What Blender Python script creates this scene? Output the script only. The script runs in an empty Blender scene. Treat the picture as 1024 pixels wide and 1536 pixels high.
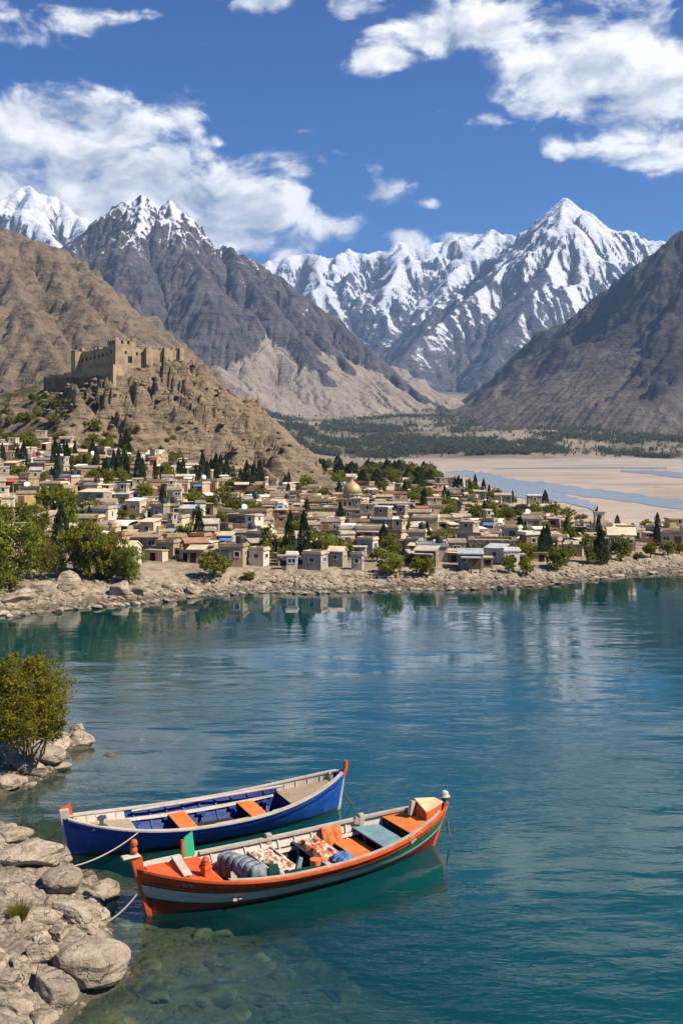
import bpy, math, random
import numpy as np
from mathutils import Vector, Matrix

SC = bpy.context.scene
COL = SC.collection
R = math.radians
FPX, HX, HY, CAMZ = 1493.33, 512.0, 680.0, 12.0

# ------------------------------------------------------------------ camera
cam = bpy.data.cameras.new("camera")
cam.sensor_fit = 'VERTICAL'
cam.sensor_height = 36.0
cam.sensor_width = 24.0
cam.lens = 35.0
cam.shift_y = -(768.0 - HY) / 1536.0
cam.clip_start = 0.2
cam.clip_end = 40000.0
camo = bpy.data.objects.new("camera", cam)
camo.location = (0, 0, CAMZ)
camo.rotation_euler = (R(90), 0, 0)
COL.objects.link(camo)
SC.camera = camo

# ------------------------------------------------------------------ light
SUN_AZ, SUN_EL = R(110), R(47)          # azimuth from the view direction, turning right
SUN_DIR = Vector((math.cos(SUN_EL) * math.sin(SUN_AZ), math.cos(SUN_EL) * math.cos(SUN_AZ), math.sin(SUN_EL)))
sun = bpy.data.lights.new("sun", 'SUN')
sun.energy = 5.0
sun.angle = R(0.5)
sun.color = (1.0, 0.90, 0.76)
suno = bpy.data.objects.new("sun", sun)
suno.rotation_euler = SUN_DIR.to_track_quat('Z', 'Y').to_euler()
suno.location = (60, -20, 80)
COL.objects.link(suno)

SC.view_settings.view_transform = 'Standard'
SC.view_settings.look = 'None'
SC.view_settings.exposure = 0.72
SC.view_settings.gamma = 1.0
SC.render.engine = 'CYCLES'
cy = SC.cycles
cy.use_denoising = True
try:
    cy.denoiser = 'OPENIMAGEDENOISE'
except Exception:
    pass
cy.max_bounces = 6
cy.diffuse_bounces = 2
cy.glossy_bounces = 3
cy.transmission_bounces = 4
cy.transparent_max_bounces = 10
cy.volume_bounces = 0
cy.caustics_reflective = False
cy.caustics_refractive = False
cy.sample_clamp_indirect = 4.0
cy.use_adaptive_sampling = True
cy.adaptive_threshold = 0.015
SC.render.film_transparent = False


# ------------------------------------------------------------------ node helper
class NT:
    """short-hand for building a node tree"""
    def __init__(self, tree):
        self.t = tree
        tree.nodes.clear()

    def n(self, typ, ins=None, **kw):
        nd = self.t.nodes.new(typ)
        for k, v in kw.items():
            setattr(nd, k, v)
        for k, v in (ins or {}).items():
            s = nd.inputs[k]
            if hasattr(v, 'node'):
                self.t.links.new(v, s)
            elif hasattr(v, 'outputs'):
                self.t.links.new(v.outputs[0], s)
            else:
                s.default_value = v
        return nd

    def m(self, op, a, b=0.0, c=None, clamp=False):
        d = {0: a, 1: b}
        if c is not None:
            d[2] = c
        return self.n('ShaderNodeMath', d, operation=op, use_clamp=clamp).outputs[0]

    def vm(self, op, a, b=(0, 0, 0)):
        nd = self.n('ShaderNodeVectorMath', {0: a, 1: b}, operation=op)
        return nd.outputs[1] if op in ('LENGTH', 'DISTANCE', 'DOT_PRODUCT') else nd.outputs[0]

    def mr(self, v, a, b, c=0.0, d=1.0, smooth=True):
        nd = self.n('ShaderNodeMapRange', {0: v, 1: a, 2: b, 3: c, 4: d}, clamp=True)
        nd.interpolation_type = 'SMOOTHSTEP' if smooth else 'LINEAR'
        return nd.outputs[0]

    def mix(self, f, a, b, blend='MIX'):
        nd = self.n('ShaderNodeMix', data_type='RGBA', blend_type=blend)
        for k, v in ((0, f), (6, a), (7, b)):
            if hasattr(v, 'node'):
                self.t.links.new(v, nd.inputs[k])
            else:
                if k and len(v) == 3:
                    v = (*v, 1)
                nd.inputs[k].default_value = v
        return nd.outputs[2]

    def noise(self, vec, scale, detail=4.0, rough=0.55, dist=0.0, out=0, typ='FBM', lac=2.0):
        nd = self.n('ShaderNodeTexNoise', {'Scale': scale, 'Detail': detail, 'Roughness': rough, 'Distortion': dist, 'Lacunarity': lac})
        try:
            nd.noise_type = typ
        except Exception:
            pass
        if vec is not None:
            self.t.links.new(vec, nd.inputs['Vector'])
        return nd.outputs[out]

    def ramp(self, f, stops, interp='LINEAR'):
        nd = self.n('ShaderNodeValToRGB', {0: f})
        cr = nd.color_ramp
        cr.interpolation = interp
        while len(cr.elements) < len(stops):
            cr.elements.new(0.5)
        for e, (p, c) in zip(cr.elements, stops):
            e.position = p
            e.color = (*c, 1) if len(c) == 3 else c
        return nd.outputs[0]

    def xyz(self, x, y, z=0.0):
        return self.n('ShaderNodeCombineXYZ', {0: x, 1: y, 2: z}).outputs[0]


# ------------------------------------------------------------------ sky with clouds
W = bpy.data.worlds.new("World")
SC.world = W
W.use_nodes = True
t = NT(W.node_tree)
sky = t.n('ShaderNodeTexSky', sky_type='NISHITA')
sky.sun_disc = False
sky.sun_elevation = SUN_EL
sky.sun_rotation = SUN_AZ
sky.altitude = 2400.0
sky.air_density = 1.0
sky.dust_density = 0.35
sky.ozone_density = 2.5
tc = t.n('ShaderNodeTexCoord').outputs['Generated']
sep = t.n('ShaderNodeSeparateXYZ', {0: tc})
dx, dy, dz = sep.outputs
az = t.m('ARCTAN2', dx, dy)
el = t.m('ARCSINE', dz)
pos = t.xyz(t.m('MULTIPLY', az, 10.0), t.m('MULTIPLY', el, 10.0))


def cloud_field(p):
    warp = t.n('ShaderNodeTexNoise', {'Vector': p, 'Scale': 0.9, 'Detail': 3.0})
    p2 = t.vm('ADD', p, t.vm('MULTIPLY', t.vm('SUBTRACT', warp.outputs[1], (0.5, 0.5, 0.5)), (0.55, 0.35, 0)))
    p3 = t.vm('MULTIPLY', p2, (1.0, 1.7, 1.0))
    return t.noise(p3, 1.25, 10.0, 0.58, 0.25)


n0 = cloud_field(pos)
n1 = cloud_field(t.vm('ADD', pos, (0.22, 0.16, 0)))
BLOBS = [(60, 215, 195, 78, 1.1), (210, 300, 250, 92, 1.2), (385, 325, 155, 82, 1.1), (465, 255, 85, 24, .75), (150, 182, 150, 42, .9),
         (290, 163, 50, 24, .8), (40, 300, 170, 90, 1.2), (568, 292, 42, 18, .7), (610, 357, 48, 22, .8), (690, 357, 34, 14, .7), (425, 285, 60, 20, .6),
         (890, 85, 230, 90, 1.05), (1000, 140, 160, 100, 1.0), (300, 345, 210, 62, 1.1), (90, 265, 150, 60, 1.0), (700, 45, 150, 52, .9), (590, 88, 70, 20, .75), (985, 232, 110, 30, .85),
         (725, 177, 34, 15, .75), (783, 160, 36, 16, .7), (872, 222, 46, 16, .6), (130, 34, 90, 20, .55), (40, 62, 52, 16, .6),
         (380, 4, 90, 16, .65), (540, 12, 75, 18, .7), (690, 125, 32, 16, .5), (640, 305, 26, 8, .45), (880, 420, 500, 20, .0), (1300, 60, 240, 160, .95), (-260, 190, 260, 120, .95), (330, 215, 30, 12, .5), (240, 250, 200, 40, .7)]
M = None
for (px, py, rx, ry, wgt) in BLOBS:
    if wgt <= 0:
        continue
    a0 = math.atan((px - HX) / FPX)
    e0 = math.atan((HY - py) / FPX * math.cos(a0))
    v = t.vm('SUBTRACT', pos, (a0 * 10, e0 * 10, 0))
    v = t.vm('MULTIPLY', v, (FPX / 10 / rx, FPX / 10 / ry, 0))
    f = t.m('MULTIPLY_ADD', t.vm('LENGTH', v), -wgt, wgt)
    f = t.m('MAXIMUM', f, -0.6)
    M = f if M is None else t.m('SMOOTH_MAX', M, f, 0.12)
dens = t.m('MULTIPLY_ADD', t.m('SUBTRACT', n0, 0.5), 3.4, M)
cov = t.mr(dens, 0.0, 0.62)
# the side of each billow that turns to the sun is brighter, thick bases are greyer
lit = t.m('MULTIPLY_ADD', t.m('SUBTRACT', n0, n1), 2.6, 0.62)
lit = t.m('SUBTRACT', lit, t.mr(dens, 0.7, 2.2, 0.0, 0.18))
ccol = t.ramp(lit, [(0.12, (0.36, 0.40, 0.48)), (0.52, (0.62, 0.65, 0.70)), (0.95, (1.08, 1.06, 1.02))])
ccol = t.vm('MULTIPLY', ccol, (11.0, 11.0, 11.0))
skyc = t.n('ShaderNodeHueSaturation', {'Saturation': 1.62, 'Value': 1.02, 'Color': sky.outputs[0]}).outputs[0]
skyc = t.vm('MULTIPLY', skyc, t.n('ShaderNodeMix', {0: t.mr(el, .10, .48), 4: (.90, .98, 1.06), 5: (.46, .68, .98)}, data_type='VECTOR').outputs[1])
out = t.mix(t.m('MULTIPLY', cov, 0.96), skyc, ccol)
bg = t.n('ShaderNodeBackground', {'Color': out, 'Strength': 0.072})
t.n('ShaderNodeOutputWorld', {'Surface': bg})
W.cycles.sampling_method = 'MANUAL'
W.cycles.sample_map_resolution = 512

# ------------------------------------------------------------------ generic mesh helpers
def tag(o, label=None, cat=None, group=None, kind=None):
    if label: o['label'] = label
    if cat: o['category'] = cat
    if group: o['group'] = group
    if kind: o['kind'] = kind
    return o


def link(o, parent=None):
    COL.objects.link(o)
    if parent is not None:
        o.parent = parent
    return o


def empty(name, loc=(0, 0, 0), rz=0.0):
    o = bpy.data.objects.new(name, None)
    o.location = loc
    o.rotation_euler = (0, 0, rz)
    o.empty_display_size = 0.2
    return link(o)


def np_mesh(name, V, F, mats=(), smooth=True, attrs=None, midx=None):
    """V (n,3), F (m,3|4) numpy arrays -> mesh"""
    me = bpy.data.meshes.new(name)
    V = np.asarray(V, dtype=np.float32)
    F = np.asarray(F, dtype=np.int32)
    k = F.shape[1]
    me.vertices.add(len(V))
    me.vertices.foreach_set('co', V.ravel())
    me.loops.add(F.size)
    me.loops.foreach_set('vertex_index', F.ravel())
    me.polygons.add(len(F))
    me.polygons.foreach_set('loop_start', np.arange(0, F.size, k, dtype=np.int32))
    me.polygons.foreach_set('loop_total', np.full(len(F), k, dtype=np.int32))
    if smooth:
        me.polygons.foreach_set('use_smooth', np.ones(len(F), dtype=bool))
    for m_ in mats:
        me.materials.append(m_)
    if midx is not None:
        me.polygons.foreach_set('material_index', np.asarray(midx, dtype=np.int32))
    me.update(calc_edges=True)
    for an, av in (attrs or {}).items():
        a = me.attributes.new(an, 'FLOAT', 'POINT')
        a.data.foreach_set('value', np.asarray(av, dtype=np.float32).ravel())
    me.validate()
    return me


def grid_faces(nr, nc):
    i = np.arange(nr - 1)[:, None] * nc + np.arange(nc - 1)[None, :]
    i = i.ravel()
    return np.stack([i, i + 1, i + nc + 1, i + nc], axis=1)


def grid_obj(name, X, Y, Z, mat, attrs=None, parent=None):
    nr, nc = X.shape
    V = np.stack([X.ravel(), Y.ravel(), Z.ravel()], axis=1)
    me = np_mesh(name, V, grid_faces(nr, nc), (mat,), True, {k: v.ravel() for k, v in (attrs or {}).items()})
    return link(bpy.data.objects.new(name, me), parent)


class MB:
    """collects shapes into one mesh"""
    def __init__(self):
        self.v, self.f, self.m, self.sm = [], [], [], []

    def add(self, vs, fs, mi=0, smooth=False):
        o = len(self.v)
        self.v.extend([tuple(p) for p in vs])
        for f in fs:
            self.f.append([i + o for i in f]); self.m.append(mi); self.sm.append(smooth)

    def box(self, x0, x1, y0, y1, z0, z1, mi=0, M=None, taper=0.0):
        t_ = taper
        vs = [(x0, y0, z0), (x1, y0, z0), (x1, y1, z0), (x0, y1, z0), (x0 + t_, y0 + t_, z1), (x1 - t_, y0 + t_, z1), (x1 - t_, y1 - t_, z1), (x0 + t_, y1 - t_, z1)]
        if M is not None:
            vs = [M @ Vector(p) for p in vs]
        self.add(vs, [(3, 2, 1, 0), (4, 5, 6, 7), (0, 1, 5, 4), (1, 2, 6, 5), (2, 3, 7, 6), (3, 0, 4, 7)], mi)

    def prism(self, poly, z0, z1, mi=0, M=None):
        n = len(poly)
        vs = [(x, y, z0) for x, y in poly] + [(x, y, z1) for x, y in poly]
        if M is not None:
            vs = [M @ Vector(p) for p in vs]
        self.add(vs, [tuple(range(n - 1, -1, -1)), tuple(range(n, 2 * n))] + [(i, (i + 1) % n, n + (i + 1) % n, n + i) for i in range(n)], mi)

    def tube(self, pts, rad, n=8, mi=0, cap=True, smooth=True):
        pts = [Vector(p) for p in pts]
        if not hasattr(rad, '__len__'):
            rad = [rad] * len(pts)
        vs = []
        up = Vector((0, 0, 1))
        prev = None
        for i, p in enumerate(pts):
            d = (pts[min(i + 1, len(pts) - 1)] - pts[max(i - 1, 0)])
            d = d.normalized() if d.length > 1e-9 else Vector((0, 0, 1))
            if prev is None:
                a = d.cross(up)
                if a.length < 1e-3: a = d.cross(Vector((1, 0, 0)))
            else:
                a = prev - d * prev.dot(d)
            a.normalize(); prev = a
            b = d.cross(a)
            for k in range(n):
                w = 2 * math.pi * k / n
                vs.append(p + (a * math.cos(w) + b * math.sin(w)) * rad[i])
        fs = []
        for i in range(len(pts) - 1):
            for k in range(n):
                fs.append((i * n + k, i * n + (k + 1) % n, (i + 1) * n + (k + 1) % n, (i + 1) * n + k))
        self.add(vs, fs, mi, smooth)
        if cap:
            self.add(vs[:n], [tuple(range(n - 1, -1, -1))], mi)
            self.add(vs[-n:], [tuple(range(n))], mi)

    def lathe(self, prof, n=16, c=(0, 0, 0), mi=0, smooth=True):
        vs, fs = [], []
        for r_, z in prof:
            for k in range(n):
                w = 2 * math.pi * k / n
                vs.append((c[0] + r_ * math.cos(w), c[1] + r_ * math.sin(w), c[2] + z))
        for i in range(len(prof) - 1):
            for k in range(n):
                fs.append((i * n + k, i * n + (k + 1) % n, (i + 1) * n + (k + 1) % n, (i + 1) * n + k))
        fs.append(tuple(range(n - 1, -1, -1)))
        fs.append(tuple((len(prof) - 1) * n + k for k in range(n)))
        self.add(vs, fs, mi, smooth)

    def sheet(self, rows, mi=0, smooth=True, thick=0.0):
        """rows of points -> grid; thick > 0 gives it a back and closed edges"""
        nr, nc = len(rows), len(rows[0])
        P = [Vector(p) for r_ in rows for p in r_]
        fs = [(i * nc + j, i * nc + j + 1, (i + 1) * nc + j + 1, (i + 1) * nc + j) for i in range(nr - 1) for j in range(nc - 1)]
        if thick <= 0:
            self.add(P, fs, mi, smooth); return
        N = [Vector((0, 0, 0)) for _ in P]
        for f in fs:
            nn = (P[f[1]] - P[f[0]]).cross(P[f[3]] - P[f[0]])
            for k in f: N[k] += nn
        Q = [p - n_.normalized() * thick for p, n_ in zip(P, N)]
        o = len(P)
        edge = [j for j in range(nc)] + [i * nc + nc - 1 for i in range(1, nr)] + [(nr - 1) * nc + j for j in range(nc - 2, -1, -1)] + [i * nc for i in range(nr - 2, 0, -1)]
        side = [(edge[(k + 1) % len(edge)], edge[k], edge[k] + o, edge[(k + 1) % len(edge)] + o) for k in range(len(edge))]
        self.add(P + Q, fs + [tuple(reversed([i + o for i in f])) for f in fs], mi, smooth)
        k0 = len(self.v) - 2 * o
        for f in side:
            self.f.append([i + k0 for i in f]); self.m.append(mi); self.sm.append(False)

    def mesh(self, name, mats):
        me = bpy.data.meshes.new(name)
        me.from_pydata(self.v, [], self.f)
        for m_ in (mats if isinstance(mats, (list, tuple)) else [mats]):
            me.materials.append(m_)
        me.polygons.foreach_set('material_index', np.array(self.m, dtype=np.int32))
        me.polygons.foreach_set('use_smooth', np.array(self.sm, dtype=bool))
        me.update()
        return me

    def build(self, name, mats, parent=None, loc=None, rz=None):
        o = bpy.data.objects.new(name, self.mesh(name, mats))
        if loc is not None: o.location = loc
        if rz is not None: o.rotation_euler = (0, 0, rz)
        return link(o, parent)


def bevel(o, w, seg=2):
    b = o.modifiers.new('bevel', 'BEVEL')
    b.width = w; b.segments = seg; b.limit_method = 'ANGLE'; b.angle_limit = R(40)
    return o


# ------------------------------------------------------------------ numpy noise
_rs = np.random.RandomState(7)
_PERM = np.concatenate([_rs.permutation(256)] * 3).astype(np.int64)
_G3 = _rs.normal(size=(256, 3)); _G3 /= np.linalg.norm(_G3, axis=1)[:, None]


def perlin3(x, y, z):
    xi, yi, zi = np.floor(x).astype(np.int64), np.floor(y).astype(np.int64), np.floor(z).astype(np.int64)
    xf, yf, zf = x - xi, y - yi, z - zi
    u, v, w = [q * q * q * (q * (q * 6 - 15) + 10) for q in (xf, yf, zf)]
    xi, yi, zi = xi & 255, yi & 255, zi & 255

    def g(a, b, c):
        h = _PERM[_PERM[_PERM[xi + a] + yi + b] + zi + c] & 255
        G = _G3[h]
        return G[..., 0] * (xf - a) + G[..., 1] * (yf - b) + G[..., 2] * (zf - c)
    l = lambda a, b, q: a + (b - a) * q
    return 1.5 * l(l(l(g(0, 0, 0), g(1, 0, 0), u), l(g(0, 1, 0), g(1, 1, 0), u), v), l(l(g(0, 0, 1), g(1, 0, 1), u), l(g(0, 1, 1), g(1, 1, 1), u), v), w)


def fbm(x, y, z=0.0, octv=5, gain=0.5, lac=2.03, ridged=False):
    x, y = np.asarray(x, float), np.asarray(y, float)
    z = np.zeros_like(x) + z
    s, a, tot = np.zeros_like(x), 1.0, 0.0
    for k in range(octv):
        n_ = perlin3(x + 17.3 * k, y - 9.1 * k, z + 5.7 * k)
        s += a * ((1 - 2 * np.abs(n_)) if ridged else n_)
        tot += a
        a *= gain; x = x * lac; y = y * lac; z = z * lac
    return s / tot


def worley(x, y, seed=0):
    """F1, F2 and cell id hash for 2-D points"""
    xi, yi = np.floor(x).astype(np.int64), np.floor(y).astype(np.int64)
    f1 = np.full(x.shape, 9.0); f2 = np.full(x.shape, 9.0); cid = np.zeros(x.shape)
    for a in (-1, 0, 1):
        for b in (-1, 0, 1):
            cx, cyy = xi + a, yi + b
            h1 = _PERM[(_PERM[(cx + seed) & 255] + cyy) & 255]
            h2 = _PERM[(h1 + 57) & 255]; h3 = _PERM[(h2 + 131) & 255]
            d = np.hypot(cx + h1 / 255.0 - x, cyy + h2 / 255.0 - y)
            new = d < f1
            f2 = np.where(new, f1, np.minimum(f2, d))
            cid = np.where(new, h3 / 255.0, cid)
            f1 = np.where(new, d, f1)
    return f1, f2, cid


def sstep(x, a, b):
    t_ = np.clip((x - a) / (b - a), 0, 1)
    return t_ * t_ * (3 - 2 * t_)


def P3(px, py, Y):
    """world point that sits at photograph pixel (px, py) when it is Y metres ahead"""
    return ((px - HX) / FPX * Y, Y, CAMZ + (HY - py) / FPX * Y)


def G0(px, py, z=0.0):
    """plan position of a point at height z seen at pixel (px, py)"""
    Y = (CAMZ - z) * FPX / (py - HY)
    return ((px - HX) / FPX * Y, Y)


def sdist(x, y, poly):
    """signed distance to an open polyline: positive on its left side"""
    best = np.full(np.shape(x), 1e9); sgn = np.ones(np.shape(x))
    for (ax, ay), (bx, by) in zip(poly[:-1], poly[1:]):
        ex, ey = bx - ax, by - ay
        L2 = ex * ex + ey * ey
        tt = np.clip(((x - ax) * ex + (y - ay) * ey) / L2, 0, 1)
        d = np.hypot(x - ax - tt * ex, y - ay - tt * ey)
        cr = ex * (y - ay) - ey * (x - ax)
        sg = np.where(cr >= 0, 1.0, -1.0)
        up = d < best - 1e-9
        best = np.where(up, d, best); sgn = np.where(up, sg, sgn)
    return best * sgn


def poly_sdf(x, y, poly):
    """signed distance to a closed polygon, positive inside"""
    best = np.full(np.shape(x), 1e9); ins = np.zeros(np.shape(x), bool)
    n = len(poly)
    for k in range(n):
        ax, ay = poly[k]; bx, by = poly[(k + 1) % n]
        ex, ey = bx - ax, by - ay
        tt = np.clip(((x - ax) * ex + (y - ay) * ey) / (ex * ex + ey * ey + 1e-12), 0, 1)
        best = np.minimum(best, np.hypot(x - ax - tt * ex, y - ay - tt * ey))
        if ay != by:
            c = ((ay > y) != (by > y)) & (x < (bx - ax) * (y - ay) / (by - ay) + ax)
            ins ^= c
    return np.where(ins, best, -best)


def new_mat(name):
    m_ = bpy.data.materials.new(name)
    m_.use_nodes = True
    return m_, NT(m_.node_tree)


def finish(t, col, rough=0.9, bump=None, bstr=0.4, bdist=0.05, spec=0.3, **kw):
    p = t.n('ShaderNodeBsdfPrincipled', {'Roughness': rough, 'Specular IOR Level': spec})
    if hasattr(col, 'node'): t.t.links.new(col, p.inputs['Base Color'])
    else: p.inputs['Base Color'].default_value = (*col, 1)
    for k, v in kw.items():
        k = k.replace('_', ' ')
        if hasattr(v, 'node'): t.t.links.new(v, p.inputs[k])
        else: p.inputs[k].default_value = v
    if bump is not None:
        b = t.n('ShaderNodeBump', {'Strength': bstr, 'Distance': bdist, 'Height': bump})
        t.t.links.new(b.outputs[0], p.inputs['Normal'])
    t.n('ShaderNodeOutputMaterial', {'Surface': p})


def attr(t, name):
    return t.n('ShaderNodeAttribute', attribute_name=name).outputs['Fac']


def objpos(t):
    return t.n('ShaderNodeTexCoord').outputs['Object']


def wpos(t):
    return t.n('ShaderNodeNewGeometry').outputs['Position']
# ------------------------------------------------------------------ mountains
def flow(Z, cell):
    nr, nc = Z.shape
    pad = np.pad(Z, 1, mode='edge')
    best = np.zeros_like(Z); rec = np.arange(nr * nc).reshape(nr, nc); own = rec.copy(); dist = np.full_like(Z, cell)
    for a in (-1, 0, 1):
        for b in (-1, 0, 1):
            if a == 0 and b == 0: continue
            L = cell * math.hypot(a, b)
            s = (Z - pad[1 + a:1 + a + nr, 1 + b:1 + b + nc]) / L
            up = s > best
            best = np.where(up, s, best)
            rec = np.where(up, own + a * nc + b, rec)
            dist = np.where(up, L, dist)
    n = nr * nc
    r_ = rec.ravel().copy(); o = own.ravel()
    rc = np.where(r_ == o, n, r_)
    A = np.ones(n + 1); A[n] = 0
    p = np.append(rc, n)
    for k in range(11):
        add = np.bincount(p[:-1], weights=A[:-1], minlength=n + 1)
        A = A + add; A[n] = 0
        p = p[p]
        if (p == n).all(): break
    return best, rec.ravel(), A[:n].reshape(nr, nc), dist


def erode(Z, cell, iters, k, floor):
    for it in range(iters):
        S, rec, A, dist = flow(Z, cell)
        drop = Z - Z.ravel()[rec].reshape(Z.shape)
        dz = np.minimum(k * cell * (np.sqrt(np.minimum(A, 6000)) - 1.0) * S, 0.45 * drop)
        Z = Z - np.maximum(dz, 0)
        if it % 4 == 3:
            # loose material creeps down the steepest faces
            P = np.pad(Z, 1, mode='edge')
            lap = P[:-2, 1:-1] + P[2:, 1:-1] + P[1:-1, :-2] + P[1:-1, 2:] - 4 * Z
            Z = Z + 0.02 * np.clip(lap, -cell * 1.5, cell * 1.5)
        Z = np.maximum(Z, floor)
    return Z


def jag(pts, rng, amp, sub=3):
    """breaks a ridge line into an uneven one: (px, py, Y) points"""
    out_ = [pts[0]]
    for a, b in zip(pts[:-1], pts[1:]):
        L = math.hypot(b[0] - a[0], b[1] - a[1])
        for k in range(1, sub + 1):
            f = k / sub
            q = [a[i] + (b[i] - a[i]) * f for i in range(3)]
            if k < sub:
                q[1] += rng.uniform(-1, 1) * min(amp, L * 0.16)
                q[2] += rng.uniform(-1, 1) * 14 * a[2] / 1000
            out_.append(tuple(q))
    return out_


def mountain(name, box, cell, ridges, mat, seed, zb=0.0, iters=36, k=0.02, namp=0.10, nfreq=1 / 420.0, snow=None, crag=1.0):
    rng = random.Random(seed)
    x = np.arange(box[0], box[1], cell); y = np.arange(box[2], box[3], cell)
    X, Y = np.meshgrid(x, y)
    wx = fbm(X * nfreq * 1.6, Y * nfreq * 1.6, seed + .3, 3) * 0.12 / nfreq
    wy = fbm(X * nfreq * 1.6, Y * nfreq * 1.6, seed + 9.3, 3) * 0.12 / nfreq
    Z = np.full(X.shape, zb - 40.0); SCR = np.full(X.shape, 0.0); RD = np.full(X.shape, 1e9)
    for (pts, s1, s2, fr, amp) in ridges:
        q = [P3(*p) for p in jag(pts, rng, amp)]
        for (ax, ay, azz), (bx, by, bz) in zip(q[:-1], q[1:]):
            ex, ey = bx - ax, by - ay
            L2 = ex * ex + ey * ey
            tt = np.clip(((X - ax) * ex + (Y - ay) * ey) / L2, 0, 1)
            d0_ = np.hypot(X - ax - tt * ex, Y - ay - tt * ey)
            fade = sstep(d0_, 0, 0.35 / nfreq)
            d = np.hypot(X + wx * fade - ax - tt * ex, Y + wy * fade - ay - tt * ey)
            zr = azz + (bz - azz) * tt
            dd = np.maximum(fr * (zr - zb) / s1, 1.0)
            h = zr - (s1 * np.minimum(d, dd) + s2 * np.maximum(d - dd, 0))
            up = h > Z
            SCR = np.where(up, d / dd, SCR)
            Z = np.where(up, h, Z)
            RD = np.minimum(RD, d0_)
    rel = np.clip(Z - zb, 0, None)
    fade = sstep(RD, 0, 0.5 / nfreq)
    Z = Z + rel * namp * fade * ((fbm(X * nfreq + wx * nfreq, Y * nfreq + wy * nfreq, seed, 6, 0.52, ridged=True) - 0.45) * 1.6 + 1.3 * fbm(X * nfreq * .5, Y * nfreq * .5, seed + 7, 3) - 0.4)
    Z = Z + rng.uniform(0.1, 0.2) * cell * fbm(X / cell / 2.3, Y / cell / 2.3, seed, 2)
    Z = erode(Z, cell, int(iters * .65), k, zb - 40)
    rockm = (1.0 - 0.8 * sstep(SCR, 0.8, 1.4)) * sstep(Z, zb + 4, zb + 0.12 * (Z.max() - zb))
    cr = fbm(X / cell / 16 + wx / cell / 20, Y / cell / 16, seed + 3, 4, 0.55, ridged=True) - 0.4
    f1, f2, cid = worley(X / cell / 9 + 0.4 * fbm(X / cell / 9, Y / cell / 9, seed, 3), Y / cell / 9 + 0.4 * fbm(X / cell / 9, Y / cell / 9, seed + 2, 3), seed)
    keep = 0.35 + 0.65 * sstep(RD, 0, cell * 8)
    Z = Z + crag * cell * rockm * keep * (3.2 * cr + 1.8 * (cid - 0.5) + 2.2 * np.minimum(f2 - f1, .4))
    Z = erode(Z, cell, int(iters * .35), k * .9, zb - 40)
    Z = Z + cell * 0.35 * fbm(X / cell / 5, Y / cell / 5, seed + 3, 3, 0.6)
    gy, gx = np.gradient(Z, cell)
    S, rec, A, _d = flow(Z, cell)
    slope = np.hypot(gx, gy)
    at = {'scree': SCR, 'flow': np.log(A) / 8.0, 'slope': slope}
    if snow:
        z0, z1, wsl, wasp, wfl = snow
        inv = 1 / np.sqrt(1 + slope ** 2)
        sn = (Z - z0) / (z1 - z0) + wsl * (0.85 - slope) + wasp * (-gx * inv) + wfl * (np.log(A) / 8.0 - .2) + 0.35 * fbm(X * nfreq * 2, Y * nfreq * 2, seed + 5, 4)
        at['snow'] = sn
    else:
        at['snow'] = np.zeros_like(Z)
    o = grid_obj(name, X, Y, Z, mat, at)
    o['kind'] = 'structure'
    return o


def mountain_mat(name, rock_a, rock_b, scree_a, scree_b, s, scree_lo=0.8, scree_hi=1.25, shrub=None, snowed=True, bd=1.0):
    """s: metres of the finest visible grain"""
    m_, t = new_mat(name)
    p = wpos(t)
    v = t.vm('MULTIPLY', p, (1 / s, 1 / s, 1 / s))
    big = t.noise(v, 0.09, 5, 0.6)
    fine = t.noise(v, 0.55, 6, 0.68)
    # bedding planes: stretched noise dipping to one side
    dip = t.n('ShaderNodeMapping', {'Vector': v, 'Rotation': (R(32), R(-24), 0.3), 'Scale': (0.10, 0.10, 0.9)}).outputs[0]
    bed = t.noise(dip, 1.0, 5, 0.6)
    rock = t.mix(t.mr(t.m('MULTIPLY_ADD', big, 0.6, t.m('MULTIPLY', bed, 0.4)), 0.36, 0.62), rock_a, rock_b)
    rock = t.mix(t.mr(fine, 0.42, 0.68, 0, 0.55), rock, tuple(c * 1.5 for c in rock_b))
    rock = t.mix(t.mr(fine, 0.30, 0.44, 0.6, 0.0), rock, tuple(c * 0.45 for c in rock_a))
    scr = t.mix(t.mr(t.m('MULTIPLY_ADD', fine, 0.5, t.m('MULTIPLY', big, 0.5)), 0.36, 0.62), scree_a, scree_b)
    sm = t.m('MULTIPLY_ADD', t.m('SUBTRACT', big, 0.5), 0.9, attr(t, 'scree'))
    sm = t.m('MULTIPLY_ADD', t.m('SUBTRACT', fine, 0.5), 0.35, sm)
    sm = t.m('MULTIPLY_ADD', t.m('SUBTRACT', attr(t, 'flow'), 0.3), 0.35, sm)
    col = t.mix(t.mr(sm, scree_lo, scree_hi), rock, scr)
    if shrub:
        sh = t.noise(v, 0.35, 4, 0.75)
        col = t.mix(t.mr(sh, 0.60, 0.66, 0, 0.7), col, shrub)
    rough = 0.95
    if snowed:
        vfine = t.noise(v, 1.6, 5, .7)
        sn = t.m('MULTIPLY_ADD', t.m('SUBTRACT', fine, 0.5), 1.1, attr(t, 'snow'))
        sn = t.m('MULTIPLY_ADD', t.m('SUBTRACT', vfine, 0.5), 0.55, sn)
        sn = t.m('MULTIPLY_ADD', t.m('SUBTRACT', bed, 0.5), 0.5, sn)
        f = t.mr(sn, 0.38, 0.66)
        col = t.mix(t.m('MULTIPLY', f, .96), col, (0.74, 0.77, 0.82))
    hgt = t.m('MULTIPLY_ADD', bed, 0.8, fine)
    finish(t, col, rough, hgt, 0.8 * bd, s * 1.5, 0.15)
    return m_


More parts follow.
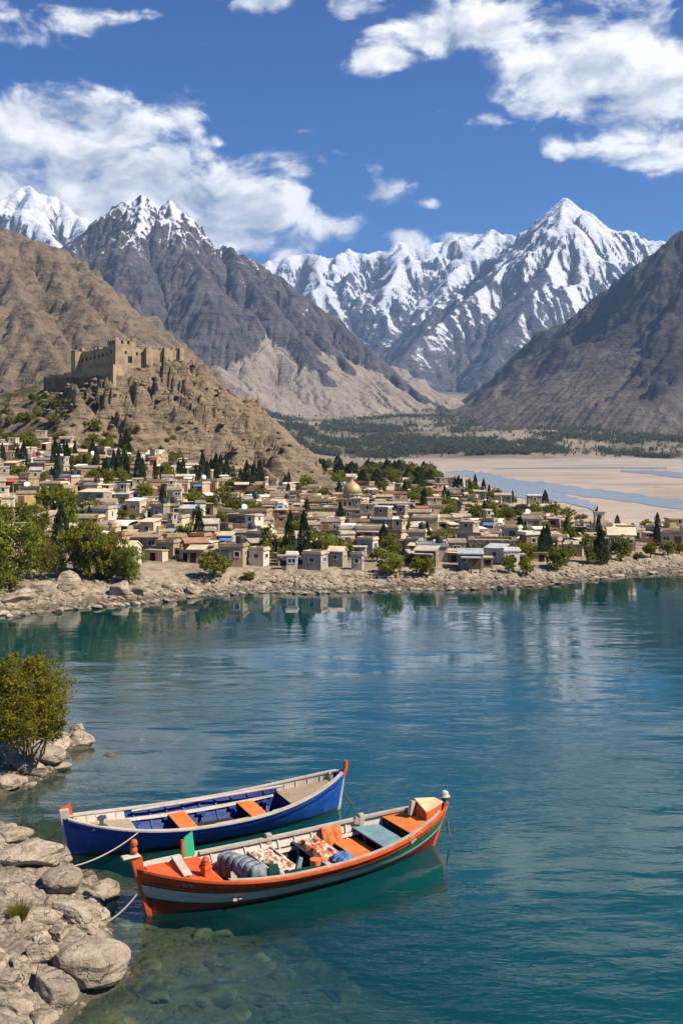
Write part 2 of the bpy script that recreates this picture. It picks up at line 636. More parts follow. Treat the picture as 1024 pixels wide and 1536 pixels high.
MT_far = mountain_mat('far_rock', (0.055, 0.06, 0.07), (0.10, 0.10, 0.11), (0.12, 0.11, 0.10), (0.17, 0.155, 0.135), 34, 1.4, 2.2)
MT_mid = mountain_mat('cloud_shaded_grey_rock', (0.052, 0.050, 0.052), (0.105, 0.094, 0.086), (0.25, 0.205, 0.16), (0.36, 0.295, 0.23), 17, 0.85, 1.2)  # rock albedo darkened, standing in for cloud shadow
MT_right = mountain_mat('cloud_shaded_dark_rock', (0.034, 0.031, 0.030), (0.075, 0.063, 0.053), (0.10, 0.08, 0.062), (0.18, 0.145, 0.108), 11, 0.95, 1.75, shrub=(0.045, 0.05, 0.035), snowed=False)  # cloud shadow put into the rock colour as darker tones
MT_brown = mountain_mat('brown_rock', (0.11, 0.085, 0.06), (0.20, 0.15, 0.10), (0.19, 0.145, 0.10), (0.28, 0.215, 0.145), 5.5, 0.7, 1.3, shrub=(0.05, 0.048, 0.03), snowed=False)

# far snow range closing the valley
mountain('snow_range', (-2300, 3900, 5900, 9000), 14, [
    ([(60, 430, 7900), (330, 420, 7700), (395, 397, 7600), (415, 388, 7600), (440, 383, 7600), (470, 380, 7600), (500, 388, 7600), (522, 374, 7700), (545, 381, 7700), (578, 377, 7800), (604, 363, 7800), (620, 374, 7800), (642, 370, 7800),
      (680, 352, 7900), (705, 352, 7900), (738, 344, 7900), (760, 352, 7900), (790, 362, 7900), (860, 380, 7900), (930, 372, 7700), (965, 357, 7600), (985, 363, 7600), (1010, 360, 7600), (1100, 380, 7600), (1260, 420, 7600)], 0.95, 0.62, 0.5, 5),
    ([(470, 380, 7600), (482, 425, 7100), (505, 470, 6700), (560, 530, 6200)], 0.9, 0.6, 0.5, 5),
    ([(604, 363, 7800), (595, 405, 7200), (570, 450, 6800), (590, 520, 6200)], 0.9, 0.6, 0.5, 5),
    ([(738, 344, 7900), (705, 380, 7300), (668, 425, 6900), (640, 470, 6500)], 0.9, 0.6, 0.5, 5),
], MT_far, 3, 100, 34, 0.015, 0.20, 1 / 520.0, snow=(430, 1200, 0.45, 0.50, 0.9), crag=1.5)

mountain('snow_peak_ridge', (-3600, -900, 4700, 7200), 14, [
    ([(-260, 400, 6000), (-120, 330, 6000), (-60, 318, 6000), (0, 302, 6000), (22, 292, 6000), (45, 281, 6000), (66, 292, 6000), (92, 303, 6000), (118, 322, 5900), (150, 338, 5900), (190, 372, 5900), (250, 400, 5900)], 0.95, 0.65, 0.5, 6),
    ([(45, 281, 6000), (52, 330, 5600), (95, 380, 5200), (120, 440, 4900)], 0.9, 0.6, 0.5, 6),
    ([(118, 322, 5900), (140, 360, 5500), (160, 420, 5000)], 0.9, 0.6, 0.5, 6),
], MT_far, 5, 100, 34, 0.015, 0.20, 1 / 480.0, snow=(520, 1150, 0.45, 0.40, 0.9), crag=1.5)

mountain('great_peak', (-300, 3300, 4100, 7300), 12, [
    ([(845, 296, 6000), (838, 303, 6000), (822, 325, 5950), (806, 348, 5900), (790, 366, 5850), (765, 392, 5700), (729, 428, 5400), (674, 471, 5100), (632, 505, 4800), (600, 540, 4500), (640, 590, 4200)], 0.92, 0.66, 0.45, 5),
    ([(845, 296, 6000), (852, 299, 6000), (866, 310, 6000), (884, 322, 6050), (906, 344, 6100), (936, 358, 6200), (967, 366, 6300), (1000, 362, 6400), (1040, 372, 6400), (1150, 430, 6400)], 0.92, 0.66, 0.45, 4),
    ([(845, 296, 6000), (840, 345, 5600), (826, 392, 5300), (798, 440, 5000), (760, 505, 4700), (720, 560, 4400)], 0.92, 0.66, 0.45, 6),
    ([(906, 344, 6100), (905, 390, 5650), (880, 440, 5200), (850, 500, 4800)], 0.9, 0.62, 0.45, 6),
], MT_far, 11, 120, 38, 0.015, 0.19, 1 / 480.0, snow=(470, 1100, 0.42, 1.05, 0.9), crag=0.9)

mountain('rocky_mountain', (-1800, 900, 1750, 4200), 5.4, [
    ([(-200, 470, 3300), (-60, 440, 3300), (40, 415, 3400), (100, 391, 3500), (140, 360, 3600), (160, 338, 3600), (176, 312, 3600), (185, 300, 3600), (200, 303, 3600), (214, 294, 3600), (226, 303, 3600), (238, 311, 3600), (255, 302, 3600), (270, 320, 3600), (290, 345, 3550),
      (318, 370, 3550), (345, 371, 3500), (360, 383, 3450), (395, 398, 3400), (430, 427, 3350), (470, 455, 3300), (500, 480, 3250), (540, 514, 3200), (575, 546, 3100), (610, 576, 3000), (665, 608, 2900)], 1.0, 0.50, 0.50, 5),
    ([(255, 302, 3600), (262, 345, 3350), (300, 400, 3100), (318, 450, 2900)], 1.0, 0.52, 0.45, 6),
    ([(214, 294, 3600), (205, 345, 3300), (190, 392, 3050)], 1.0, 0.52, 0.42, 6),
    ([(345, 371, 3500), (370, 410, 3250), (410, 460, 3050), (450, 510, 2900), (490, 560, 2750)], 1.0, 0.52, 0.45, 6),
    ([(430, 427, 3350), (470, 490, 3150), (520, 545, 2950)], 1.0, 0.52, 0.45, 5),
], MT_mid, 17, 40, 34, 0.014, 0.20, 1 / 300.0, snow=(400, 960, 0.40, 0.30, 1.35), crag=1.9)

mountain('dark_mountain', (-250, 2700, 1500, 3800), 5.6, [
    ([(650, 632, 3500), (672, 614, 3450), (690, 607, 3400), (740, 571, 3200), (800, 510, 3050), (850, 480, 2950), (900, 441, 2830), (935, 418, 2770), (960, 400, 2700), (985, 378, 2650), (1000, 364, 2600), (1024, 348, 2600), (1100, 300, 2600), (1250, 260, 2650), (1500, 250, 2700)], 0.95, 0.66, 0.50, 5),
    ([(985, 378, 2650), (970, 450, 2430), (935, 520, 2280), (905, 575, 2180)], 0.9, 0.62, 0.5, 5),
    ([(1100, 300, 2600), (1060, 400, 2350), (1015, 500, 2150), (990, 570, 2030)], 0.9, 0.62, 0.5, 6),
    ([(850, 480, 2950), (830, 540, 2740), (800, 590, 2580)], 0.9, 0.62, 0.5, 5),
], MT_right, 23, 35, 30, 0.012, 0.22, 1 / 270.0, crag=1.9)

mountain('brown_slope', (-1100, 160, 420, 1500), 2.6, [
    ([(-500, 250, 1250), (-250, 290, 1250), (-120, 320, 1220), (-40, 333, 1200), (0, 344, 1180), (14, 350, 1180), (40, 362, 1160), (70, 384, 1140), (100, 400, 1120), (150, 430, 1080), (200, 478, 1040), (236, 520, 1010), (262, 548, 985)], 0.80, 0.78, 0.5, 5),
    ([(0, 344, 1180), (20, 420, 1060), (60, 500, 930), (110, 580, 800)], 0.75, 0.6, 0.5, 5),
    ([(100, 400, 1120), (135, 470, 1010), (185, 545, 900), (215, 610, 800)], 0.8, 0.7, 0.5, 5),
], MT_brown, 31, 4, 26, 0.010, 0.22, 1 / 130.0, crag=2.2)

# ------------------------------------------------------------------ ground, shore, water
SHORE_PX = [(-900, 960), (-500, 945), (-200, 926), (0, 915), (60, 911), (100, 908), (140, 903), (180, 900), (215, 898), (250, 895), (300, 888), (350, 885), (410, 882), (470, 884), (520, 882), (560, 881), (620, 879), (700, 878), (750, 876), (800, 873), (850, 868), (900, 862), (960, 856), (1024, 852), (1150, 846), (1400, 838), (1900, 826)]
SHORE = [G0(a, b) for a, b in SHORE_PX]
EDGE_PX = [(380, 686), (520, 690), (600, 700), (640, 714), (700, 735), (760, 760), (800, 774), (850, 785), (900, 793), (1024, 804), (1200, 815), (1500, 822), (2200, 826)]
EDGE = [G0(a, b, 2.0) for a, b in EDGE_PX]
NEAR = [G0(a, b) for a, b in [(-420, 1100), (-40, 1092), (40, 1104), (100, 1108), (138, 1119), (104, 1127), (74, 1162), (34, 1184), (-6, 1200), (-60, 1212), (-50, 1232), (8, 1240), (74, 1288), (108, 1306), (124, 1338), (170, 1345), (155, 1362), (150, 1390), (172, 1418), (186, 1450), (180, 1478), (128, 1500), (104, 1520), (86, 1545), (60, 1640), (-60, 2100), (-2500, 2300)]]


def ground_z(x, y):
    x = np.asarray(x, float); y = np.asarray(y, float)
    s = sdist(x, y, SHORE) + 1.3 * fbm(x / 6, y / 6, 1.5, 4)
    px = HX + FPX * x / np.maximum(y, 1)
    L = sstep(px, 540, 150)
    z = np.where(s > 0, 1.25 * (1 - np.exp(-np.maximum(s, 0) / 2.2)), s * 0.35)
    z = np.maximum(z, -4)
    inl = np.maximum(s - 5, 0)
    zv = z + (1 - np.exp(-inl / 70)) * 2.2 + L * np.clip(inl, 0, 130) * 0.078
    zv = zv + 0.35 * fbm(x / 14, y / 14, 3.3, 4) * sstep(s, 4, 25)
    # the flood plain beyond the village
    e = -sdist(x, y, EDGE) + 0.02 * y * fbm(x / 60, y / 60, 8.8, 4)
    plain = sstep(e, 2, -5 - 0.01 * y)
    zp = 0.8 + 0.04 * fbm(x / 40, y / 120, 2.2, 4)
    z = zv * (1 - plain) + zp * plain
    far = np.maximum(y - 1480 + 140 * fbm(x / 320, y / 320, 4.4, 4) - 0.16 * np.clip(x, -500, 0), 0)
    z = z + far * 0.095 + np.minimum(far / 200, 1) * 9 * (fbm(x / 180, y / 180, 6.1, 5) + .2)
    lf = sstep(px, 560, 380) * sstep(y, 420, 900)
    z = z + lf * 14
    return z, s, plain, far


gu = np.concatenate([np.linspace(-1.15, -0.48, 90, endpoint=False), np.linspace(-0.48, 0.48, 520, endpoint=False), np.linspace(0.48, 1.15, 90)])
gy_ = np.concatenate([60 * np.exp(np.linspace(0, math.log(220 / 60), 330, endpoint=False)), 220 * np.exp(np.linspace(0, math.log(9500 / 220), 260))])
GX = gu[None, :] * gy_[:, None]; GY = np.repeat(gy_[:, None], len(gu), 1)
GZ, Gs, Gp, Gf = ground_z(GX, GY)
GZ = GZ + 0.35 * np.maximum(worley(GX / 1.1, GY / 1.1, 3)[1] - worley(GX / 1.1, GY / 1.1, 3)[0], 0) * sstep(Gs, -1.5, 0.4) * sstep(Gs, 7, 3)

m_, t = new_mat('village_earth')
p = wpos(t)
big = t.noise(p, 0.10, 5, 0.6); fine = t.noise(p, 1.9, 6, 0.7)
mid = t.noise(p, 0.45, 5, 0.65)
earth = t.mix(t.mr(mid, 0.35, 0.65), (0.20, 0.155, 0.105), (0.34, 0.27, 0.19))
earth = t.mix(t.mr(fine, 0.45, 0.7, 0, .6), earth, (0.44, 0.37, 0.28))
green = t.mix(t.mr(fine, 0.35, 0.65), (0.055, 0.060, 0.022), (0.12, 0.115, 0.045))
gm = t.mr(t.m('ADD', big, t.m('MULTIPLY', t.m('SUBTRACT', mid, .5), .5)), 0.50, 0.58)
earth = t.mix(t.m('MULTIPLY', gm, t.mr(attr(t, 'inland'), 5, 14)), earth, green)
wet = t.mr(attr(t, 'inland'), 0.45, 0.05)
earth = t.mix(t.m('MULTIPLY', wet, 0.7), earth, (0.07, 0.055, 0.04))
# pale river sand with silt bands along the channels
ps = t.vm('MULTIPLY', p, (0.006, 0.016, 0.0))
bands = t.noise(ps, 1.0, 8, 0.62, 0.6)
sand = t.ramp(bands, [(0.30, (0.19, 0.155, 0.12)), (0.42, (0.35, 0.29, 0.23)), (0.52, (0.43, 0.36, 0.29)), (0.60, (0.30, 0.25, 0.195)), (0.72, (0.38, 0.315, 0.25))])
sand = t.mix(t.mr(t.noise(t.vm('MULTIPLY', p, (0.02, 0.06, 0)), 1, 8, .7), .54, .66, 0, .8), sand, (0.15, 0.13, 0.095))
col = t.mix(attr(t, 'plain'), earth, sand)
fanb = t.noise(t.vm('MULTIPLY', p, (0.004, 0.004, 0)), 1.0, 7, .62)
fan = t.mix(t.mr(fanb, .40, .62), (0.27, 0.215, 0.155), (0.10, 0.095, 0.055))
col = t.mix(t.mr(attr(t, 'fan'), 2, 60), col, fan)
finish(t, col, 0.95, t.m('ADD', fine, mid), 0.7, 0.25, 0.15)
go = grid_obj('ground', GX, GY, GZ, m_, {'inland': Gs, 'plain': Gp, 'fan': Gf})
go['kind'] = 'structure'

# the rocky bank and the lake bed close to the camera
nx = np.arange(-30, 16, 0.16); ny = np.arange(7, 60, 0.16)
NX, NY = np.meshgrid(nx, ny)


def near_z(x, y, detail=True):
    s = poly_sdf(x, y, NEAR) + 0.35 * fbm(np.asarray(x) / 2.2, np.asarray(y) / 2.2, 2.7, 4)
    zl = 0.08 + 0.95 * (1 - np.exp(-np.maximum(s, 0) / 2.6)) + 0.05 * np.maximum(s, 0)
    d = np.maximum(-s, 0)
    zw = -0.02 - 0.16 * sstep(d, 0, .35) - (0.10 + 0.26 * sstep(np.asarray(y), 24, 31)) * d - 0.022 * d * d + 0.22 * fbm(np.asarray(x) / 1.7, np.asarray(y) / 1.7, 8.2, 4) * np.minimum(d, 1)
    z = np.where(s > 0, zl, np.maximum(zw, -7))
    return z, s


NZ, Ns = near_z(NX, NY)
w1 = worley(NX / 0.55, NY / 0.55, 1); w2 = worley(NX / 0.23, NY / 0.23, 9)
NZ2 = NZ + (0.16 * np.minimum(w1[1] - w1[0], .5) + 0.05 * np.minimum(w2[1] - w2[0], .5) + 0.08 * w1[2]) * sstep(Ns, -9, -0.2)
m_, t = new_mat('bank_gravel')
p = wpos(t)
vor = t.n('ShaderNodeTexVoronoi', {'Vector': t.vm('ADD', p, t.vm('MULTIPLY', t.n('ShaderNodeTexNoise', {'Vector': p, 'Scale': 3.0}).outputs[1], (.3, .3, .3))), 'Scale': 6.0})
cellc = t.n('ShaderNodeSeparateColor', {0: vor.outputs['Color']}).outputs[0]
fine = t.noise(p, 9, 6, 0.7)
col = t.mix(cellc, (0.15, 0.12, 0.088), (0.32, 0.265, 0.20))
col = t.mix(t.mr(fine, .45, .75, 0, .5), col, (0.40, 0.34, 0.26))
col = t.mix(t.mr(vor.outputs['Distance'], .5, .95, 0, .6), col, (0.07, 0.055, 0.04))
wetm = t.mr(attr(t, 'land'), 0.35, -0.05)
alg = t.mix(t.noise(p, 1.4, 4, .6), (0.035, 0.038, 0.016), (0.15, 0.135, 0.065))
alg = t.mix(t.mr(attr(t, 'land'), -.9, -.15), alg, (.022, .019, .012))
col = t.mix(t.m('MULTIPLY', wetm, 0.8), col, alg)
finish(t, col, 0.9, t.m('SUBTRACT', fine, vor.outputs['Distance']), 0.8, 0.06, 0.2)
so = grid_obj('shore', NX, NY, NZ2, m_, {'land': Ns})
so['kind'] = 'structure'

# ------------------------------------------------------------------ lake
lx = np.concatenate([np.linspace(-420, -32, 60, endpoint=False), np.arange(-32, 18, 0.25), np.linspace(18, 420, 60)])
ly = np.concatenate([np.linspace(-90, 6, 20, endpoint=False), np.arange(6, 62, 0.25), np.linspace(62, 150, 60)])
LX, LY = np.meshgrid(lx, ly)
dn = -near_z(LX, LY)[0]
df = np.maximum(-ground_z(LX, LY)[0], 0) + np.where(LY < 62, 9, 0)
inn = (LX > -30) & (LX < 16) & (LY > 7) & (LY < 60)
dep = np.clip(np.where(inn, dn, np.where(LY > 60, df, 9)), 0, 9)
m_, t = new_mat('lake_water')
p = wpos(t)
geo = t.n('ShaderNodeNewGeometry')
sep = t.n('ShaderNodeSeparateXYZ', {0: p})


def waves(scale, sx, sy, det, rgh, ang, dist=0.4):
    v = t.n('ShaderNodeMapping', {'Vector': p, 'Rotation': (0, 0, R(ang)), 'Scale': (sx, sy, 1)}).outputs[0]
    return t.noise(v, scale, det, rgh, dist)


calm = t.noise(t.vm('MULTIPLY', p, (0.035, 0.075, 0)), 1.0, 4, .6)
h = t.m('MULTIPLY', waves(0.9, 0.55, 1.5, 3, .5, 8), 0.34)
h = t.m('ADD', h, t.m('MULTIPLY', waves(2.6, 0.6, 1.35, 4, .55, -11), 0.15))
h = t.m('ADD', h, t.m('MULTIPLY', waves(0.22, 0.6, 1.6, 2, .5, 4), 0.5))
shel = t.mr(sep.outputs[1], 24, 72, 1.7, .40)        # the bay under the village is sheltered
h = t.m('MULTIPLY', h, t.m('MULTIPLY', shel, t.mr(calm, .40, .60, .20, 1.25)))
bump = t.n('ShaderNodeBump', {'Strength': 1.0, 'Distance': 0.075, 'Height': h}).outputs[0]
deepc = t.mix(t.noise(t.vm('MULTIPLY', p, (.02, .03, 0)), 1, 3), (0.001, 0.040, 0.045), (0.001, 0.060, 0.060))
body = t.n('ShaderNodeBsdfDiffuse', {'Color': deepc, 'Normal': bump})
clear = t.n('ShaderNodeBsdfTransparent', {'Color': (0.74, 0.87, 0.82, 1)})
murk = t.m('SUBTRACT', 1.0, t.m('POWER', 2.718, t.m('MULTIPLY', attr(t, 'depth'), -0.62)))
bodyx = t.n('ShaderNodeMixShader', {0: murk, 1: clear, 2: body})
cosi = t.m('ABSOLUTE', t.vm('DOT_PRODUCT', bump, geo.outputs['Incoming']))
fr = t.m('MULTIPLY_ADD', t.m('POWER', t.m('SUBTRACT', 1.0, cosi, None, True), 4.4), .965, .035)
gl = t.n('ShaderNodeBsdfGlossy', {'Color': (1, 1, 1, 1), 'Roughness': 0.015, 'Normal': bump})
t.n('ShaderNodeOutputMaterial', {'Surface': t.n('ShaderNodeMixShader', {0: fr, 1: bodyx, 2: gl})})
lo = grid_obj('lake_water', LX, LY, np.zeros_like(LX), m_, {'depth': dep})
lo['kind'] = 'structure'

# ------------------------------------------------------------------ braided river on the flats
m_, t = new_mat('river_water')
p = wpos(t)
nb = t.noise(t.vm('MULTIPLY', p, (.03, .2, 0)), 1.0, 5, .6)
bmp = t.n('ShaderNodeBump', {'Strength': .5, 'Distance': .06, 'Height': t.noise(p, 1.3, 4, .6)}).outputs[0]
pr = t.n('ShaderNodeBsdfPrincipled', {'Base Color': t.mix(nb, (.20, .27, .33), (.32, .38, .42)), 'Roughness': .25, 'Normal': bmp, 'IOR': 1.33})
t.n('ShaderNodeOutputMaterial', {'Surface': pr})
CH = [
    ('river', [(668, 708, 2), (684, 709, 4), (704, 711, 7), (722, 715, 10), (745, 720, 9), (775, 725, 8), (810, 729, 8), (850, 734, 9), (900, 741, 9), (950, 747, 9), (1000, 754, 10), (1060, 762, 11), (1200, 782, 14)]),
    ('river_branch', [(722, 722, 3), (738, 727, 6), (758, 732, 10), (785, 738, 14), (822, 743, 11), (850, 748, 8), (880, 757, 7), (896, 763, 7), (890, 770, 4)]),
    ('river_branch', [(930, 706, 1.5), (975, 708, 4), (1010, 712, 6), (1060, 714, 6), (1180, 716, 5)]),
    ('river_branch', [(740, 703, .8), (820, 702, 1.2), (900, 701, 1.5), (1000, 702, 1.2)]),
]
for ci, (nm, pts) in enumerate(CH):
    rngc = random.Random(len(pts) * 7)
    L_, R_ = [], []
    dense = []
    for a, b in zip(pts[:-1], pts[1:]):
        for k in range(8):
            f = k / 8
            dense.append([a[i] + (b[i] - a[i]) * f for i in range(3)])
    dense.append(list(pts[-1]))
    for i, (px_, py_, w_) in enumerate(dense):
        j = .16 * w_ * math.sin(i * .55) * math.sin(i * .21 + 1) + .08 * w_ * math.sin(i * 1.27)
        zr = .87 + .03 * ci
        L_.append((*G0(px_, py_ - w_ * .72 + j, zr), zr)); R_.append((*G0(px_, py_ + w_ * .72 + j * .5, zr), zr))
    q = MB(); q.sheet([R_, L_], 0, True)
    o = q.build(nm, m_); o['kind'] = 'structure'
# ------------------------------------------------------------------ fort hill
hx = np.arange(-190, 22, 0.42); hy = np.arange(186, 322, 0.42)
XH, YH = np.meshgrid(hx, hy)
CREST = [(-420, 640, 275), (-200, 612, 266), (-60, 600, 262), (0, 591, 260), (75, 572, 258), (118, 560, 256), (170, 553, 254), (220, 547, 254), (284, 541, 254), (296, 547, 253), (330, 574, 249), (360, 604, 245), (395, 632, 240), (410, 640, 238), (430, 661, 233), (450, 686, 228), (468, 704, 224), (500, 722, 220)]
SPUR = [(74, 580, 246), (118, 570, 244), (172, 558, 237), (225, 547, 242), (272, 541, 248)]
SPUR2 = [(284, 541, 254), (300, 590, 240), (330, 640, 228)]


def hill_base(x, y):
    Z = np.full(np.shape(x), -30.0)
    wx = x + 3.5 * fbm(x / 17, y / 17, .4, 3); wy = y + 3.5 * fbm(x / 17, y / 17, 5.4, 3)
    for pts, s in ((CREST, 0.60), (SPUR, 0.66), (SPUR2, 0.8)):
        q = [P3(*p) for p in pts]
        for (ax, ay, az_), (bx, by, bz) in zip(q[:-1], q[1:]):
            ex, ey = bx - ax, by - ay
            tt = np.clip(((x - ax) * ex + (y - ay) * ey) / (ex * ex + ey * ey), 0, 1)
            rt = lambda q_: np.where(q_ > 0, q_ * 1.75, q_)      # the flank facing down the valley is steeper
            d0 = np.hypot(rt(x - ax - tt * ex), y - ay - tt * ey)
            d = np.where(d0 > 3, np.hypot(rt(wx - ax - tt * ex), wy - ay - tt * ey), d0)
            Z = np.maximum(Z, az_ + (bz - az_) * tt - s * d)
    return Z


ZH = hill_base(XH, YH)
pxh = HX + FPX * XH / YH
rocky = np.clip(sstep(pxh, 60, 190) + 0.25, 0, 1)
# tilted beds of rock: the noise is stretched along the dip
c_, s_ = math.cos(R(38)), math.sin(R(38))
ua = (XH * c_ - ZH * s_); va = (XH * s_ + ZH * c_)


def crag(su, sv, sy, seed):
    """tilted blocks: every cell of a warped Voronoi pattern is a plane of its own"""
    a = ua / su + 0.35 * fbm(ua / su, YH / sy, seed, 3)
    b = (va + YH * 0.6) / sv + 0.35 * fbm(ua / su, YH / sy, seed + 4, 3)
    xi, yi = np.floor(a).astype(np.int64), np.floor(b).astype(np.int64)
    f1 = np.full(a.shape, 9.0); out_ = np.zeros(a.shape)
    for i in (-1, 0, 1):
        for j in (-1, 0, 1):
            h1 = _PERM[(_PERM[(xi + i + int(seed)) & 255] + yi + j) & 255]
            h2 = _PERM[(h1 + 57) & 255]; h3 = _PERM[(h2 + 131) & 255]; h4 = _PERM[(h3 + 11) & 255]; h5 = _PERM[(h4 + 77) & 255]
            ddx = a - (xi + i + h1 / 255.0); ddy = b - (yi + j + h2 / 255.0)
            d = np.hypot(ddx, ddy)
            pl_ = (h3 / 255.0 - .5) + 1.5 * (h4 / 255.0 - .62) * ddx + 1.5 * (h5 / 255.0 - .5) * ddy
            out_ = np.where(d < f1, pl_, out_); f1 = np.minimum(f1, d)
    return out_


wv_ = 0.4 * fbm(ua / 14, YH / 14, 3.1, 4)
slab = fbm(ua / 15 + wv_, (va + .5 * YH) / 4.6 + wv_, 2.2, 6, 0.56, ridged=True) - .45
slab2 = fbm(ua / 6 + wv_, (va + .5 * YH) / 2.0 + wv_, 7.2, 5, 0.6, ridged=True) - .45
gully = fbm(XH / 13 + .3 * wv_, YH / 30, 5.5, 4, .5, ridged=True) - .5
dz_ = 7.5 * slab + 3.8 * slab2 + 3.2 * crag(13, 6.0, 10, 2) + 1.7 * crag(4.2, 1.9, 4, 5) - 2.6 * gully + 0.5 * fbm(XH / 1.7, YH / 1.7, 1.2, 4, 0.6)
nearcrest = np.full(XH.shape, 1e9)
for (a, b) in list(zip(CREST[:-1], CREST[1:])) + list(zip(SPUR[:-1], SPUR[1:])):
    (ax, ay, _), (bx, by, _) = P3(*a), P3(*b)
    ex, ey = bx - ax, by - ay
    tt = np.clip(((XH - ax) * ex + (YH - ay) * ey) / (ex * ex + ey * ey), 0, 1)
    nearcrest = np.minimum(nearcrest, np.hypot(XH - ax - tt * ex, YH - ay - tt * ey))
calmtop = 0.10 + 0.90 * sstep(nearcrest, 0, 10)
gnd = ground_z(XH, YH)[0]
lowfade = sstep(ZH - gnd, -1, 9)
reg = 0.70 + 0.75 * sstep(fbm(XH / 24, YH / 24, 7.7, 3), -.28, .30)
ZH2 = ZH + dz_ * reg * (1 + .45 * sstep(pxh, 290, 380)) * rocky * calmtop * (0.25 + 0.75 * lowfade)
m_, t = new_mat('hill_rock')
p = wpos(t)
big = t.noise(p, 0.09, 5, .6); mid = t.noise(p, 0.5, 6, .68); fine = t.noise(p, 2.2, 5, .7)
bed = t.noise(t.n('ShaderNodeMapping', {'Vector': p, 'Rotation': (0.3, R(38), 0), 'Scale': (.18, .3, 1.5)}).outputs[0], 1.0, 5, .62)
col = t.mix(t.mr(t.m('MULTIPLY_ADD', mid, .5, t.m('MULTIPLY', bed, .5)), .36, .64), (0.16, 0.115, 0.072), (0.36, 0.27, 0.18))
col = t.mix(t.mr(fine, .5, .72, 0, .5), col, (0.44, 0.34, 0.235))
col = t.mix(t.mr(bed, .30, .43, .75, 0), col, (0.06, 0.043, 0.03))
gm = t.m('MULTIPLY', t.mr(t.m('MULTIPLY_ADD', big, .6, t.m('MULTIPLY', mid, .5)), .54, .62), attr(t, 'soft'))
col = t.mix(gm, col, t.mix(fine, (0.045, 0.05, 0.018), (0.13, 0.12, 0.05)))
finish(t, col, 0.95, t.m('ADD', t.m('MULTIPLY', bed, 1.2), t.m('ADD', mid, fine)), 0.9, 0.7, 0.12)
ho = grid_obj('fort_hill', XH, YH, ZH2, m_, {'soft': 1.15 - sstep(pxh, 60, 210)})
ho['kind'] = 'structure'


def hill_z(x, y):
    i = np.clip(int(round((y - hy[0]) / 0.42)), 0, len(hy) - 1); j = np.clip(int(round((x - hx[0]) / 0.42)), 0, len(hx) - 1)
    return float(ZH2[i, j])


def land_z(x, y):
    g = float(ground_z(np.array([x]), np.array([y]))[0][0])
    if hx[0] < x < hx[-1] and hy[0] < y < hy[-1]:
        return max(g, hill_z(x, y))
    return g


# ------------------------------------------------------------------ fort
m_, t = new_mat('mud_brick')
p = objpos(t)
n1_ = t.noise(p, 0.5, 5, .65); n2_ = t.noise(t.vm('MULTIPLY', p, (1, 1, .25)), 1.6, 5, .7)
col = t.mix(t.mr(t.m('MULTIPLY_ADD', n1_, .5, t.m('MULTIPLY', n2_, .5)), .35, .65), (0.25, 0.18, 0.11), (0.44, 0.335, 0.215))
crs = t.n('ShaderNodeTexBrick', {'Vector': t.n('ShaderNodeMapping', {'Vector': p, 'Rotation': (R(90), 0, 0)}).outputs[0], 'Scale': 1.0, 'Mortar Size': .03, 'Brick Width': .9, 'Row Height': .35})
finish(t, col, 0.95, t.m('ADD', n2_, n1_), .6, .25, .1)
M_fort = m_
m_, t = new_mat('opening_shade'); finish(t, (0.018, 0.015, 0.013), 0.9); M_dark = m_  # near-black panels on solid walls paint the unlit inside of openings
m_, t = new_mat('old_timber'); finish(t, t.mix(t.noise(t.vm('MULTIPLY', objpos(t), (1, 1, 6)), 3, 4), (.06, .04, .025), (.14, .10, .065)), 0.8); M_timber = m_

fort = empty('hill_fort', (0, 0, 0))
tag(fort, 'ruined mud brick fort with square tower and battlements on top of the rocky hill', 'fort')


def wall_run(a, b, zb, zt, th, name, mer=0.9, parent=fort, merh=0.7, mat=None, zt2=None):
    """a battlemented wall from plan point a to b"""
    ax, ay = a; bx, by = b
    L = math.hypot(bx - ax, by - ay); ang = math.atan2(by - ay, bx - ax)
    Mx = Matrix.Translation((ax, ay, 0)) @ Matrix.Rotation(ang, 4, 'Z')
    zt2 = zt if zt2 is None else zt2
    mb = MB()
    n = max(1, int(L / (mer * 2))) if mer else 1
    rr = random.Random(int(L * 100))
    seg = 10
    for k in range(seg):
        x0, x1 = L * k / seg, L * (k + 1) / seg
        z0_ = zt + (zt2 - zt) * k / seg + rr.uniform(-.12, .12)
        mb.box(x0, x1, 0, th, zb, z0_, 0, Mx)
    if mer:
        for k in range(n):
            if rr.random() < .12: continue
            xm = (k + .5) * L / n
            zz = zt + (zt2 - zt) * xm / L
            mb.box(xm - mer / 2, xm + mer / 2, .05, th - .25, zz - .3, zz + merh * rr.uniform(.5, 1), 0, Mx)
    o = mb.build(name, mat or M_fort, parent)
    return o, Mx, L


def opening(Mx, x, z, w, h, parent, name='window', arch=False, dep=.05):
    mb = MB()
    mb.box(x - w / 2, x + w / 2, -dep, .3, z, z + h, 0, Mx)
    if arch:
        mb.prism([(x - w / 2 * math.cos(q), z + h + w / 2 * math.sin(q)) for q in np.linspace(0, math.pi, 9)], -.3, dep, 0, Mx @ Matrix.Rotation(R(90), 4, 'X'))
    return mb.build(name, M_dark, parent)


def pl(px, Y): return ((px - HX) / FPX * Y, Y)
def zz(py, Y): return CAMZ + (HY - py) / FPX * Y


A0, A1, A2 = pl(118, 250), pl(172, 240), pl(272, 251)
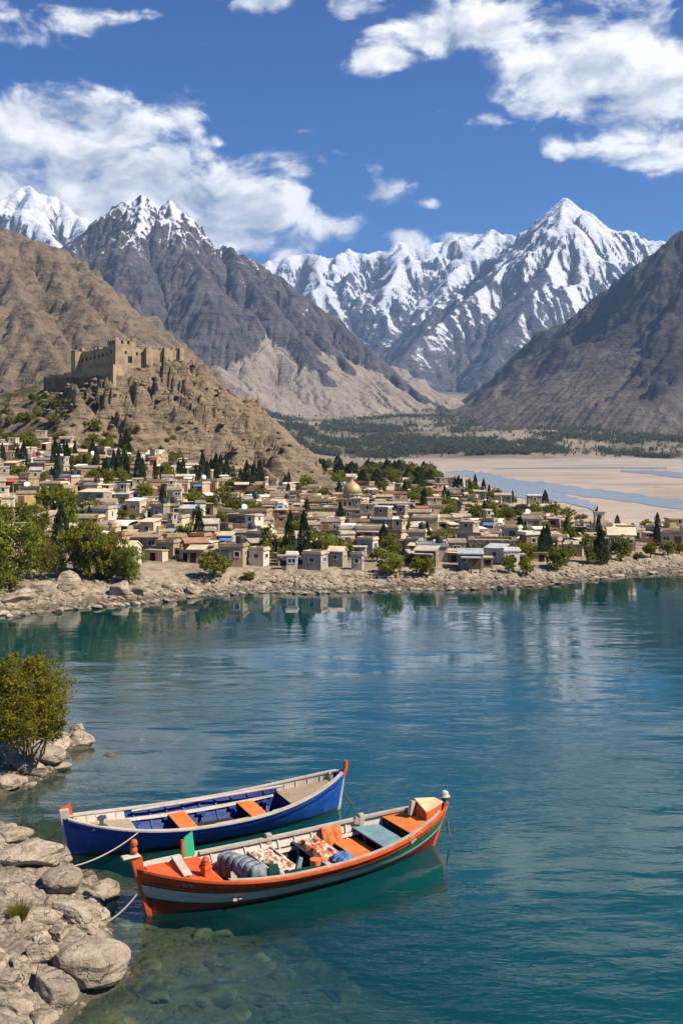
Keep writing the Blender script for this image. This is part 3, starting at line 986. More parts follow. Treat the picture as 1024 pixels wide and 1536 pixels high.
# upper left wing (shaded side), corner bastion, keep tower, right wing in three stretches
wl, Ml, Ll = wall_run(A0, A1, zz(562, 246), zz(527, 246), 1.4, 'wall', .7, merh=.5, zt2=zz(520, 243))
for k in range(7):
    opening(Ml, 1.8 + k * (Ll - 3.0) / 7, zz(541, 245) + k * .16, .5, .75, fort)
tw = MB(); tw.box(-1.3, 1.3, -1.3, 1.6, zz(566, 250), zz(528, 250)); tw.box(-1.45, -.5, -1.4, 1.6, zz(528, 250), zz(526, 250)); tw.box(.4, 1.35, -1.4, 1.6, zz(528, 250), zz(525.5, 250))
tw.build('corner_bastion', M_fort, fort, (A0[0], A0[1], 0), R(35))
KA = math.atan2(A2[1] - A1[1], A2[0] - A1[0])
kx, ky = pl(183, 241)
kt = MB()
kt.box(-2.7, 2.7, -2.4, 2.6, zz(572, 241), zz(512, 241), 0, None, .12)
for s in range(4):
    kt.box(-2.65 + s * 1.45, -2.65 + s * 1.45 + .85, -2.35, -1.9, zz(512, 241) - .02, zz(512, 241) + (.55 if s in (0, 2, 3) else .2))
    kt.box(-2.6, -2.1, -2.2 + s * 1.2, -1.5 + s * 1.2, zz(512, 241) - .02, zz(512, 241) + .5)
keep = kt.build('keep_tower', M_fort, fort, (kx, ky, 0), KA - .02)
Mk = Matrix.Translation((kx, ky, 0)) @ Matrix.Rotation(KA - .02, 4, 'Z') @ Matrix.Translation((-2.6, -2.33, 0))
for x_ in (1.7, 3.3): opening(Mk, x_, zz(517, 241), .55, .8, fort)
opening(Mk, 2.6, zz(532, 241), .5, .7, fort)
opening(Mk, 3.7, zz(545, 241), 1.1, 1.6, fort, 'gateway')
Mk2 = Matrix.Translation((kx, ky, 0)) @ Matrix.Rotation(KA - .02, 4, 'Z') @ Matrix.Translation((-2.62, 2.4, 0)) @ Matrix.Rotation(R(-90), 4, 'Z')
for x_, py_ in ((1.6, 518), (3.2, 518), (2.4, 531)): opening(Mk2, x_, zz(py_, 241), .5, .8, fort)
B0, B1, B2 = pl(193, 242.5), pl(221, 245), pl(248, 248)
w1_, M1, L1 = wall_run(B0, B1, zz(575, 244), zz(524, 244), 1.3, 'wall', .7)
for k in range(4): opening(M1, .9 + k * 1.25, zz(533, 244), .5, .75, fort)
opening(M1, 1.2, zz(529, 244), .6, 1.3, fort)
w2_, M2, L2_ = wall_run(B1, B2, zz(572, 247), zz(525, 247), 1.3, 'wall', .7)
w3_, M3, L3 = wall_run(B2, A2, zz(568, 250), zz(526, 250), 1.3, 'wall', .7)
for (px_, Y_) in ((221, 244.6), (248, 247.6), (271, 250.6)):
    bt = MB(); bt.box(-.7, .7, -.9, .8, zz(570, Y_), zz(522, Y_), 0, None, .18)
    bt.build('buttress', M_fort, fort, (*pl(px_, Y_), 0), KA)
Bk = pl(190, 262)
wall_run(A2, Bk, zz(560, 255), zz(526, 253), 1.2, 'wall', .7)
wall_run(Bk, A0, zz(560, 255), zz(527, 253), 1.2, 'wall', .7)
rf = MB(); rf.prism([(A0[0] + .8, A0[1] + .3), (A1[0], A1[1] + 1), (A2[0] - .6, A2[1] + .4), (Bk[0], Bk[1] - .6)], zz(545, 248), zz(530, 248))
rf.build('inner_roof', M_fort, fort)
# long terrace wall in front, lower, with stone debris
T0, T1, T2 = pl(66, 244), pl(170, 233), pl(188, 237)
tr = empty('terrace_wall', (0, 0, 0))
tag(tr, 'long plain retaining wall below the fort, falling away to the side in shade', 'wall')
wall_run(T0, T1, zz(595, 239), zz(563, 240), 1.0, 'wall', 0, tr, zt2=zz(547, 235))
wall_run(T1, T2, zz(585, 236), zz(547, 235), 1.0, 'return_wall', 0, tr, zt2=zz(548, 236))
tf = MB(); tf.prism([T0, T1, T2, pl(178, 242), pl(118, 251)], zz(590, 240), zz(566, 240)); tf.build('terrace', M_fort, tr)
# ------------------------------------------------------------------ village houses
def plaster(name, a, b, stain=.5):
    m_, t = new_mat(name)
    p = objpos(t)
    rnd = t.n('ShaderNodeObjectInfo').outputs['Random']
    off = t.vm('ADD', p, t.xyz(t.m('MULTIPLY', rnd, 37.0), t.m('MULTIPLY', rnd, 91.0), 0))
    n = t.noise(off, 1.1, 5, .65)
    drip = t.noise(t.vm('MULTIPLY', off, (2.2, 2.2, .5)), 1.3, 4, .65)
    col = t.mix(t.mr(n, .35, .65), a, b)
    col = t.mix(t.mr(drip, .52, .72, 0, stain), col, tuple(c * .55 for c in a))
    col = t.n('ShaderNodeHueSaturation', {'Value': t.mr(rnd, 0, 1, .78, 1.15, False), 'Color': col}).outputs[0]
    finish(t, col, .92, n, .3, .05, .15)
    return m_


WALLS = {
    'cream': plaster('cream_plaster', (0.477, 0.363, 0.227), (0.615, 0.480, 0.311)),
    'beige': plaster('beige_plaster', (0.350, 0.255, 0.151), (0.466, 0.343, 0.210)),
    'white': plaster('white_plaster', (0.551, 0.470, 0.344), (0.721, 0.627, 0.470), .45),
    'brown': plaster('brown_mud', (0.212, 0.142, 0.080), (0.318, 0.216, 0.122)),
    'grey': plaster('grey_plaster', (0.339, 0.289, 0.223), (0.477, 0.412, 0.315)),
    'tan': plaster('tan_mud', (0.286, 0.206, 0.122), (0.403, 0.294, 0.176)),
    'yellow': plaster('yellow_plaster', (0.488, 0.323, 0.126), (0.636, 0.441, 0.185)),
    'rust': plaster('rust_plaster', (0.339, 0.157, 0.084), (0.445, 0.225, 0.118)),
}
ROOFS = {
    'pale': plaster('pale_roof', (0.488, 0.382, 0.252), (0.657, 0.529, 0.370), .4),
    'earth': plaster('earth_roof', (0.297, 0.221, 0.134), (0.424, 0.323, 0.202), .4),
    'grey': plaster('grey_roof', (0.350, 0.294, 0.227), (0.498, 0.421, 0.319), .4),
    'white': plaster('white_tin', (0.700, 0.647, 0.546), (0.848, 0.784, 0.655), .2),
    'blue': plaster('blue_tin', (0.318, 0.343, 0.344), (0.445, 0.470, 0.454), .3),
    'terracotta': plaster('terracotta_roof', (0.350, 0.186, 0.101), (0.456, 0.265, 0.151), .5),
}
m_, t = new_mat('window_glass'); finish(t, (.02, .024, .03), .15, spec=.5); M_glass = m_
m_, t = new_mat('white_frame'); finish(t, (.62, .60, .56), .6); M_frame = m_
m_, t = new_mat('wood_door')
rnd = t.n('ShaderNodeObjectInfo').outputs['Random']
finish(t, t.ramp(rnd, [(0, (.10, .055, .03)), (.5, (.16, .10, .06)), (.8, (.05, .10, .12)), (1, (.20, .07, .04))]), .7); M_door = m_
m_, t = new_mat('steel'); finish(t, (.45, .46, .47), .45, Metallic=.6); M_steel = m_
m_, t = new_mat('black_tank'); finish(t, (.03, .035, .04), .5); M_tank = m_
m_, t = new_mat('white_paint_metal'); finish(t, (.7, .7, .7), .5); M_dish = m_
m_, t = new_mat('blue_tarp'); finish(t, (.10, .22, .42), .6); M_btarp = m_
m_, t = new_mat('red_cloth'); finish(t, (.45, .07, .04), .8); M_redcl = m_

_win = {}


def window_mesh(w, h, deep):
    k = (round(w, 1), round(h, 1), deep)
    if k not in _win:
        w, h = k[0], k[1]
        fr = MB(); f = .07
        fr.box(-w / 2, -w / 2 + f, -.05, .04, 0, h); fr.box(w / 2 - f, w / 2, -.05, .04, 0, h)
        fr.box(-w / 2 + f, w / 2 - f, -.05, .04, 0, f); fr.box(-w / 2 + f, w / 2 - f, -.05, .04, h - f, h)
        if w > .7: fr.box(-.03, .03, -.04, .04, f, h - f)
        pn = MB(); pn.box(-w / 2 + f, w / 2 - f, -.012, .035, f, h - f)
        if not deep:
            fr.box(-w / 2 + f, w / 2 - f, -.012, .035, f, h - f, 1)
            _win[k] = (fr.mesh('window', [M_frame, M_glass]), None)
        else:
            _win[k] = (fr.mesh('window', [M_frame]), pn.mesh('pane', [M_glass]))
    return _win[k]


def put(name, me, parent, M):
    o = bpy.data.objects.new(name, me)
    link(o, parent)
    o.matrix_local = M
    return o


def side(face, w, d):
    """matrix that maps wall coordinates (along, out, up) to the house: face 0 front, 1 the +x side, 2 the -x side"""
    if face == 0: return Matrix.Translation((0, -d / 2, 0))
    if face == 1: return Matrix.Translation((w / 2, 0, 0)) @ Matrix.Rotation(R(90), 4, 'Z')
    return Matrix.Translation((-w / 2, 0, 0)) @ Matrix.Rotation(R(-90), 4, 'Z')


def house(x, y, z, rz, w, d, h, wall, roof, rng, storeys=1, kind='flat', near=False, extra=()):
    e = empty('house', (x, y, z), rz)
    wm = WALLS[wall]
    mb = MB(); mb.box(-w / 2, w / 2, -d / 2, d / 2, -1.6, h)
    bodies = [(w, d, 0, h)]
    mb.build('wall', wm, e)
    ov = .10
    rb = MB()
    if kind == 'flat':
        rb.box(-w / 2 - ov, w / 2 + ov, -d / 2 - ov, d / 2 + ov, h, h + .16)
        rb.box(-w / 2 - .02, w / 2 + .02, -d / 2 - .02, -d / 2 + .12, h + .16, h + .32)
        rb.box(-w / 2 - .02, w / 2 + .02, d / 2 - .12, d / 2 + .02, h + .16, h + .32)
        rb.box(w / 2 - .12, w / 2 + .02, -d / 2 + .12, d / 2 - .12, h + .16, h + .32)
        rb.box(-w / 2 - .02, -w / 2 + .12, -d / 2 + .12, d / 2 - .12, h + .16, h + .32)
    elif kind == 'gable':
        g = .28 * d
        v = [(-w / 2 - ov, -d / 2 - ov, h - .02), (w / 2 + ov, -d / 2 - ov, h - .02), (w / 2 + ov, 0, h + g), (-w / 2 - ov, 0, h + g), (w / 2 + ov, d / 2 + ov, h - .02), (-w / 2 - ov, d / 2 + ov, h - .02)]
        v2 = [(a, b, c + .08) for a, b, c in v]
        rb.add(v + v2, [(3, 2, 1, 0), (5, 4, 2, 3), (6, 7, 8, 9), (9, 8, 10, 11), (0, 1, 7, 6), (1, 2, 8, 7), (2, 4, 10, 8), (4, 5, 11, 10), (5, 3, 9, 11), (3, 0, 6, 9)])
        gb = MB(); gb.add([(-w / 2, -d / 2, h), (-w / 2, d / 2, h), (-w / 2, 0, h + g * .94), (w / 2, -d / 2, h), (w / 2, d / 2, h), (w / 2, 0, h + g * .94)], [(0, 2, 1), (3, 4, 5), (0, 3, 5, 2), (1, 2, 5, 4)])
        gb.build('gable', wm, e)
    else:  # shed roof falling to the front
        g = .32
        v = [(-w / 2 - ov, -d / 2 - .35, h + .02), (w / 2 + ov, -d / 2 - .35, h + .02), (w / 2 + ov, d / 2 + ov, h + g), (-w / 2 - ov, d / 2 + ov, h + g)]
        v2 = [(a, b, c + .08) for a, b, c in v]
        rb.add(v + v2, [(3, 2, 1, 0), (4, 5, 6, 7), (0, 1, 5, 4), (1, 2, 6, 5), (2, 3, 7, 6), (3, 0, 4, 7)])
    rb.build('roof', ROOFS[roof], e)
    if storeys == 2:
        w2, d2, h2 = w * rng.uniform(.45, .72), d * .75, h * .9
        ox = (w - w2) / 2 * rng.choice((-1, 1)) * .9
        ub = MB(); ub.box(ox - w2 / 2, ox + w2 / 2, -d2 / 2 + .2, d2 / 2 + .2, h + .1, h + .1 + h2)
        ub.build('upper_storey', wm, e)
        r2 = MB(); r2.box(ox - w2 / 2 - ov, ox + w2 / 2 + ov, -d2 / 2 + .2 - ov, d2 / 2 + .2 + ov, h + .1 + h2, h + .26 + h2)
        r2.build('upper_roof', ROOFS[roof], e)
        me, pn = window_mesh(.5, .6, near)
        for k in range(max(1, int(w2 / 1.2))):
            xw = ox - w2 / 2 + (k + .5) * w2 / max(1, int(w2 / 1.2))
            o = put('window', me, e, Matrix.Translation((xw, -d2 / 2 + .2, h + .35 + h2 * .3)))
            if pn: put('pane', pn, o, Matrix())
        o = put('window', me, e, Matrix.Translation((ox + w2 / 2, .2, h + .35 + h2 * .3)) @ Matrix.Rotation(R(90), 4, 'Z'))
        if pn: put('pane', pn, o, Matrix())
    # door and windows on the two sides one can see
    nW = 0
    ww = rng.choice((.5, .6, .8)); wh = min(rng.choice((.5, .6, .7)), h * .42)
    me, pn = window_mesh(ww, wh, near)
    n = max(1, int(w / .95)); dk = rng.randrange(n)
    for k in range(n):
        xx = -w / 2 + (k + .5) * w / n
        if k == dk and n > 1:
            db = MB(); db.box(xx - .38, xx + .38, -d / 2 - .03, -d / 2 + .05, 0, min(1.75, h * .82))
            db.build('door', M_door, e)
        elif rng.random() < .85 or n == 1:
            o = put('window', me, e, Matrix.Translation((xx, -d / 2, h * .42))); nW += 1
            if pn: put('pane', pn, o, Matrix())
    n = max(1, int(d / 1.5))
    for k in range(n):
        if rng.random() < .75:
            o = put('window', me, e, side(1, w, d) @ Matrix.Translation((-d / 2 + (k + .5) * d / n, 0, h * .42))); nW += 1
            if pn: put('pane', pn, o, Matrix())
    if rng.random() < .45:      # a lower room built on to one side
        sg_ = rng.choice((-1, 1)); aw, ad, ah = w * rng.uniform(.3, .5), d * rng.uniform(.5, .8), h * rng.uniform(.6, .8)
        xa = sg_ * (w / 2 + aw / 2 + .01); ya = rng.uniform(-.2, .2) * d
        q = MB(); q.box(xa - aw / 2, xa + aw / 2, ya - ad / 2, ya + ad / 2, -1.6, ah); q.build('annex', WALLS[rng.choice((wall, wall, 'tan', 'cream'))], e)
        q = MB(); q.box(xa - aw / 2 - .06, xa + aw / 2 + (.06 if sg_ > 0 else -.02), ya - ad / 2 - .12, ya + ad / 2 + .06, ah, ah + .1); q.build('annex_roof', ROOFS[rng.choice((roof, 'earth', 'grey', 'pale'))], e)
        q = MB(); q.box(xa - .3, xa + .3, ya - ad / 2 - .03, ya - ad / 2 + .05, ah * .3, ah * .8); q.build('opening', M_dark, e)
    if rng.random() < .12:
        q = MB(); xq = rng.uniform(-.3, .1) * w; q.sheet([[(xq + a * .35, -d / 2 - .06 - b * .75, h * .92 - b * .3) for a in range(5)] for b in (0, .5, 1)], 0, False, .03); q.build('awning', rng.choice((M_btarp, M_redcl, ROOFS['white'], ROOFS['earth'], ROOFS['pale'], ROOFS['grey'])), e)
    if 'porch' in extra:
        pw = w * .8
        pb = MB(); pb.box(-pw / 2, pw / 2, -d / 2 - 1.2, -d / 2 - .02, h * .80, h * .80 + .1); pb.build('porch_roof', ROOFS[roof], e)
        for k in range(3):
            xb = -pw / 2 + .12 + k * (pw - .24) / 2
            q = MB(); q.box(xb - .06, xb + .06, -d / 2 - 1.12, -d / 2 - 1.0, -1.2, h * .80); q.build('post', M_timber, e)
    if 'tank' in extra and storeys == 1 and kind == 'flat':
        q = MB(); q.lathe([(0.02, 0), (.38, 0), (.40, .1), (.40, .65), (.3, .78), (.12, .82), (.1, .9), (.02, .9)], 12, (w * .25, d * .1, h + .16)); q.build('water_tank', M_tank, e)
    if 'dish' in extra and kind == 'flat':
        q = MB(); q.lathe([(.03, 0), (.2, .04), (.38, .16), (.36, .17), (.18, .06), (.02, .03)], 12)
        o = q.build('satellite_dish', M_dish, e); o.location = (-w * .3, -d * .25, h + .55); o.rotation_euler = (R(60), 0, R(30))
        q = MB(); q.tube([(-w * .3, -d * .25, h + .1), (-w * .3, -d * .25, h + .6)], .03, 6); q.build('dish_pole', M_steel, e)
    if 'chimney' in extra:
        q = MB(); q.box(w * .3, w * .3 + .3, d * .1, d * .1 + .3, h, h + .9); q.build('chimney', wm, e)
    if 'stair' in extra:
        q = MB()
        for k in range(6): q.box(w / 2 + .02, w / 2 + .7, -d / 2 + k * .32, d / 2, -1.2 if k == 0 else k * h / 7, (k + 1) * h / 7)
        q.build('outside_stair', wm, e)
    return e, nW


ORD = 'first second third fourth fifth sixth seventh eighth ninth tenth eleventh twelfth thirteenth fourteenth fifteenth sixteenth seventeenth eighteenth nineteenth twentieth'.split()


def ordinal(k):
    if k < 20: return ORD[k]
    tens = ['twenty', 'thirty', 'forty', 'fifty', 'sixty', 'seventy', 'eighty', 'ninety'][(k + 1) // 10 - 2]
    u = (k + 1) % 10
    return {'twenty': 'twentieth', 'thirty': 'thirtieth', 'forty': 'fortieth', 'fifty': 'fiftieth', 'sixty': 'sixtieth', 'seventy': 'seventieth', 'eighty': 'eightieth', 'ninety': 'ninetieth'}[tens] if u == 0 else tens + '-' + ORD[u - 1]


FOOT = []          # taken footprints: (x, y, radius)


def clear(x, y, r):
    return all((x - a) ** 2 + (y - b) ** 2 > (r + c) ** 2 for a, b, c in FOOT)


def solve_Y(px, py, z_of=None):
    """how far away the land is that shows at pixel (px, py): march along the ray"""
    Y = np.concatenate([np.arange(70, 330, .4), np.arange(330, 1500, 4)])
    X = (px - HX) / FPX * Y
    ray = CAMZ + (HY - py) / FPX * Y
    g = ground_z(X, Y)[0]
    hit = np.nonzero(g >= ray)[0]
    return float(Y[hit[0]]) if len(hit) else None


rng = random.Random(42)
HOUSES = []


def add_house(px, Y, wpx, hpx, wall, roof, storeys=1, kind='flat', extra=(), rz=None, depth=None):
    x = (px - HX) / FPX * Y
    w = wpx / FPX * Y; h = hpx / FPX * Y
    if storeys == 2: h *= .52
    h = max(h * .9, 1.3)
    d = depth or w * rng.uniform(.65, .9)
    z = land_z(x, Y) + .1
    rz = rng.uniform(-.5, .32) if rz is None else rz
    sw = w / (abs(math.cos(rz)) + .7 * abs(math.sin(rz)))
    e, nW = house(x, Y, z, rz, sw, min(d, sw), h, wall, roof, rng, storeys, kind, Y < 112, extra)
    FOOT.append((x, Y, .5 * math.hypot(sw, min(d, sw)) * .72))
    HOUSES.append((e, px, Y, wall, roof, storeys, kind, extra, nW))
    return e


# houses one can pick out in the photograph: px, py of the base, width, height, wall, roof ...
PICK = [
    (386, 812, 48, 27, 'white', 'pale', 2, 'flat', ()), (434, 829, 50, 18, 'grey', 'pale', 1, 'flat', ()), (389, 849, 34, 15, 'white', 'pale', 1, 'flat', ()), (438, 857, 20, 10, 'white', 'white', 1, 'flat', ()),
    (473, 855, 41, 21, 'grey', 'pale', 1, 'flat', ()), (506, 851, 32, 19, 'grey', 'pale', 1, 'gable', ()), (369, 820, 40, 15, 'cream', 'pale', 1, 'flat', ('tank',)), (340, 825, 28, 15, 'grey', 'grey', 1, 'shed', ()),
    (300, 826, 36, 18, 'brown', 'terracotta', 1, 'flat', ('porch',)), (293, 838, 46, 14, 'brown', 'terracotta', 1, 'shed', ()), (311, 806, 42, 14, 'grey', 'grey', 1, 'gable', ()), (260, 811, 24, 22, 'grey', 'earth', 2, 'flat', ()),
    (288, 782, 42, 14, 'white', 'blue', 1, 'shed', ()), (300, 771, 20, 15, 'white', 'grey', 1, 'flat', ()), (382, 789, 58, 21, 'beige', 'earth', 1, 'flat', ('dish',)), (418, 770, 32, 15, 'white', 'pale', 1, 'gable', ()),
    (445, 767, 24, 11, 'grey', 'grey', 1, 'flat', ()), (480, 766, 52, 13, 'brown', 'earth', 1, 'flat', ()), (443, 781, 31, 15, 'brown', 'earth', 1, 'flat', ()), (471, 779, 36, 12, 'tan', 'earth', 1, 'flat', ()), (486, 789, 36, 12, 'cream', 'pale', 1, 'flat', ('porch',)),
    (458, 805, 52, 16, 'beige', 'pale', 1, 'flat', ()), (344, 757, 32, 13, 'white', 'pale', 1, 'flat', ()), (336, 735, 21, 13, 'beige', 'earth', 1, 'flat', ()), (278, 728, 34, 11, 'cream', 'white', 1, 'flat', ()),
    (536, 856, 22, 15, 'grey', 'grey', 1, 'flat', ()), (519, 821, 30, 15, 'white', 'pale', 1, 'flat', ()), (551, 831, 36, 17, 'white', 'pale', 1, 'flat', ()), (595, 818, 30, 19, 'cream', 'earth', 2, 'flat', ()), (495, 830, 32, 11, 'cream', 'blue', 1, 'flat', ()),
    (621, 833, 30, 12, 'white', 'grey', 1, 'flat', ()), (684, 835, 33, 15, 'yellow', 'pale', 1, 'flat', ('stair',)), (557, 784, 20, 15, 'white', 'pale', 1, 'flat', ()), (52, 815, 42, 14, 'grey', 'grey', 1, 'flat', ()), (160, 812, 44, 17, 'cream', 'pale', 1, 'flat', ()), (180, 826, 34, 14, 'beige', 'terracotta', 1, 'flat', ()),
    (167, 775, 20, 14, 'white', 'pale', 1, 'flat', ()), (70, 795, 40, 14, 'brown', 'grey', 1, 'shed', ('porch',)), (215, 770, 40, 16, 'beige', 'pale', 1, 'flat', ('porch',)), (10, 765, 30, 15, 'white', 'pale', 2, 'flat', ()), (140, 737, 30, 14, 'grey', 'pale', 1, 'flat', ()), (82, 742, 42, 10, 'tan', 'pale', 1, 'flat', ()),
    (66, 712, 44, 12, 'tan', 'earth', 1, 'flat', ()), (45, 702, 20, 9, 'white', 'white', 1, 'flat', ()), (225, 745, 40, 12, 'rust', 'terracotta', 1, 'flat', ()), (252, 838, 40, 12, 'tan', 'earth', 1, 'flat', ()), (660, 792, 34, 14, 'white', 'pale', 1, 'flat', ()), (690, 790, 34, 13, 'cream', 'pale', 1, 'flat', ()), (735, 797, 24, 14, 'grey', 'pale', 2, 'flat', ()),
    (805, 820, 26, 15, 'cream', 'earth', 1, 'flat', ()), (880, 800, 22, 13, 'white', 'pale', 1, 'flat', ()), (1000, 802, 26, 13, 'yellow', 'earth', 1, 'flat', ()), (745, 845, 40, 13, 'white', 'blue', 1, 'shed', ()), (705, 855, 46, 13, 'grey', 'blue', 1, 'shed', ('porch',)), (640, 850, 44, 12, 'brown', 'grey', 1, 'shed', ('porch',)), (765, 850, 30, 10, 'white', 'white', 1, 'flat', ()),
]

# ------------------------------------------------------------------ landmarks first, so that nothing is built through them
m_, t = new_mat('gold_leaf'); finish(t, t.mix(t.noise(objpos(t), 1.5, 4), (.44, .29, .12), (.58, .40, .18)), .5, Metallic=.25); M_gold = m_
m_, t = new_mat('green_tile'); finish(t, (.22, .24, .09), .5); M_gtile = m_
m_, t = new_mat('red_trim'); finish(t, (.45, .13, .06), .7); M_rtrim = m_


def landmark(px, py, dy=0):
    Y = solve_Y(px, py) + dy
    x = (px - HX) / FPX * Y
    return x, Y, land_z(x, Y), Y / FPX


mx, my, mz, mu = landmark(528, 776); mz += .55
mq = empty('mosque', (mx, my, mz), R(-14))
tag(mq, 'tiered cream mosque under a golden dome with a tall finial in the village', 'mosque')
u = mu
b = MB(); b.box(-44 * u, 44 * u, -20 * u, 26 * u, -3, 9 * u); b.build('plinth', WALLS['tan'], mq)
b = MB(); b.box(-48 * u, 48 * u, -24 * u, 30 * u, 9 * u, 10.6 * u); b.build('terrace', ROOFS['pale'], mq)
b = MB(); b.box(-19 * u, 19 * u, -15 * u, 20 * u, 10.6 * u, 22 * u); b.build('hall', WALLS['cream'], mq)
b = MB(); b.box(-21 * u, 21 * u, -17 * u, 22 * u, 22 * u, 23.6 * u); b.build('cornice', ROOFS['pale'], mq)
oct_ = lambda r, z0, z1, nm, mt: (lambda q: (q.lathe([(r, z0), (r, z1)], 12, smooth=False), q.build(nm, mt, mq)))(MB())
oct_(14 * u, 23.6 * u, 29 * u, 'drum', WALLS['cream'])
oct_(15.8 * u, 29 * u, 30.4 * u, 'drum_cornice', ROOFS['pale'])
b = MB(); b.lathe([(12.4 * u, 0), (13.2 * u, 2 * u), (13.4 * u, 5 * u), (12.9 * u, 8 * u), (11.2 * u, 11 * u), (8.2 * u, 14 * u), (4.6 * u, 16.6 * u), (2 * u, 18.6 * u), (.6 * u, 21 * u)], 24, (0, 0, 30.4 * u)); b.build('dome', M_gold, mq)
b = MB(); b.lathe([(13.5 * u, 1.0 * u), (13.75 * u, 2.6 * u), (13.75 * u, 4.2 * u), (13.3 * u, 5.6 * u)], 24, (0, 0, 30.4 * u)); b.build('tile_band', M_gtile, mq)
b = MB(); b.lathe([(.5 * u, 0), (.5 * u, 2 * u), (1.3 * u, 3 * u), (.5 * u, 4.2 * u), (.9 * u, 6 * u), (.35 * u, 8 * u), (.15 * u, 13 * u)], 8, (0, 0, 51 * u)); b.build('finial', M_gold, mq)
for k in range(5):
    b = MB(); xx = (-15 + k * 7.5) * u
    b.box(xx - 1.6 * u, xx + 1.6 * u, -15.3 * u, -14.8 * u, 12.6 * u, 18.5 * u); b.build('window', M_dark, mq)
for k in range(4):
    b = MB(); yy = (-10 + k * 8) * u
    b.box(18.8 * u, 19.3 * u, yy - 1.6 * u, yy + 1.6 * u, 12.6 * u, 18.5 * u); b.build('window', M_dark, mq)
for k in range(12):
    w_ = 2 * math.pi * (k + .5) / 12
    b = MB(); b.box(-.9 * u, .9 * u, -.2 * u, .2 * u, 24.6 * u, 28 * u, 0, Matrix.Rotation(w_, 4, 'Z') @ Matrix.Translation((0, -13.6 * u, 0))); b.build('drum_window', M_dark, mq)
for k in range(9):
    b = MB(); xx = (-42 + k * 10.5) * u; b.box(xx - .8 * u, xx + .8 * u, -22 * u, -20.4 * u, -2, 9 * u); b.build('pillar', WALLS['cream'], mq)
b = MB(); b.box(-19.5 * u, 19.5 * u, -15.5 * u, -15.1 * u, 19.6 * u, 20.8 * u); b.build('red_trim', M_rtrim, mq)
FOOT.append((mx, my, 40 * u)); FOOT.append((mx - 3, my, 3.5)); FOOT.append((mx + 3, my, 3.5)); FOOT.append((mx, my - 5.5, 2.6)); FOOT.append((mx - 2.5, my - 5.5, 2.0)); FOOT.append((mx + 2.5, my - 5.5, 2.0))

# the large roofless stone block close to the shore
bx_, by_, bz_, bu = landmark(738, 836)
sb = empty('stone_block_house', (bx_, by_, bz_), R(-9))
tag(sb, 'large windowless rough stone building standing between the shore trees', 'stone building')
m_, t = new_mat('rubble_masonry')
p = objpos(t)
vo = t.n('ShaderNodeTexVoronoi', {'Vector': p, 'Scale': 3.2})
cc = t.n('ShaderNodeSeparateColor', {0: vo.outputs['Color']}).outputs[0]
finish(t, t.mix(t.mr(vo.outputs['Distance'], .3, .6, 0, .7), t.mix(cc, (.19, .15, .105), (.32, .26, .185)), (.10, .08, .06)), .95, t.m('MULTIPLY', vo.outputs['Distance'], -1), .6, .08, .1)
M_rubble = m_
hw = 37 * bu
q = MB(); q.box(-hw, hw, -.3, .3, -1.5, 26 * bu); q.build('front_wall', M_rubble, sb)
q = MB(); q.box(-hw, -hw + .6, .32, 4.4, -1.5, 26 * bu); q.build('side_wall', M_rubble, sb)
q = MB(); q.box(hw - .6, hw, .32, 4.4, -1.5, 25 * bu); q.build('side_wall', M_rubble, sb)
q = MB(); q.box(-hw, hw, 4.42, 5.0, -1.5, 25.5 * bu); q.build('back_wall', M_rubble, sb)
q = MB(); q.box(-hw + .62, hw - .62, .32, 4.38, 20 * bu, 22 * bu); q.build('roof', ROOFS['earth'], sb)
FOOT.append((bx_ - 1.5, by_ + 2, 2.2)); FOOT.append((bx_ + 1.5, by_ + 2, 2.2)); FOOT.append((bx_, by_ + 2, 2.5))

# long glazed hall and rust annex beside the mosque
gx_, gy2, gz_, gu2 = landmark(588, 776, 3)
gh = empty('glazed_hall', (gx_, gy2, gz_), R(4))
tag(gh, 'long low hall with a dark blue glazed front beside the golden domed mosque', 'hall')
q = MB(); q.box(-27 * gu2, 27 * gu2, 0, 5, -1.5, 18 * gu2); q.build('wall', WALLS['grey'], gh)
q = MB(); q.box(-28 * gu2, 28 * gu2, -.3, 5.3, 18 * gu2, 19.4 * gu2); q.build('roof', ROOFS['grey'], gh)
m_, t = new_mat('blue_glazing'); finish(t, (.03, .06, .09), .12, spec=.6); M_bgl = m_
for k in range(6):
    q = MB(); x0 = (-25 + k * 6.4) * gu2; q.box(x0, x0 + 5.8 * gu2, -.05, .02, 2 * gu2, 16.5 * gu2); q.build('glass_panel', M_bgl, gh)
FOOT.append((gx_ - 2.4, gy2 + 2, 2.4)); FOOT.append((gx_ + 2.4, gy2 + 2, 2.4)); FOOT.append((gx_, gy2 + 2, 2.4))
PICK += [(630, 777, 26, 15, 'rust', 'terracotta', 1, 'flat', ('porch',)), (590, 757, 46, 17, 'beige', 'terracotta', 1, 'flat', ()), (582, 742, 40, 13, 'beige', 'pale', 1, 'flat', ()), (468, 762, 40, 14, 'brown', 'earth', 1, 'flat', ())]

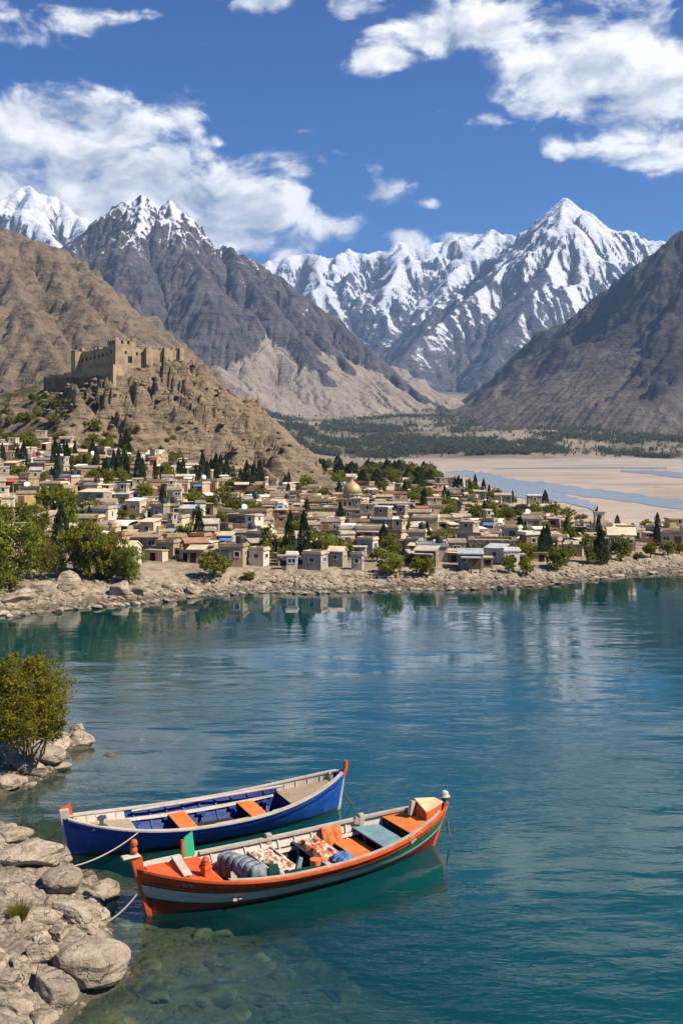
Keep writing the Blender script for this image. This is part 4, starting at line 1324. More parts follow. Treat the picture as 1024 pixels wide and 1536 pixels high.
# arched white canopy roof near the river edge, white tent roof on the other side
for (px_, py_, w_, h_, lab) in ((741, 790, 28, 12, 'white barrel-vaulted shed roof in the village near the river flats'), (186, 796, 40, 15, 'white tent canopy among the flat roofs below the hill')):
    tx, ty, tz, tu = landmark(px_, py_)
    e = empty('canopy_shed', (tx, ty, tz), R(-16)); tag(e, lab, 'canopy')
    rows = []
    for a in np.linspace(0, math.pi, 11):
        rows.append([(k, -1.9 * math.cos(a), h_ * tu * .55 + h_ * tu * .45 * math.sin(a)) for k in (-w_ * tu / 2, 0, w_ * tu / 2)])
    q = MB(); q.sheet(rows, 0, True, .06); q.build('roof', ROOFS['white'], e)
    q = MB(); q.box(-w_ * tu * .46, w_ * tu * .46, -1.7, 1.7, -1.2, h_ * tu * .55); q.build('wall', WALLS['grey'], e)
    for s in (-1, 0, 1):
        q = MB(); q.box(s * w_ * tu * .3 - .35, s * w_ * tu * .3 + .35, -1.74, -1.66, 0, h_ * tu * .42); q.build('opening', M_dark, e)
    FOOT.append((tx, ty, w_ * tu * .45))

# hand placed trees reserve their ground before the houses fill in: px, py base, width px, height px, kind
TREES = [
    (16, 886, 92, 112, 'shore'), (60, 868, 66, 96, 'shore'), (-26, 880, 80, 120, 'shore'), (136, 872, 78, 92, 'shore'), (112, 858, 54, 74, 'shore'), (166, 870, 60, 80, 'shore'), (194, 878, 48, 58, 'shore'), (92, 836, 40, 74, 'conifer'), (146, 838, 32, 44, 'conifer'),
    (322, 872, 62, 44, 'round'), (372, 873, 28, 18, 'bush'), (585, 868, 50, 40, 'round'), (632, 868, 42, 32, 'round'), (835, 858, 42, 40, 'round'), (852, 846, 22, 34, 'round'), (762, 862, 26, 30, 'round'), (789, 864, 26, 30, 'round'), (764, 850, 20, 16, 'bush'),
    (880, 846, 32, 48, 'tall'), (930, 842, 40, 42, 'round'), (900, 848, 22, 40, 'cypress'), (955, 842, 22, 16, 'bush'), (975, 838, 26, 26, 'round'), (1000, 834, 30, 26, 'round'), (1018, 832, 24, 18, 'round'), (905, 842, 22, 22, 'round'),
    (72, 770, 40, 44, 'round'), (100, 772, 40, 40, 'round'), (140, 782, 44, 36, 'round'), (88, 755, 34, 30, 'round'), (40, 738, 24, 12, 'bush'), (104, 806, 40, 50, 'round'), (36, 790, 30, 40, 'round'), (8, 800, 40, 50, 'round'), (60, 800, 30, 30, 'bush'),
    (28, 718, 30, 22, 'round'), (268, 768, 26, 18, 'round'), (312, 758, 22, 15, 'round'), (388, 754, 24, 22, 'round'), (375, 760, 26, 12, 'bush'), (467, 752, 22, 17, 'round'), (334, 790, 20, 26, 'round'), (341, 804, 18, 14, 'round'), (262, 836, 24, 20, 'round'), (370, 842, 28, 24, 'round'), (400, 838, 26, 28, 'round'), (440, 846, 26, 16, 'round'),
    (480, 820, 34, 22, 'round'), (452, 820, 24, 18, 'round'), (500, 818, 22, 20, 'round'), (456, 786, 18, 12, 'round'), (518, 790, 18, 16, 'round'), (527, 808, 22, 14, 'round'), (575, 822, 16, 28, 'cypress'), (640, 822, 14, 30, 'cypress'), (636, 768, 12, 28, 'cypress'), (620, 758, 30, 18, 'round'), (605, 760, 22, 12, 'round'), (622, 800, 26, 20, 'round'),
    (676, 806, 22, 14, 'round'), (712, 800, 20, 12, 'round'), (726, 786, 10, 28, 'cypress'), (680, 770, 26, 18, 'round'), (700, 772, 24, 14, 'round'), (817, 766, 12, 24, 'cypress'), (735, 790, 10, 16, 'cypress'), (820, 800, 24, 16, 'round'), (835, 790, 22, 14, 'round'), (822, 812, 26, 16, 'round'), (786, 800, 16, 12, 'round'),
    (900, 818, 16, 22, 'cypress'), (968, 796, 24, 18, 'round'), (985, 792, 9, 18, 'cypress'), (996, 800, 24, 14, 'round'), (925, 790, 8, 14, 'cypress'), (948, 796, 10, 9, 'cypress'), (850, 776, 30, 16, 'round'), (870, 782, 26, 12, 'round'), (892, 806, 20, 14, 'round'), (858, 806, 18, 16, 'round'),
]
# the row of cypresses along the foot of the fort hill and the clumps at the village edge
CYP = [(4, 703, 30), (27, 700, 26), (36, 704, 34), (81, 708, 30), (88, 706, 24), (101, 712, 38), (127, 708, 22), (145, 708, 30), (171, 714, 30), (178, 712, 32), (186, 716, 34), (190, 718, 30), (208, 722, 36), (214, 722, 28), (233, 720, 24), (243, 720, 18), (268, 718, 22), (275, 716, 24), (294, 728, 24), (304, 726, 38), (311, 726, 28), (324, 722, 34), (331, 722, 32), (340, 724, 30), (352, 738, 22), (361, 738, 28), (370, 742, 40), (381, 736, 34), (389, 736, 36), (393, 734, 26), (428, 734, 18), (433, 732, 20),
       (686, 740, 20), (661, 734, 16), (657, 734, 14), (664, 735, 18), (682, 736, 17), (688, 736, 18), (692, 736, 16), (712, 742, 24), (725, 748, 24), (733, 752, 20), (704, 738, 16), (768, 758, 18), (762, 757, 14), (773, 760, 12)]
TREES += [(a, b_, c * .34, c, 'cypress') for a, b_, c in CYP]
TREE_POS = []
for (px_, py_, w_, h_, k_) in TREES:
    Y_ = solve_Y(px_, py_)
    if Y_ is None: continue
    x_ = (px_ - HX) / FPX * Y_
    TREE_POS.append((x_, Y_, w_ / FPX * Y_, h_ / FPX * Y_, k_, px_))
    FOOT.append((x_, Y_, w_ / FPX * Y_ * (.22 if k_ != 'bush' else .3)))

for (px_, py_, w_, h_, wa, ro, st, ki, ex) in PICK:
    Y_ = solve_Y(px_, py_)
    if Y_ is None: continue
    w_ *= .84
    add_house(px_, Y_ + w_ * .3 / FPX * Y_, w_, h_, wa, ro, st, ki, ex)

# trees that grow between the houses take their ground first
FILL = []
frng = random.Random(5)
for _ in range(4200):
    if len(FILL) > 205: break
    Y_ = 97 * math.exp(frng.random() ** .9 * math.log(2.9)); x_ = frng.uniform(-.37, .37) * Y_
    if frng.random() < .45 and FILL:
        b_ = frng.choice(FILL); x_, Y_ = b_[0] + frng.uniform(-3.5, 3.5), b_[1] + frng.uniform(-2.5, 2.5)
    g, s_, pl_, _f = ground_z(np.array([x_]), np.array([Y_]))
    if s_[0] < 5 or pl_[0] > .2 or land_z(x_, Y_) > g[0] + .9: continue
    k_ = frng.choices(('round', 'bush', 'cypress', 'tall'), (.56, .18, .17, .09))[0]
    w_ = {'round': frng.uniform(1.8, 3.4), 'bush': frng.uniform(1.2, 2.2), 'cypress': frng.uniform(.9, 1.5), 'tall': frng.uniform(1.8, 2.6)}[k_] * (1 + max(0, Y_ - 150) / 200)
    h_ = w_ * {'round': frng.uniform(.75, 1.0), 'bush': frng.uniform(.55, .8), 'cypress': frng.uniform(2.3, 3.4), 'tall': frng.uniform(1.3, 1.7)}[k_]
    if not clear(x_, Y_, w_ * .3): continue
    FOOT.append((x_, Y_, w_ * .30)); FILL.append((x_, Y_, w_, h_, k_))

# the rest of the village, row behind row
Y_ = 94.0

wl_ = ['cream'] * 8 + ['beige'] * 6 + ['white'] * 4 + ['tan'] * 6 + ['brown'] * 4 + ['grey'] + ['yellow', 'rust']
rl_ = ['pale'] * 12 + ['earth'] * 9 + ['grey'] * 3 + ['white'] * 2 + ['terracotta'] * 2 + ['blue']
while Y_ < 420 and len(HOUSES) < 298:
    xl, xr = -.375 * Y_, .375 * Y_
    x_ = xl + rng.uniform(0, 4)
    while x_ < xr and len(HOUSES) < 298:
        yy = Y_ + rng.uniform(-2.2, 2.2)
        g, s_, pl_, _f = ground_z(np.array([x_]), np.array([yy]))
        px_ = HX + FPX * x_ / yy
        far = yy > 215
        w_ = rng.uniform(1.9, 3.9) * (1.25 if far else 1)
        hillup = (hx[0] < x_ < hx[-1] and hy[0] < yy < hy[-1] and hill_z(x_, yy) > g[0] + 1.2)
        if s_[0] > 6.5 and pl_[0] < .1 and not hillup and clear(x_, yy, w_ * .44) and rng.random() < (.55 if not far else .4) and not (px_ < 420 and yy > 212):
            st = 2 if rng.random() < .14 else 1
            ki = rng.choices(('flat', 'gable', 'shed'), (.78, .08, .14))[0]
            ex = [q_ for q_, pr in (('porch', .16), ('tank', .12), ('dish', .035), ('chimney', .06), ('stair', .08)) if rng.random() < pr]
            add_house(px_, yy, w_ / yy * FPX, rng.uniform(1.35, 1.9) * (1.85 if st == 2 else 1) / yy * FPX, rng.choice(wl_), rng.choice(rl_), st, ki, tuple(ex))
        x_ += rng.uniform(2.2, 4.4) * (1 + max(0, Y_ - 160) / 160)
    Y_ += 4.0 + max(0, Y_ - 150) * .035

# labels: row above the shore and place within it, with what sets the house apart
BANDS = [0, 98, 103, 109, 116, 124, 133, 144, 157, 172, 190, 215, 260, 1e9]
rows_ = {}
for H_ in HOUSES:
    bi = next(k for k in range(len(BANDS) - 1) if BANDS[k] <= H_[2] < BANDS[k + 1])
    rows_.setdefault(bi, []).append(H_)
for bi, hs in rows_.items():
    hs.sort(key=lambda q_: q_[1])
    for k, (e, px_, Y2, wa, ro, st, ki, ex, nW) in enumerate(hs):
        adj = 'two-storey ' if st == 2 else ''
        rk = {'flat': 'flat', 'gable': 'gabled', 'shed': 'sloping'}[ki]
        tail = {'porch': ' with porch', 'tank': ' with rooftop tank', 'dish': ' with satellite dish', 'chimney': ' with chimney', 'stair': ' with outside stair'}.get(ex[0] if ex else '', '')
        rown = 'shore row' if bi == 0 else ordinal(bi) + ' row'
        tag(e, f"{adj}{wa} house, {rk} {ro} roof{tail}, {ordinal(k)} from left in {rown}", 'house', 'flat roofed houses of the lakeside village')

# low mud walls along the terraces between the houses
wrng = random.Random(3); nwall = 0
WLAB = []
for _ in range(500):
    if nwall > 33: break
    Y_ = 96 * math.exp(wrng.random() * math.log(1.9)); x_ = wrng.uniform(-.35, .35) * Y_
    g, s_, pl_, _f = ground_z(np.array([x_]), np.array([Y_]))
    if s_[0] < 4.5 or pl_[0] > .1 or land_z(x_, Y_) > g[0] + .8 or not clear(x_, Y_, 1.0): continue
    L_ = wrng.uniform(2.5, 5.5); hh = wrng.uniform(.6, 1.2); a_ = wrng.uniform(-.3, .3)
    q = MB(); r2_ = random.Random(nwall)
    for k in range(6): q.box(-L_ / 2 + k * L_ / 6, -L_ / 2 + (k + 1) * L_ / 6, -.14, .14, -1.2, hh + r2_.uniform(-.12, .1))
    o = q.build('garden_wall', WALLS[wrng.choice(('tan', 'brown', 'beige'))], None, (x_, Y_, land_z(x_, Y_)), a_)
    FOOT.append((x_, Y_, .8)); WLAB.append((x_ / Y_, o)); nwall += 1
WLAB.sort(key=lambda q_: q_[0])
for k, (_a, o) in enumerate(WLAB): tag(o, f"low mud wall between the houses, {ordinal(k)} of these walls from the left", 'wall', 'low mud walls of the village', 'thing')

# small sheds and lean-tos that fill the gaps
srng = random.Random(19); SH = []
smats = [WALLS[k] for k in ('brown', 'tan', 'beige', 'grey', 'cream')]; srf = [ROOFS[k] for k in ('grey', 'earth', 'pale', 'earth', 'grey', 'white')]
for _ in range(9000):
    if len(SH) > 235: break
    Y_ = 95 * math.exp(srng.random() * math.log(2.4)); x_ = srng.uniform(-.36, .36) * Y_
    g, s_, pl_, _f = ground_z(np.array([x_]), np.array([Y_]))
    if s_[0] < 4.5 or pl_[0] > .1 or land_z(x_, Y_) > g[0] + .9 or not clear(x_, Y_, .45): continue
    w, d, h = srng.uniform(1.0, 2.2), srng.uniform(.9, 1.5), srng.uniform(.8, 1.35)
    e = empty('shed', (x_, Y_, land_z(x_, Y_)), srng.uniform(-.6, .5))
    mt = srng.choice(smats); sl = srng.uniform(-.25, .3)
    q = MB(); q.add([(-w / 2, -d / 2, -1), (w / 2, -d / 2, -1), (w / 2, d / 2, -1), (-w / 2, d / 2, -1), (-w / 2, -d / 2, h), (w / 2, -d / 2, h), (w / 2, d / 2, h + sl), (-w / 2, d / 2, h + sl)], [(3, 2, 1, 0), (4, 5, 6, 7), (0, 1, 5, 4), (1, 2, 6, 5), (2, 3, 7, 6), (3, 0, 4, 7)]); q.build('wall', mt, e)
    rm = srng.choice(srf); q = MB()
    V = [(-w / 2 - .1, -d / 2 - .2, h - sl * .15), (w / 2 + .1, -d / 2 - .2, h - sl * .15), (w / 2 + .1, d / 2 + .1, h + sl * 1.06), (-w / 2 - .1, d / 2 + .1, h + sl * 1.06)]
    q.add([(a, b, c + .005) for a, b, c in V] + [(a, b, c + .065) for a, b, c in V], [(3, 2, 1, 0), (4, 5, 6, 7), (0, 1, 5, 4), (1, 2, 6, 5), (2, 3, 7, 6), (3, 0, 4, 7)]); q.build('roof', rm, e)
    q = MB(); xo = srng.uniform(-.2, .2) * w; q.box(xo - .28, xo + .28, -d / 2 - .03, -d / 2 + .04, 0, h * .75); q.build('opening', M_dark, e)
    FOOT.append((x_, Y_, .5)); SH.append((x_ / Y_, Y_, e, mt.name.split('_')[0], rm.name.split('_')[0]))
SB = [0, 110, 130, 160, 1e9]; SBN = ['behind the shore', 'in the lower village', 'in the middle village', 'in the upper village']
for b_ in range(4):
    hs = sorted([q_ for q_ in SH if SB[b_] <= q_[1] < SB[b_ + 1]], key=lambda q_: q_[0])
    for k, (_a, _b, e, wn, rn) in enumerate(hs): tag(e, f"small {wn} shed with {rn} roof {SBN[b_]}, {ordinal(k)} such shed from left", 'shed', 'small sheds between the houses')
# ------------------------------------------------------------------ trees
def leaf_mat(name, a, b, tr=.35):
    m_, t = new_mat(name)
    rnd = t.n('ShaderNodeObjectInfo').outputs['Random']
    n = t.noise(wpos(t), .9, 3, .6)
    lf = t.n('ShaderNodeNewGeometry').outputs['Random Per Island']
    col = t.mix(t.mr(t.m('MULTIPLY_ADD', lf, .5, t.m('MULTIPLY', n, .5)), .2, .8), a, b)
    col = t.n('ShaderNodeHueSaturation', {'Hue': t.mr(rnd, 0, 1, .475, .515, False), 'Value': t.mr(t.m('FRACT', t.m('MULTIPLY', rnd, 7.3)), 0, 1, .75, 1.2, False), 'Color': col}).outputs[0]
    d = t.n('ShaderNodeBsdfDiffuse', {'Color': col})
    tl = t.n('ShaderNodeBsdfTranslucent', {'Color': t.mix(.5, col, tuple(min(1, c * 1.6) for c in b))})
    t.n('ShaderNodeOutputMaterial', {'Surface': t.n('ShaderNodeMixShader', {0: tr, 1: d, 2: tl})})
    return m_


L_broad = leaf_mat('broad_leaf', (.095, .115, .016), (.27, .27, .045))
L_cyp = leaf_mat('cypress_leaf', (.018, .034, .016), (.045, .068, .028), .15)
L_con = leaf_mat('dark_leaf', (.026, .042, .018), (.070, .088, .032), .2)
L_near = leaf_mat('near_leaf', (.095, .110, .011), (.26, .245, .034), .4)
L_wood = leaf_mat('hazed_woodland_leaf', (.05, .068, .034), (.13, .145, .065), .3)  # leaf colour lightened to carry some of the distance haze
m_, t = new_mat('bark'); nb = t.noise(t.vm('MULTIPLY', objpos(t), (1, 1, .2)), 9, 5, .65)
finish(t, t.mix(nb, (.05, .036, .025), (.16, .12, .085)), .9, nb, .6, .03, .1); M_bark = m_
m_, t = new_mat('pale_bark'); nb = t.noise(t.vm('MULTIPLY', objpos(t), (1, 1, .2)), 14, 5, .65)
finish(t, t.mix(nb, (.10, .075, .05), (.30, .24, .17)), .9, nb, .6, .02, .1); M_pbark = m_


def leaf_cloud(C, size, rs, asp=1.0, flat=.0):
    """one small leaf-shaped quad per row of C, each turned its own way"""
    n = len(C)
    a = rs.normal(size=(n, 3)); a[:, 2] *= (1 - flat * .5); a /= np.linalg.norm(a, axis=1)[:, None]
    b = rs.normal(size=(n, 3)); b -= a * (a * b).sum(1)[:, None]; b /= np.linalg.norm(b, axis=1)[:, None]
    s = size * rs.uniform(.6, 1.3, n)[:, None]
    a = a * s * asp; b = b * s
    V = np.stack([C - a, C - b * .55, C + a, C + b * .55], axis=1).reshape(-1, 3)
    F = np.arange(4 * n).reshape(n, 4)
    return V, F


def crown_points(lobes, n, rs, shell=.55, clump=None):
    """points spread through a set of lobes (cx, cy, cz, rx, ry, rz), gathered in clumps with gaps between them"""
    w = np.array([l[3] * l[4] * l[5] for l in lobes]) ** .7; w /= w.sum()
    nc = clump or max(12, n // 26)
    pts = []
    for l, f in zip(lobes, w):
        k = max(3, int(nc * f))
        d = rs.normal(size=(k, 3)); d /= np.linalg.norm(d, axis=1)[:, None]
        r = rs.uniform(shell, 1.0, k)[:, None]
        cc = np.array(l[:3]) + d * r * np.array(l[3:6]) * rs.uniform(.86, 1.12, (k, 1))
        m = max(2, int(n * f / k))
        q = np.repeat(cc, m, 0) + rs.normal(size=(k * m, 3)) * np.array(l[3:6]).mean() * .13
        pts.append(q)
    return np.concatenate(pts)


def limb_mesh(rs, h, r, n, spread, lo, mat, top=.75, curve=.3):
    mb = MB()
    mb.tube([(0, 0, -.08 * h), (rs.normal() * .02 * h, rs.normal() * .02 * h, lo * h), (rs.normal() * .04 * h, rs.normal() * .04 * h, top * h)], [r * 1.25, r * .8, r * .2], 7)
    for k in range(n):
        a = 2 * math.pi * (k + rs.rand() * .6) / n
        z0_ = h * (lo * .5 + .3 * rs.rand())
        q = [(0, 0, z0_)]
        for s_ in (.4, .75, 1.0):
            q.append((math.cos(a) * spread * s_ + rs.normal() * .05 * h, math.sin(a) * spread * s_ + rs.normal() * .05 * h, z0_ + (h * top - z0_) * s_ ** 1.3 * rs.uniform(.75, 1)))
        mb.tube(q, [r * .55, r * .38, r * .22, r * .08], 5)
    return mb.mesh('trunk', mat)


# every shape is one unit wide and one unit tall; copies are scaled to their place
def proto(kind, seed):
    rs = np.random.RandomState(seed)
    if kind == 'round':
        lobes = [(0, 0, .58, .30, .30, .30)] + [(math.cos(a) * .24, math.sin(a) * .24, .30 + .38 * rs.rand(), .17 + .06 * rs.rand(), .17 + .06 * rs.rand(), .16 + .07 * rs.rand()) for a in rs.uniform(0, 6.28, 9)] + [(rs.normal() * .1, rs.normal() * .1, .80, .16, .16, .15)]
        C = crown_points(lobes, 3400, rs); sz = .034
        tr_ = limb_mesh(rs, .8, .035, 5, .26, .3, M_bark); lm = L_broad
    elif kind == 'shore':
        lobes = [(rs.uniform(-.30, .30), rs.uniform(-.30, .30), .13 + .70 * rs.rand(), .15 + .07 * rs.rand(), .15 + .07 * rs.rand(), .13 + .10 * rs.rand()) for _ in range(17)] + [(0, 0, .5, .26, .26, .34), (rs.normal() * .08, rs.normal() * .08, .86, .13, .13, .16)]
        C = crown_points(lobes, 9500, rs, .5); sz = .021
        tr_ = limb_mesh(rs, .85, .03, 7, .28, .2, M_bark); lm = L_broad
    elif kind == 'tall':
        lobes = [(rs.uniform(-.2, .2), rs.uniform(-.2, .2), .2 + .68 * k / 9, .24 - .012 * k, .24 - .012 * k, .14) for k in range(10)]
        C = crown_points(lobes, 3600, rs); sz = .030
        tr_ = limb_mesh(rs, .9, .03, 6, .2, .2, M_bark); lm = L_broad
    elif kind == 'bush':
        lobes = [(rs.uniform(-.28, .28), rs.uniform(-.28, .28), .25 + .35 * rs.rand(), .2, .2, .22) for _ in range(8)]
        C = crown_points(lobes, 1900, rs); sz = .045
        tr_ = limb_mesh(rs, .7, .03, 6, .3, .1, M_bark); lm = L_broad
    elif kind == 'cypress':
        z = rs.rand(3000) ** .85
        prof = np.interp(z, [0, .06, .25, .55, .85, 1], [.22, .40, .46, .36, .16, .01])
        a = rs.uniform(0, 6.28, 3000); r = prof * rs.uniform(.6, 1.05, 3000) * (1 + .16 * np.sin(a * 3 + z * 14 + seed))
        C = np.stack([np.cos(a) * r, np.sin(a) * r, .04 + z * .96], 1); sz = .032
        mb = MB(); mb.tube([(0, 0, -.1), (0, 0, .5), (0, 0, .9)], [.07, .05, .01], 6); tr_ = mb.mesh('trunk', M_bark); lm = L_cyp
    else:  # conifer
        z = rs.rand(4200) ** .9
        a = rs.uniform(0, 6.28, 4200); prof = np.interp(z, [0, .1, .5, 1], [.3, .46, .32, .02])
        r = prof * rs.uniform(.45, 1.05, 4200) * (1 + .22 * np.sin(a * 4 + z * 23 + seed))
        C = np.stack([np.cos(a) * r, np.sin(a) * r, .08 + z * .92], 1); sz = .030
        mb = MB(); mb.tube([(0, 0, -.1), (0, 0, .5), (0, 0, .9)], [.05, .04, .01], 6); tr_ = mb.mesh('trunk', M_bark); lm = L_con
    V, F = leaf_cloud(C, sz, rs, 1.0 if kind not in ('cypress',) else 1.2)
    if kind == 'cypress': V[:, 2] = .02 + (V[:, 2] - .02)
    return tr_, np_mesh('crown', V, F, (lm,), False)


PROTO = {k: [proto(k, 100 + 7 * i + 13 * j) for i in range(n)] for j, (k, n) in enumerate((('round', 5), ('shore', 4), ('tall', 2), ('bush', 3), ('cypress', 3), ('conifer', 2)))}
NAMES = {'round': ('broadleaf_tree', 'tree'), 'shore': ('shore_tree', 'tree'), 'tall': ('tall_tree', 'tree'), 'bush': ('shrub', 'shrub'), 'cypress': ('cypress', 'tree'), 'conifer': ('conifer', 'tree')}
GROUPS = {'round': 'broadleaf trees among the village houses', 'shore': 'dense trees on the bank below the hill', 'tall': 'tall trees on the village shore', 'bush': 'low shrubs of the village', 'cypress': 'dark cypresses standing in the village', 'conifer': 'dark conifers behind the bank trees'}
TREE_OBJ = []


def plant(kind, x, y, w, h, rng, z=None):
    tr_, cr_ = rng.choice(PROTO[kind])
    e = empty(NAMES[kind][0], (x, y, (land_z(x, y) if z is None else z) - .03), rng.uniform(0, 6.28))
    e.scale = (w, w, h)
    e['category'] = NAMES[kind][1]; e['group'] = GROUPS[kind]
    for nm, me in (('trunk', tr_), ('crown', cr_)):
        link(bpy.data.objects.new(nm, me), e)
    TREE_OBJ.append((e, kind, x, y, h))
    return e


trng = random.Random(9)
for (x_, y_, w_, h_, k_, px_) in TREE_POS:
    plant(k_, x_, y_, w_ * (1.08 if k_ != 'cypress' else 1.25), h_ * (1.08 if k_ != 'cypress' else 1.3), trng)
for (x_, y_, w_, h_, k_) in FILL:
    plant(k_, x_, y_, w_, h_, trng)
n0_ = len(TREE_OBJ)
# grove between the village and the river flats
for _ in range(1500):
    if len(TREE_OBJ) - n0_ > 78: break
    px_ = trng.uniform(455, 650); Y2 = trng.uniform(235, 560)
    x2 = (px_ - HX) / FPX * Y2
    g, s_, pl_, _f = ground_z(np.array([x2]), np.array([Y2]))
    if pl_[0] > .3 or land_z(x2, Y2) > g[0] + .5: continue
    w2 = trng.uniform(3.5, 6.5)
    if not clear(x2, Y2, w2 * .3): continue
    FOOT.append((x2, Y2, w2 * .3))
    e = plant(trng.choices(('round', 'conifer', 'cypress'), (.55, .4, .05))[0], x2, Y2, w2, w2 * trng.uniform(.8, 1.2), trng)
    e['group'] = 'trees of the grove beyond the village'; TREE_OBJ[-1] = (e, 'grove', x2, Y2, w2)
# shrubs on the soft left flank of the hill
n0_ = len(TREE_OBJ)
for _ in range(3000):
    if len(TREE_OBJ) - n0_ > 58: break
    px_ = trng.uniform(-20, 175) if trng.random() < .8 else trng.uniform(175, 260); Y2 = trng.uniform(205, 252)
    x2 = (px_ - HX) / FPX * Y2
    zz_ = land_z(x2, Y2); py_ = HY - (zz_ - CAMZ) / Y2 * FPX
    if not (600 < py_ < 690) or (px_ > 120 and py_ < 640): continue
    w2 = trng.uniform(1.6, 3.6)
    if not clear(x2, Y2, w2 * .35): continue
    FOOT.append((x2, Y2, w2 * .35))
    e = plant(trng.choices(('bush', 'round', 'tall'), (.55, .3, .15))[0], x2, Y2, w2, w2 * trng.uniform(.6, 1.1), trng, zz_ - .2)
    e['group'] = 'shrubs on the flank of the fort hill'; TREE_OBJ[-1] = (e, 'hill', x2, Y2, w2)

TB = [0, 96, 106, 118, 133, 150, 172, 205, 1e9]
TBN = ['on the rocky bank', 'just behind the shore houses', 'among the front houses', 'in the lower village', 'in the middle village', 'in the upper village', 'in the highest rows', 'at the far village edge']
TW = {'round': ['rounded leafy tree', 'broad olive-green tree'], 'shore': ['dense green tree'], 'tall': ['tall slim leafy tree'], 'bush': ['low green shrub'], 'cypress': ['dark pointed cypress'], 'conifer': ['dark conical evergreen'], 'grove': ['dark tree in the grove beyond the village'], 'hill': ['green shrub on the fort hill flank']}
buck = {}
for T_ in TREE_OBJ:
    bi = next(k for k in range(len(TB) - 1) if TB[k] <= T_[3] < TB[k + 1]) if T_[1] not in ('grove', 'hill') else -1
    buck.setdefault((T_[1], bi), []).append(T_)
for (k_, bi), ts in buck.items():
    ts.sort(key=lambda q_: q_[2] / q_[3])
    for i_, (e, _k, x_, y_, h_) in enumerate(ts):
        where = '' if bi < 0 else ' ' + TBN[bi]
        e['label'] = f"{TW[k_][0]}{where}, {ordinal(i_)} from left"

# valley woods far beyond the river flats: one mass
rs = np.random.RandomState(5)
VV, FF = [], []
nbase = 0
ico = None


def far_wood(n, fn, name, mat, hsz):
    V0, F0 = [], []
    k = 0; tries = 0
    while k < n and tries < n * 30:
        tries += 1
        r_ = fn()
        if r_ is None: continue
        x_, y_ = r_
        V0.append((x_, y_)); k += 1
    P_ = np.array(V0)
    zg = ground_z(P_[:, 0], P_[:, 1])[0]
    per = 26
    hgt = rs.uniform(.55, 1.3, len(P_)) * hsz
    C = rs.normal(size=(len(P_), per, 3)); C /= np.linalg.norm(C, axis=2)[:, :, None]
    C *= rs.uniform(.5, 1.0, (len(P_), per, 1))
    wd = hgt * rs.uniform(.35, .6, len(P_))
    cone = rs.rand(len(P_)) < .4
    C[:, :, 0] *= np.where(cone, .45, 1.0)[:, None] * wd[:, None] * np.where(cone[:, None], 1 - .8 * np.clip(C[:, :, 2] * .5 + .5, 0, 1), 1)
    C[:, :, 1] *= np.where(cone, .45, 1.0)[:, None] * wd[:, None]
    C[:, :, 2] = C[:, :, 2] * hgt[:, None] * .5 + hgt[:, None] * .5
    C[:, :, 0] += P_[:, 0, None]; C[:, :, 1] += P_[:, 1, None]; C[:, :, 2] += zg[:, None]
    V, F = leaf_cloud(C.reshape(-1, 3), hsz * .17, rs)
    o = link(bpy.data.objects.new(name, np_mesh(name, V, F, (mat,), False)))
    o['kind'] = 'stuff'
    return o


def wood_spot():
    px_ = rs.uniform(390, 1090); y_ = 1500 * math.exp(rs.rand() ** 1.3 * math.log(1.9))
    x_ = (px_ - HX) / FPX * y_
    dnz = float(fbm(np.array([x_ / 150]), np.array([y_ / 240]), 2.5, 4)[0])
    lim = -.05 + .25 * max(0, (y_ - 2500) / 900) - (.12 if px_ > 700 and y_ < 2000 else 0)
    if rs.rand() < .06: lim = -.5
    if dnz < lim: return None
    return x_, y_


far_wood(10000, wood_spot, 'valley_woods', L_wood, 8.5)
# ------------------------------------------------------------------ rocks
m_, t = new_mat('boulder_rock')
p = objpos(t)
rnd = t.n('ShaderNodeObjectInfo').outputs['Random']
sc_ = t.n('ShaderNodeVectorTransform', {0: p}, vector_type='VECTOR', convert_from='OBJECT', convert_to='WORLD').outputs[0]
off = t.vm('ADD', sc_, t.xyz(t.m('MULTIPLY', rnd, 53.0), t.m('MULTIPLY', rnd, 17.0), t.m('MULTIPLY', rnd, 29.0)))
n1_ = t.noise(off, 1.6, 6, .66); n2_ = t.noise(off, 9.0, 6, .72)
bed = t.noise(t.n('ShaderNodeMapping', {'Vector': off, 'Rotation': (R(25), R(-30), R(20)), 'Scale': (.5, .5, 3.2)}).outputs[0], 1.5, 5, .62)
col = t.mix(t.mr(t.m('MULTIPLY_ADD', n1_, .5, t.m('MULTIPLY', bed, .5)), .36, .64), (.26, .205, .145), (.54, .44, .32))
col = t.mix(t.mr(n2_, .50, .70, 0, .55), col, (.55, .46, .35))
col = t.mix(t.mr(bed, .34, .44, .75, 0), col, (.09, .068, .046))
col = t.mix(t.mr(t.noise(off, .8, 5, .7), .54, .64, 0, .6), col, (.17, .13, .09))
col = t.mix(t.mr(n2_, .28, .40, .5, 0), col, (.11, .09, .065))
col = t.n('ShaderNodeHueSaturation', {'Value': t.mr(rnd, 0, 1, .82, 1.12, False), 'Color': col}).outputs[0]
vw = t.vm('ADD', off, t.vm('MULTIPLY', t.n('ShaderNodeTexNoise', {'Vector': off, 'Scale': 2.2, 'Detail': 4.0}).outputs[1], (.9, .9, .9)))
ck = t.n('ShaderNodeTexVoronoi', {'Vector': vw, 'Scale': 1.15}, feature='DISTANCE_TO_EDGE').outputs['Distance']
crk = t.m('MULTIPLY', t.mr(ck, .022, .0), t.mr(n1_, .42, .58))
col = t.mix(t.m('MULTIPLY', crk, .45), col, (.05, .038, .026))
wz = t.n('ShaderNodeSeparateXYZ', {0: wpos(t)}).outputs[2]
wet = t.mr(t.m('MULTIPLY_ADD', t.m('SUBTRACT', n1_, .5), .25, wz), .16, .02)
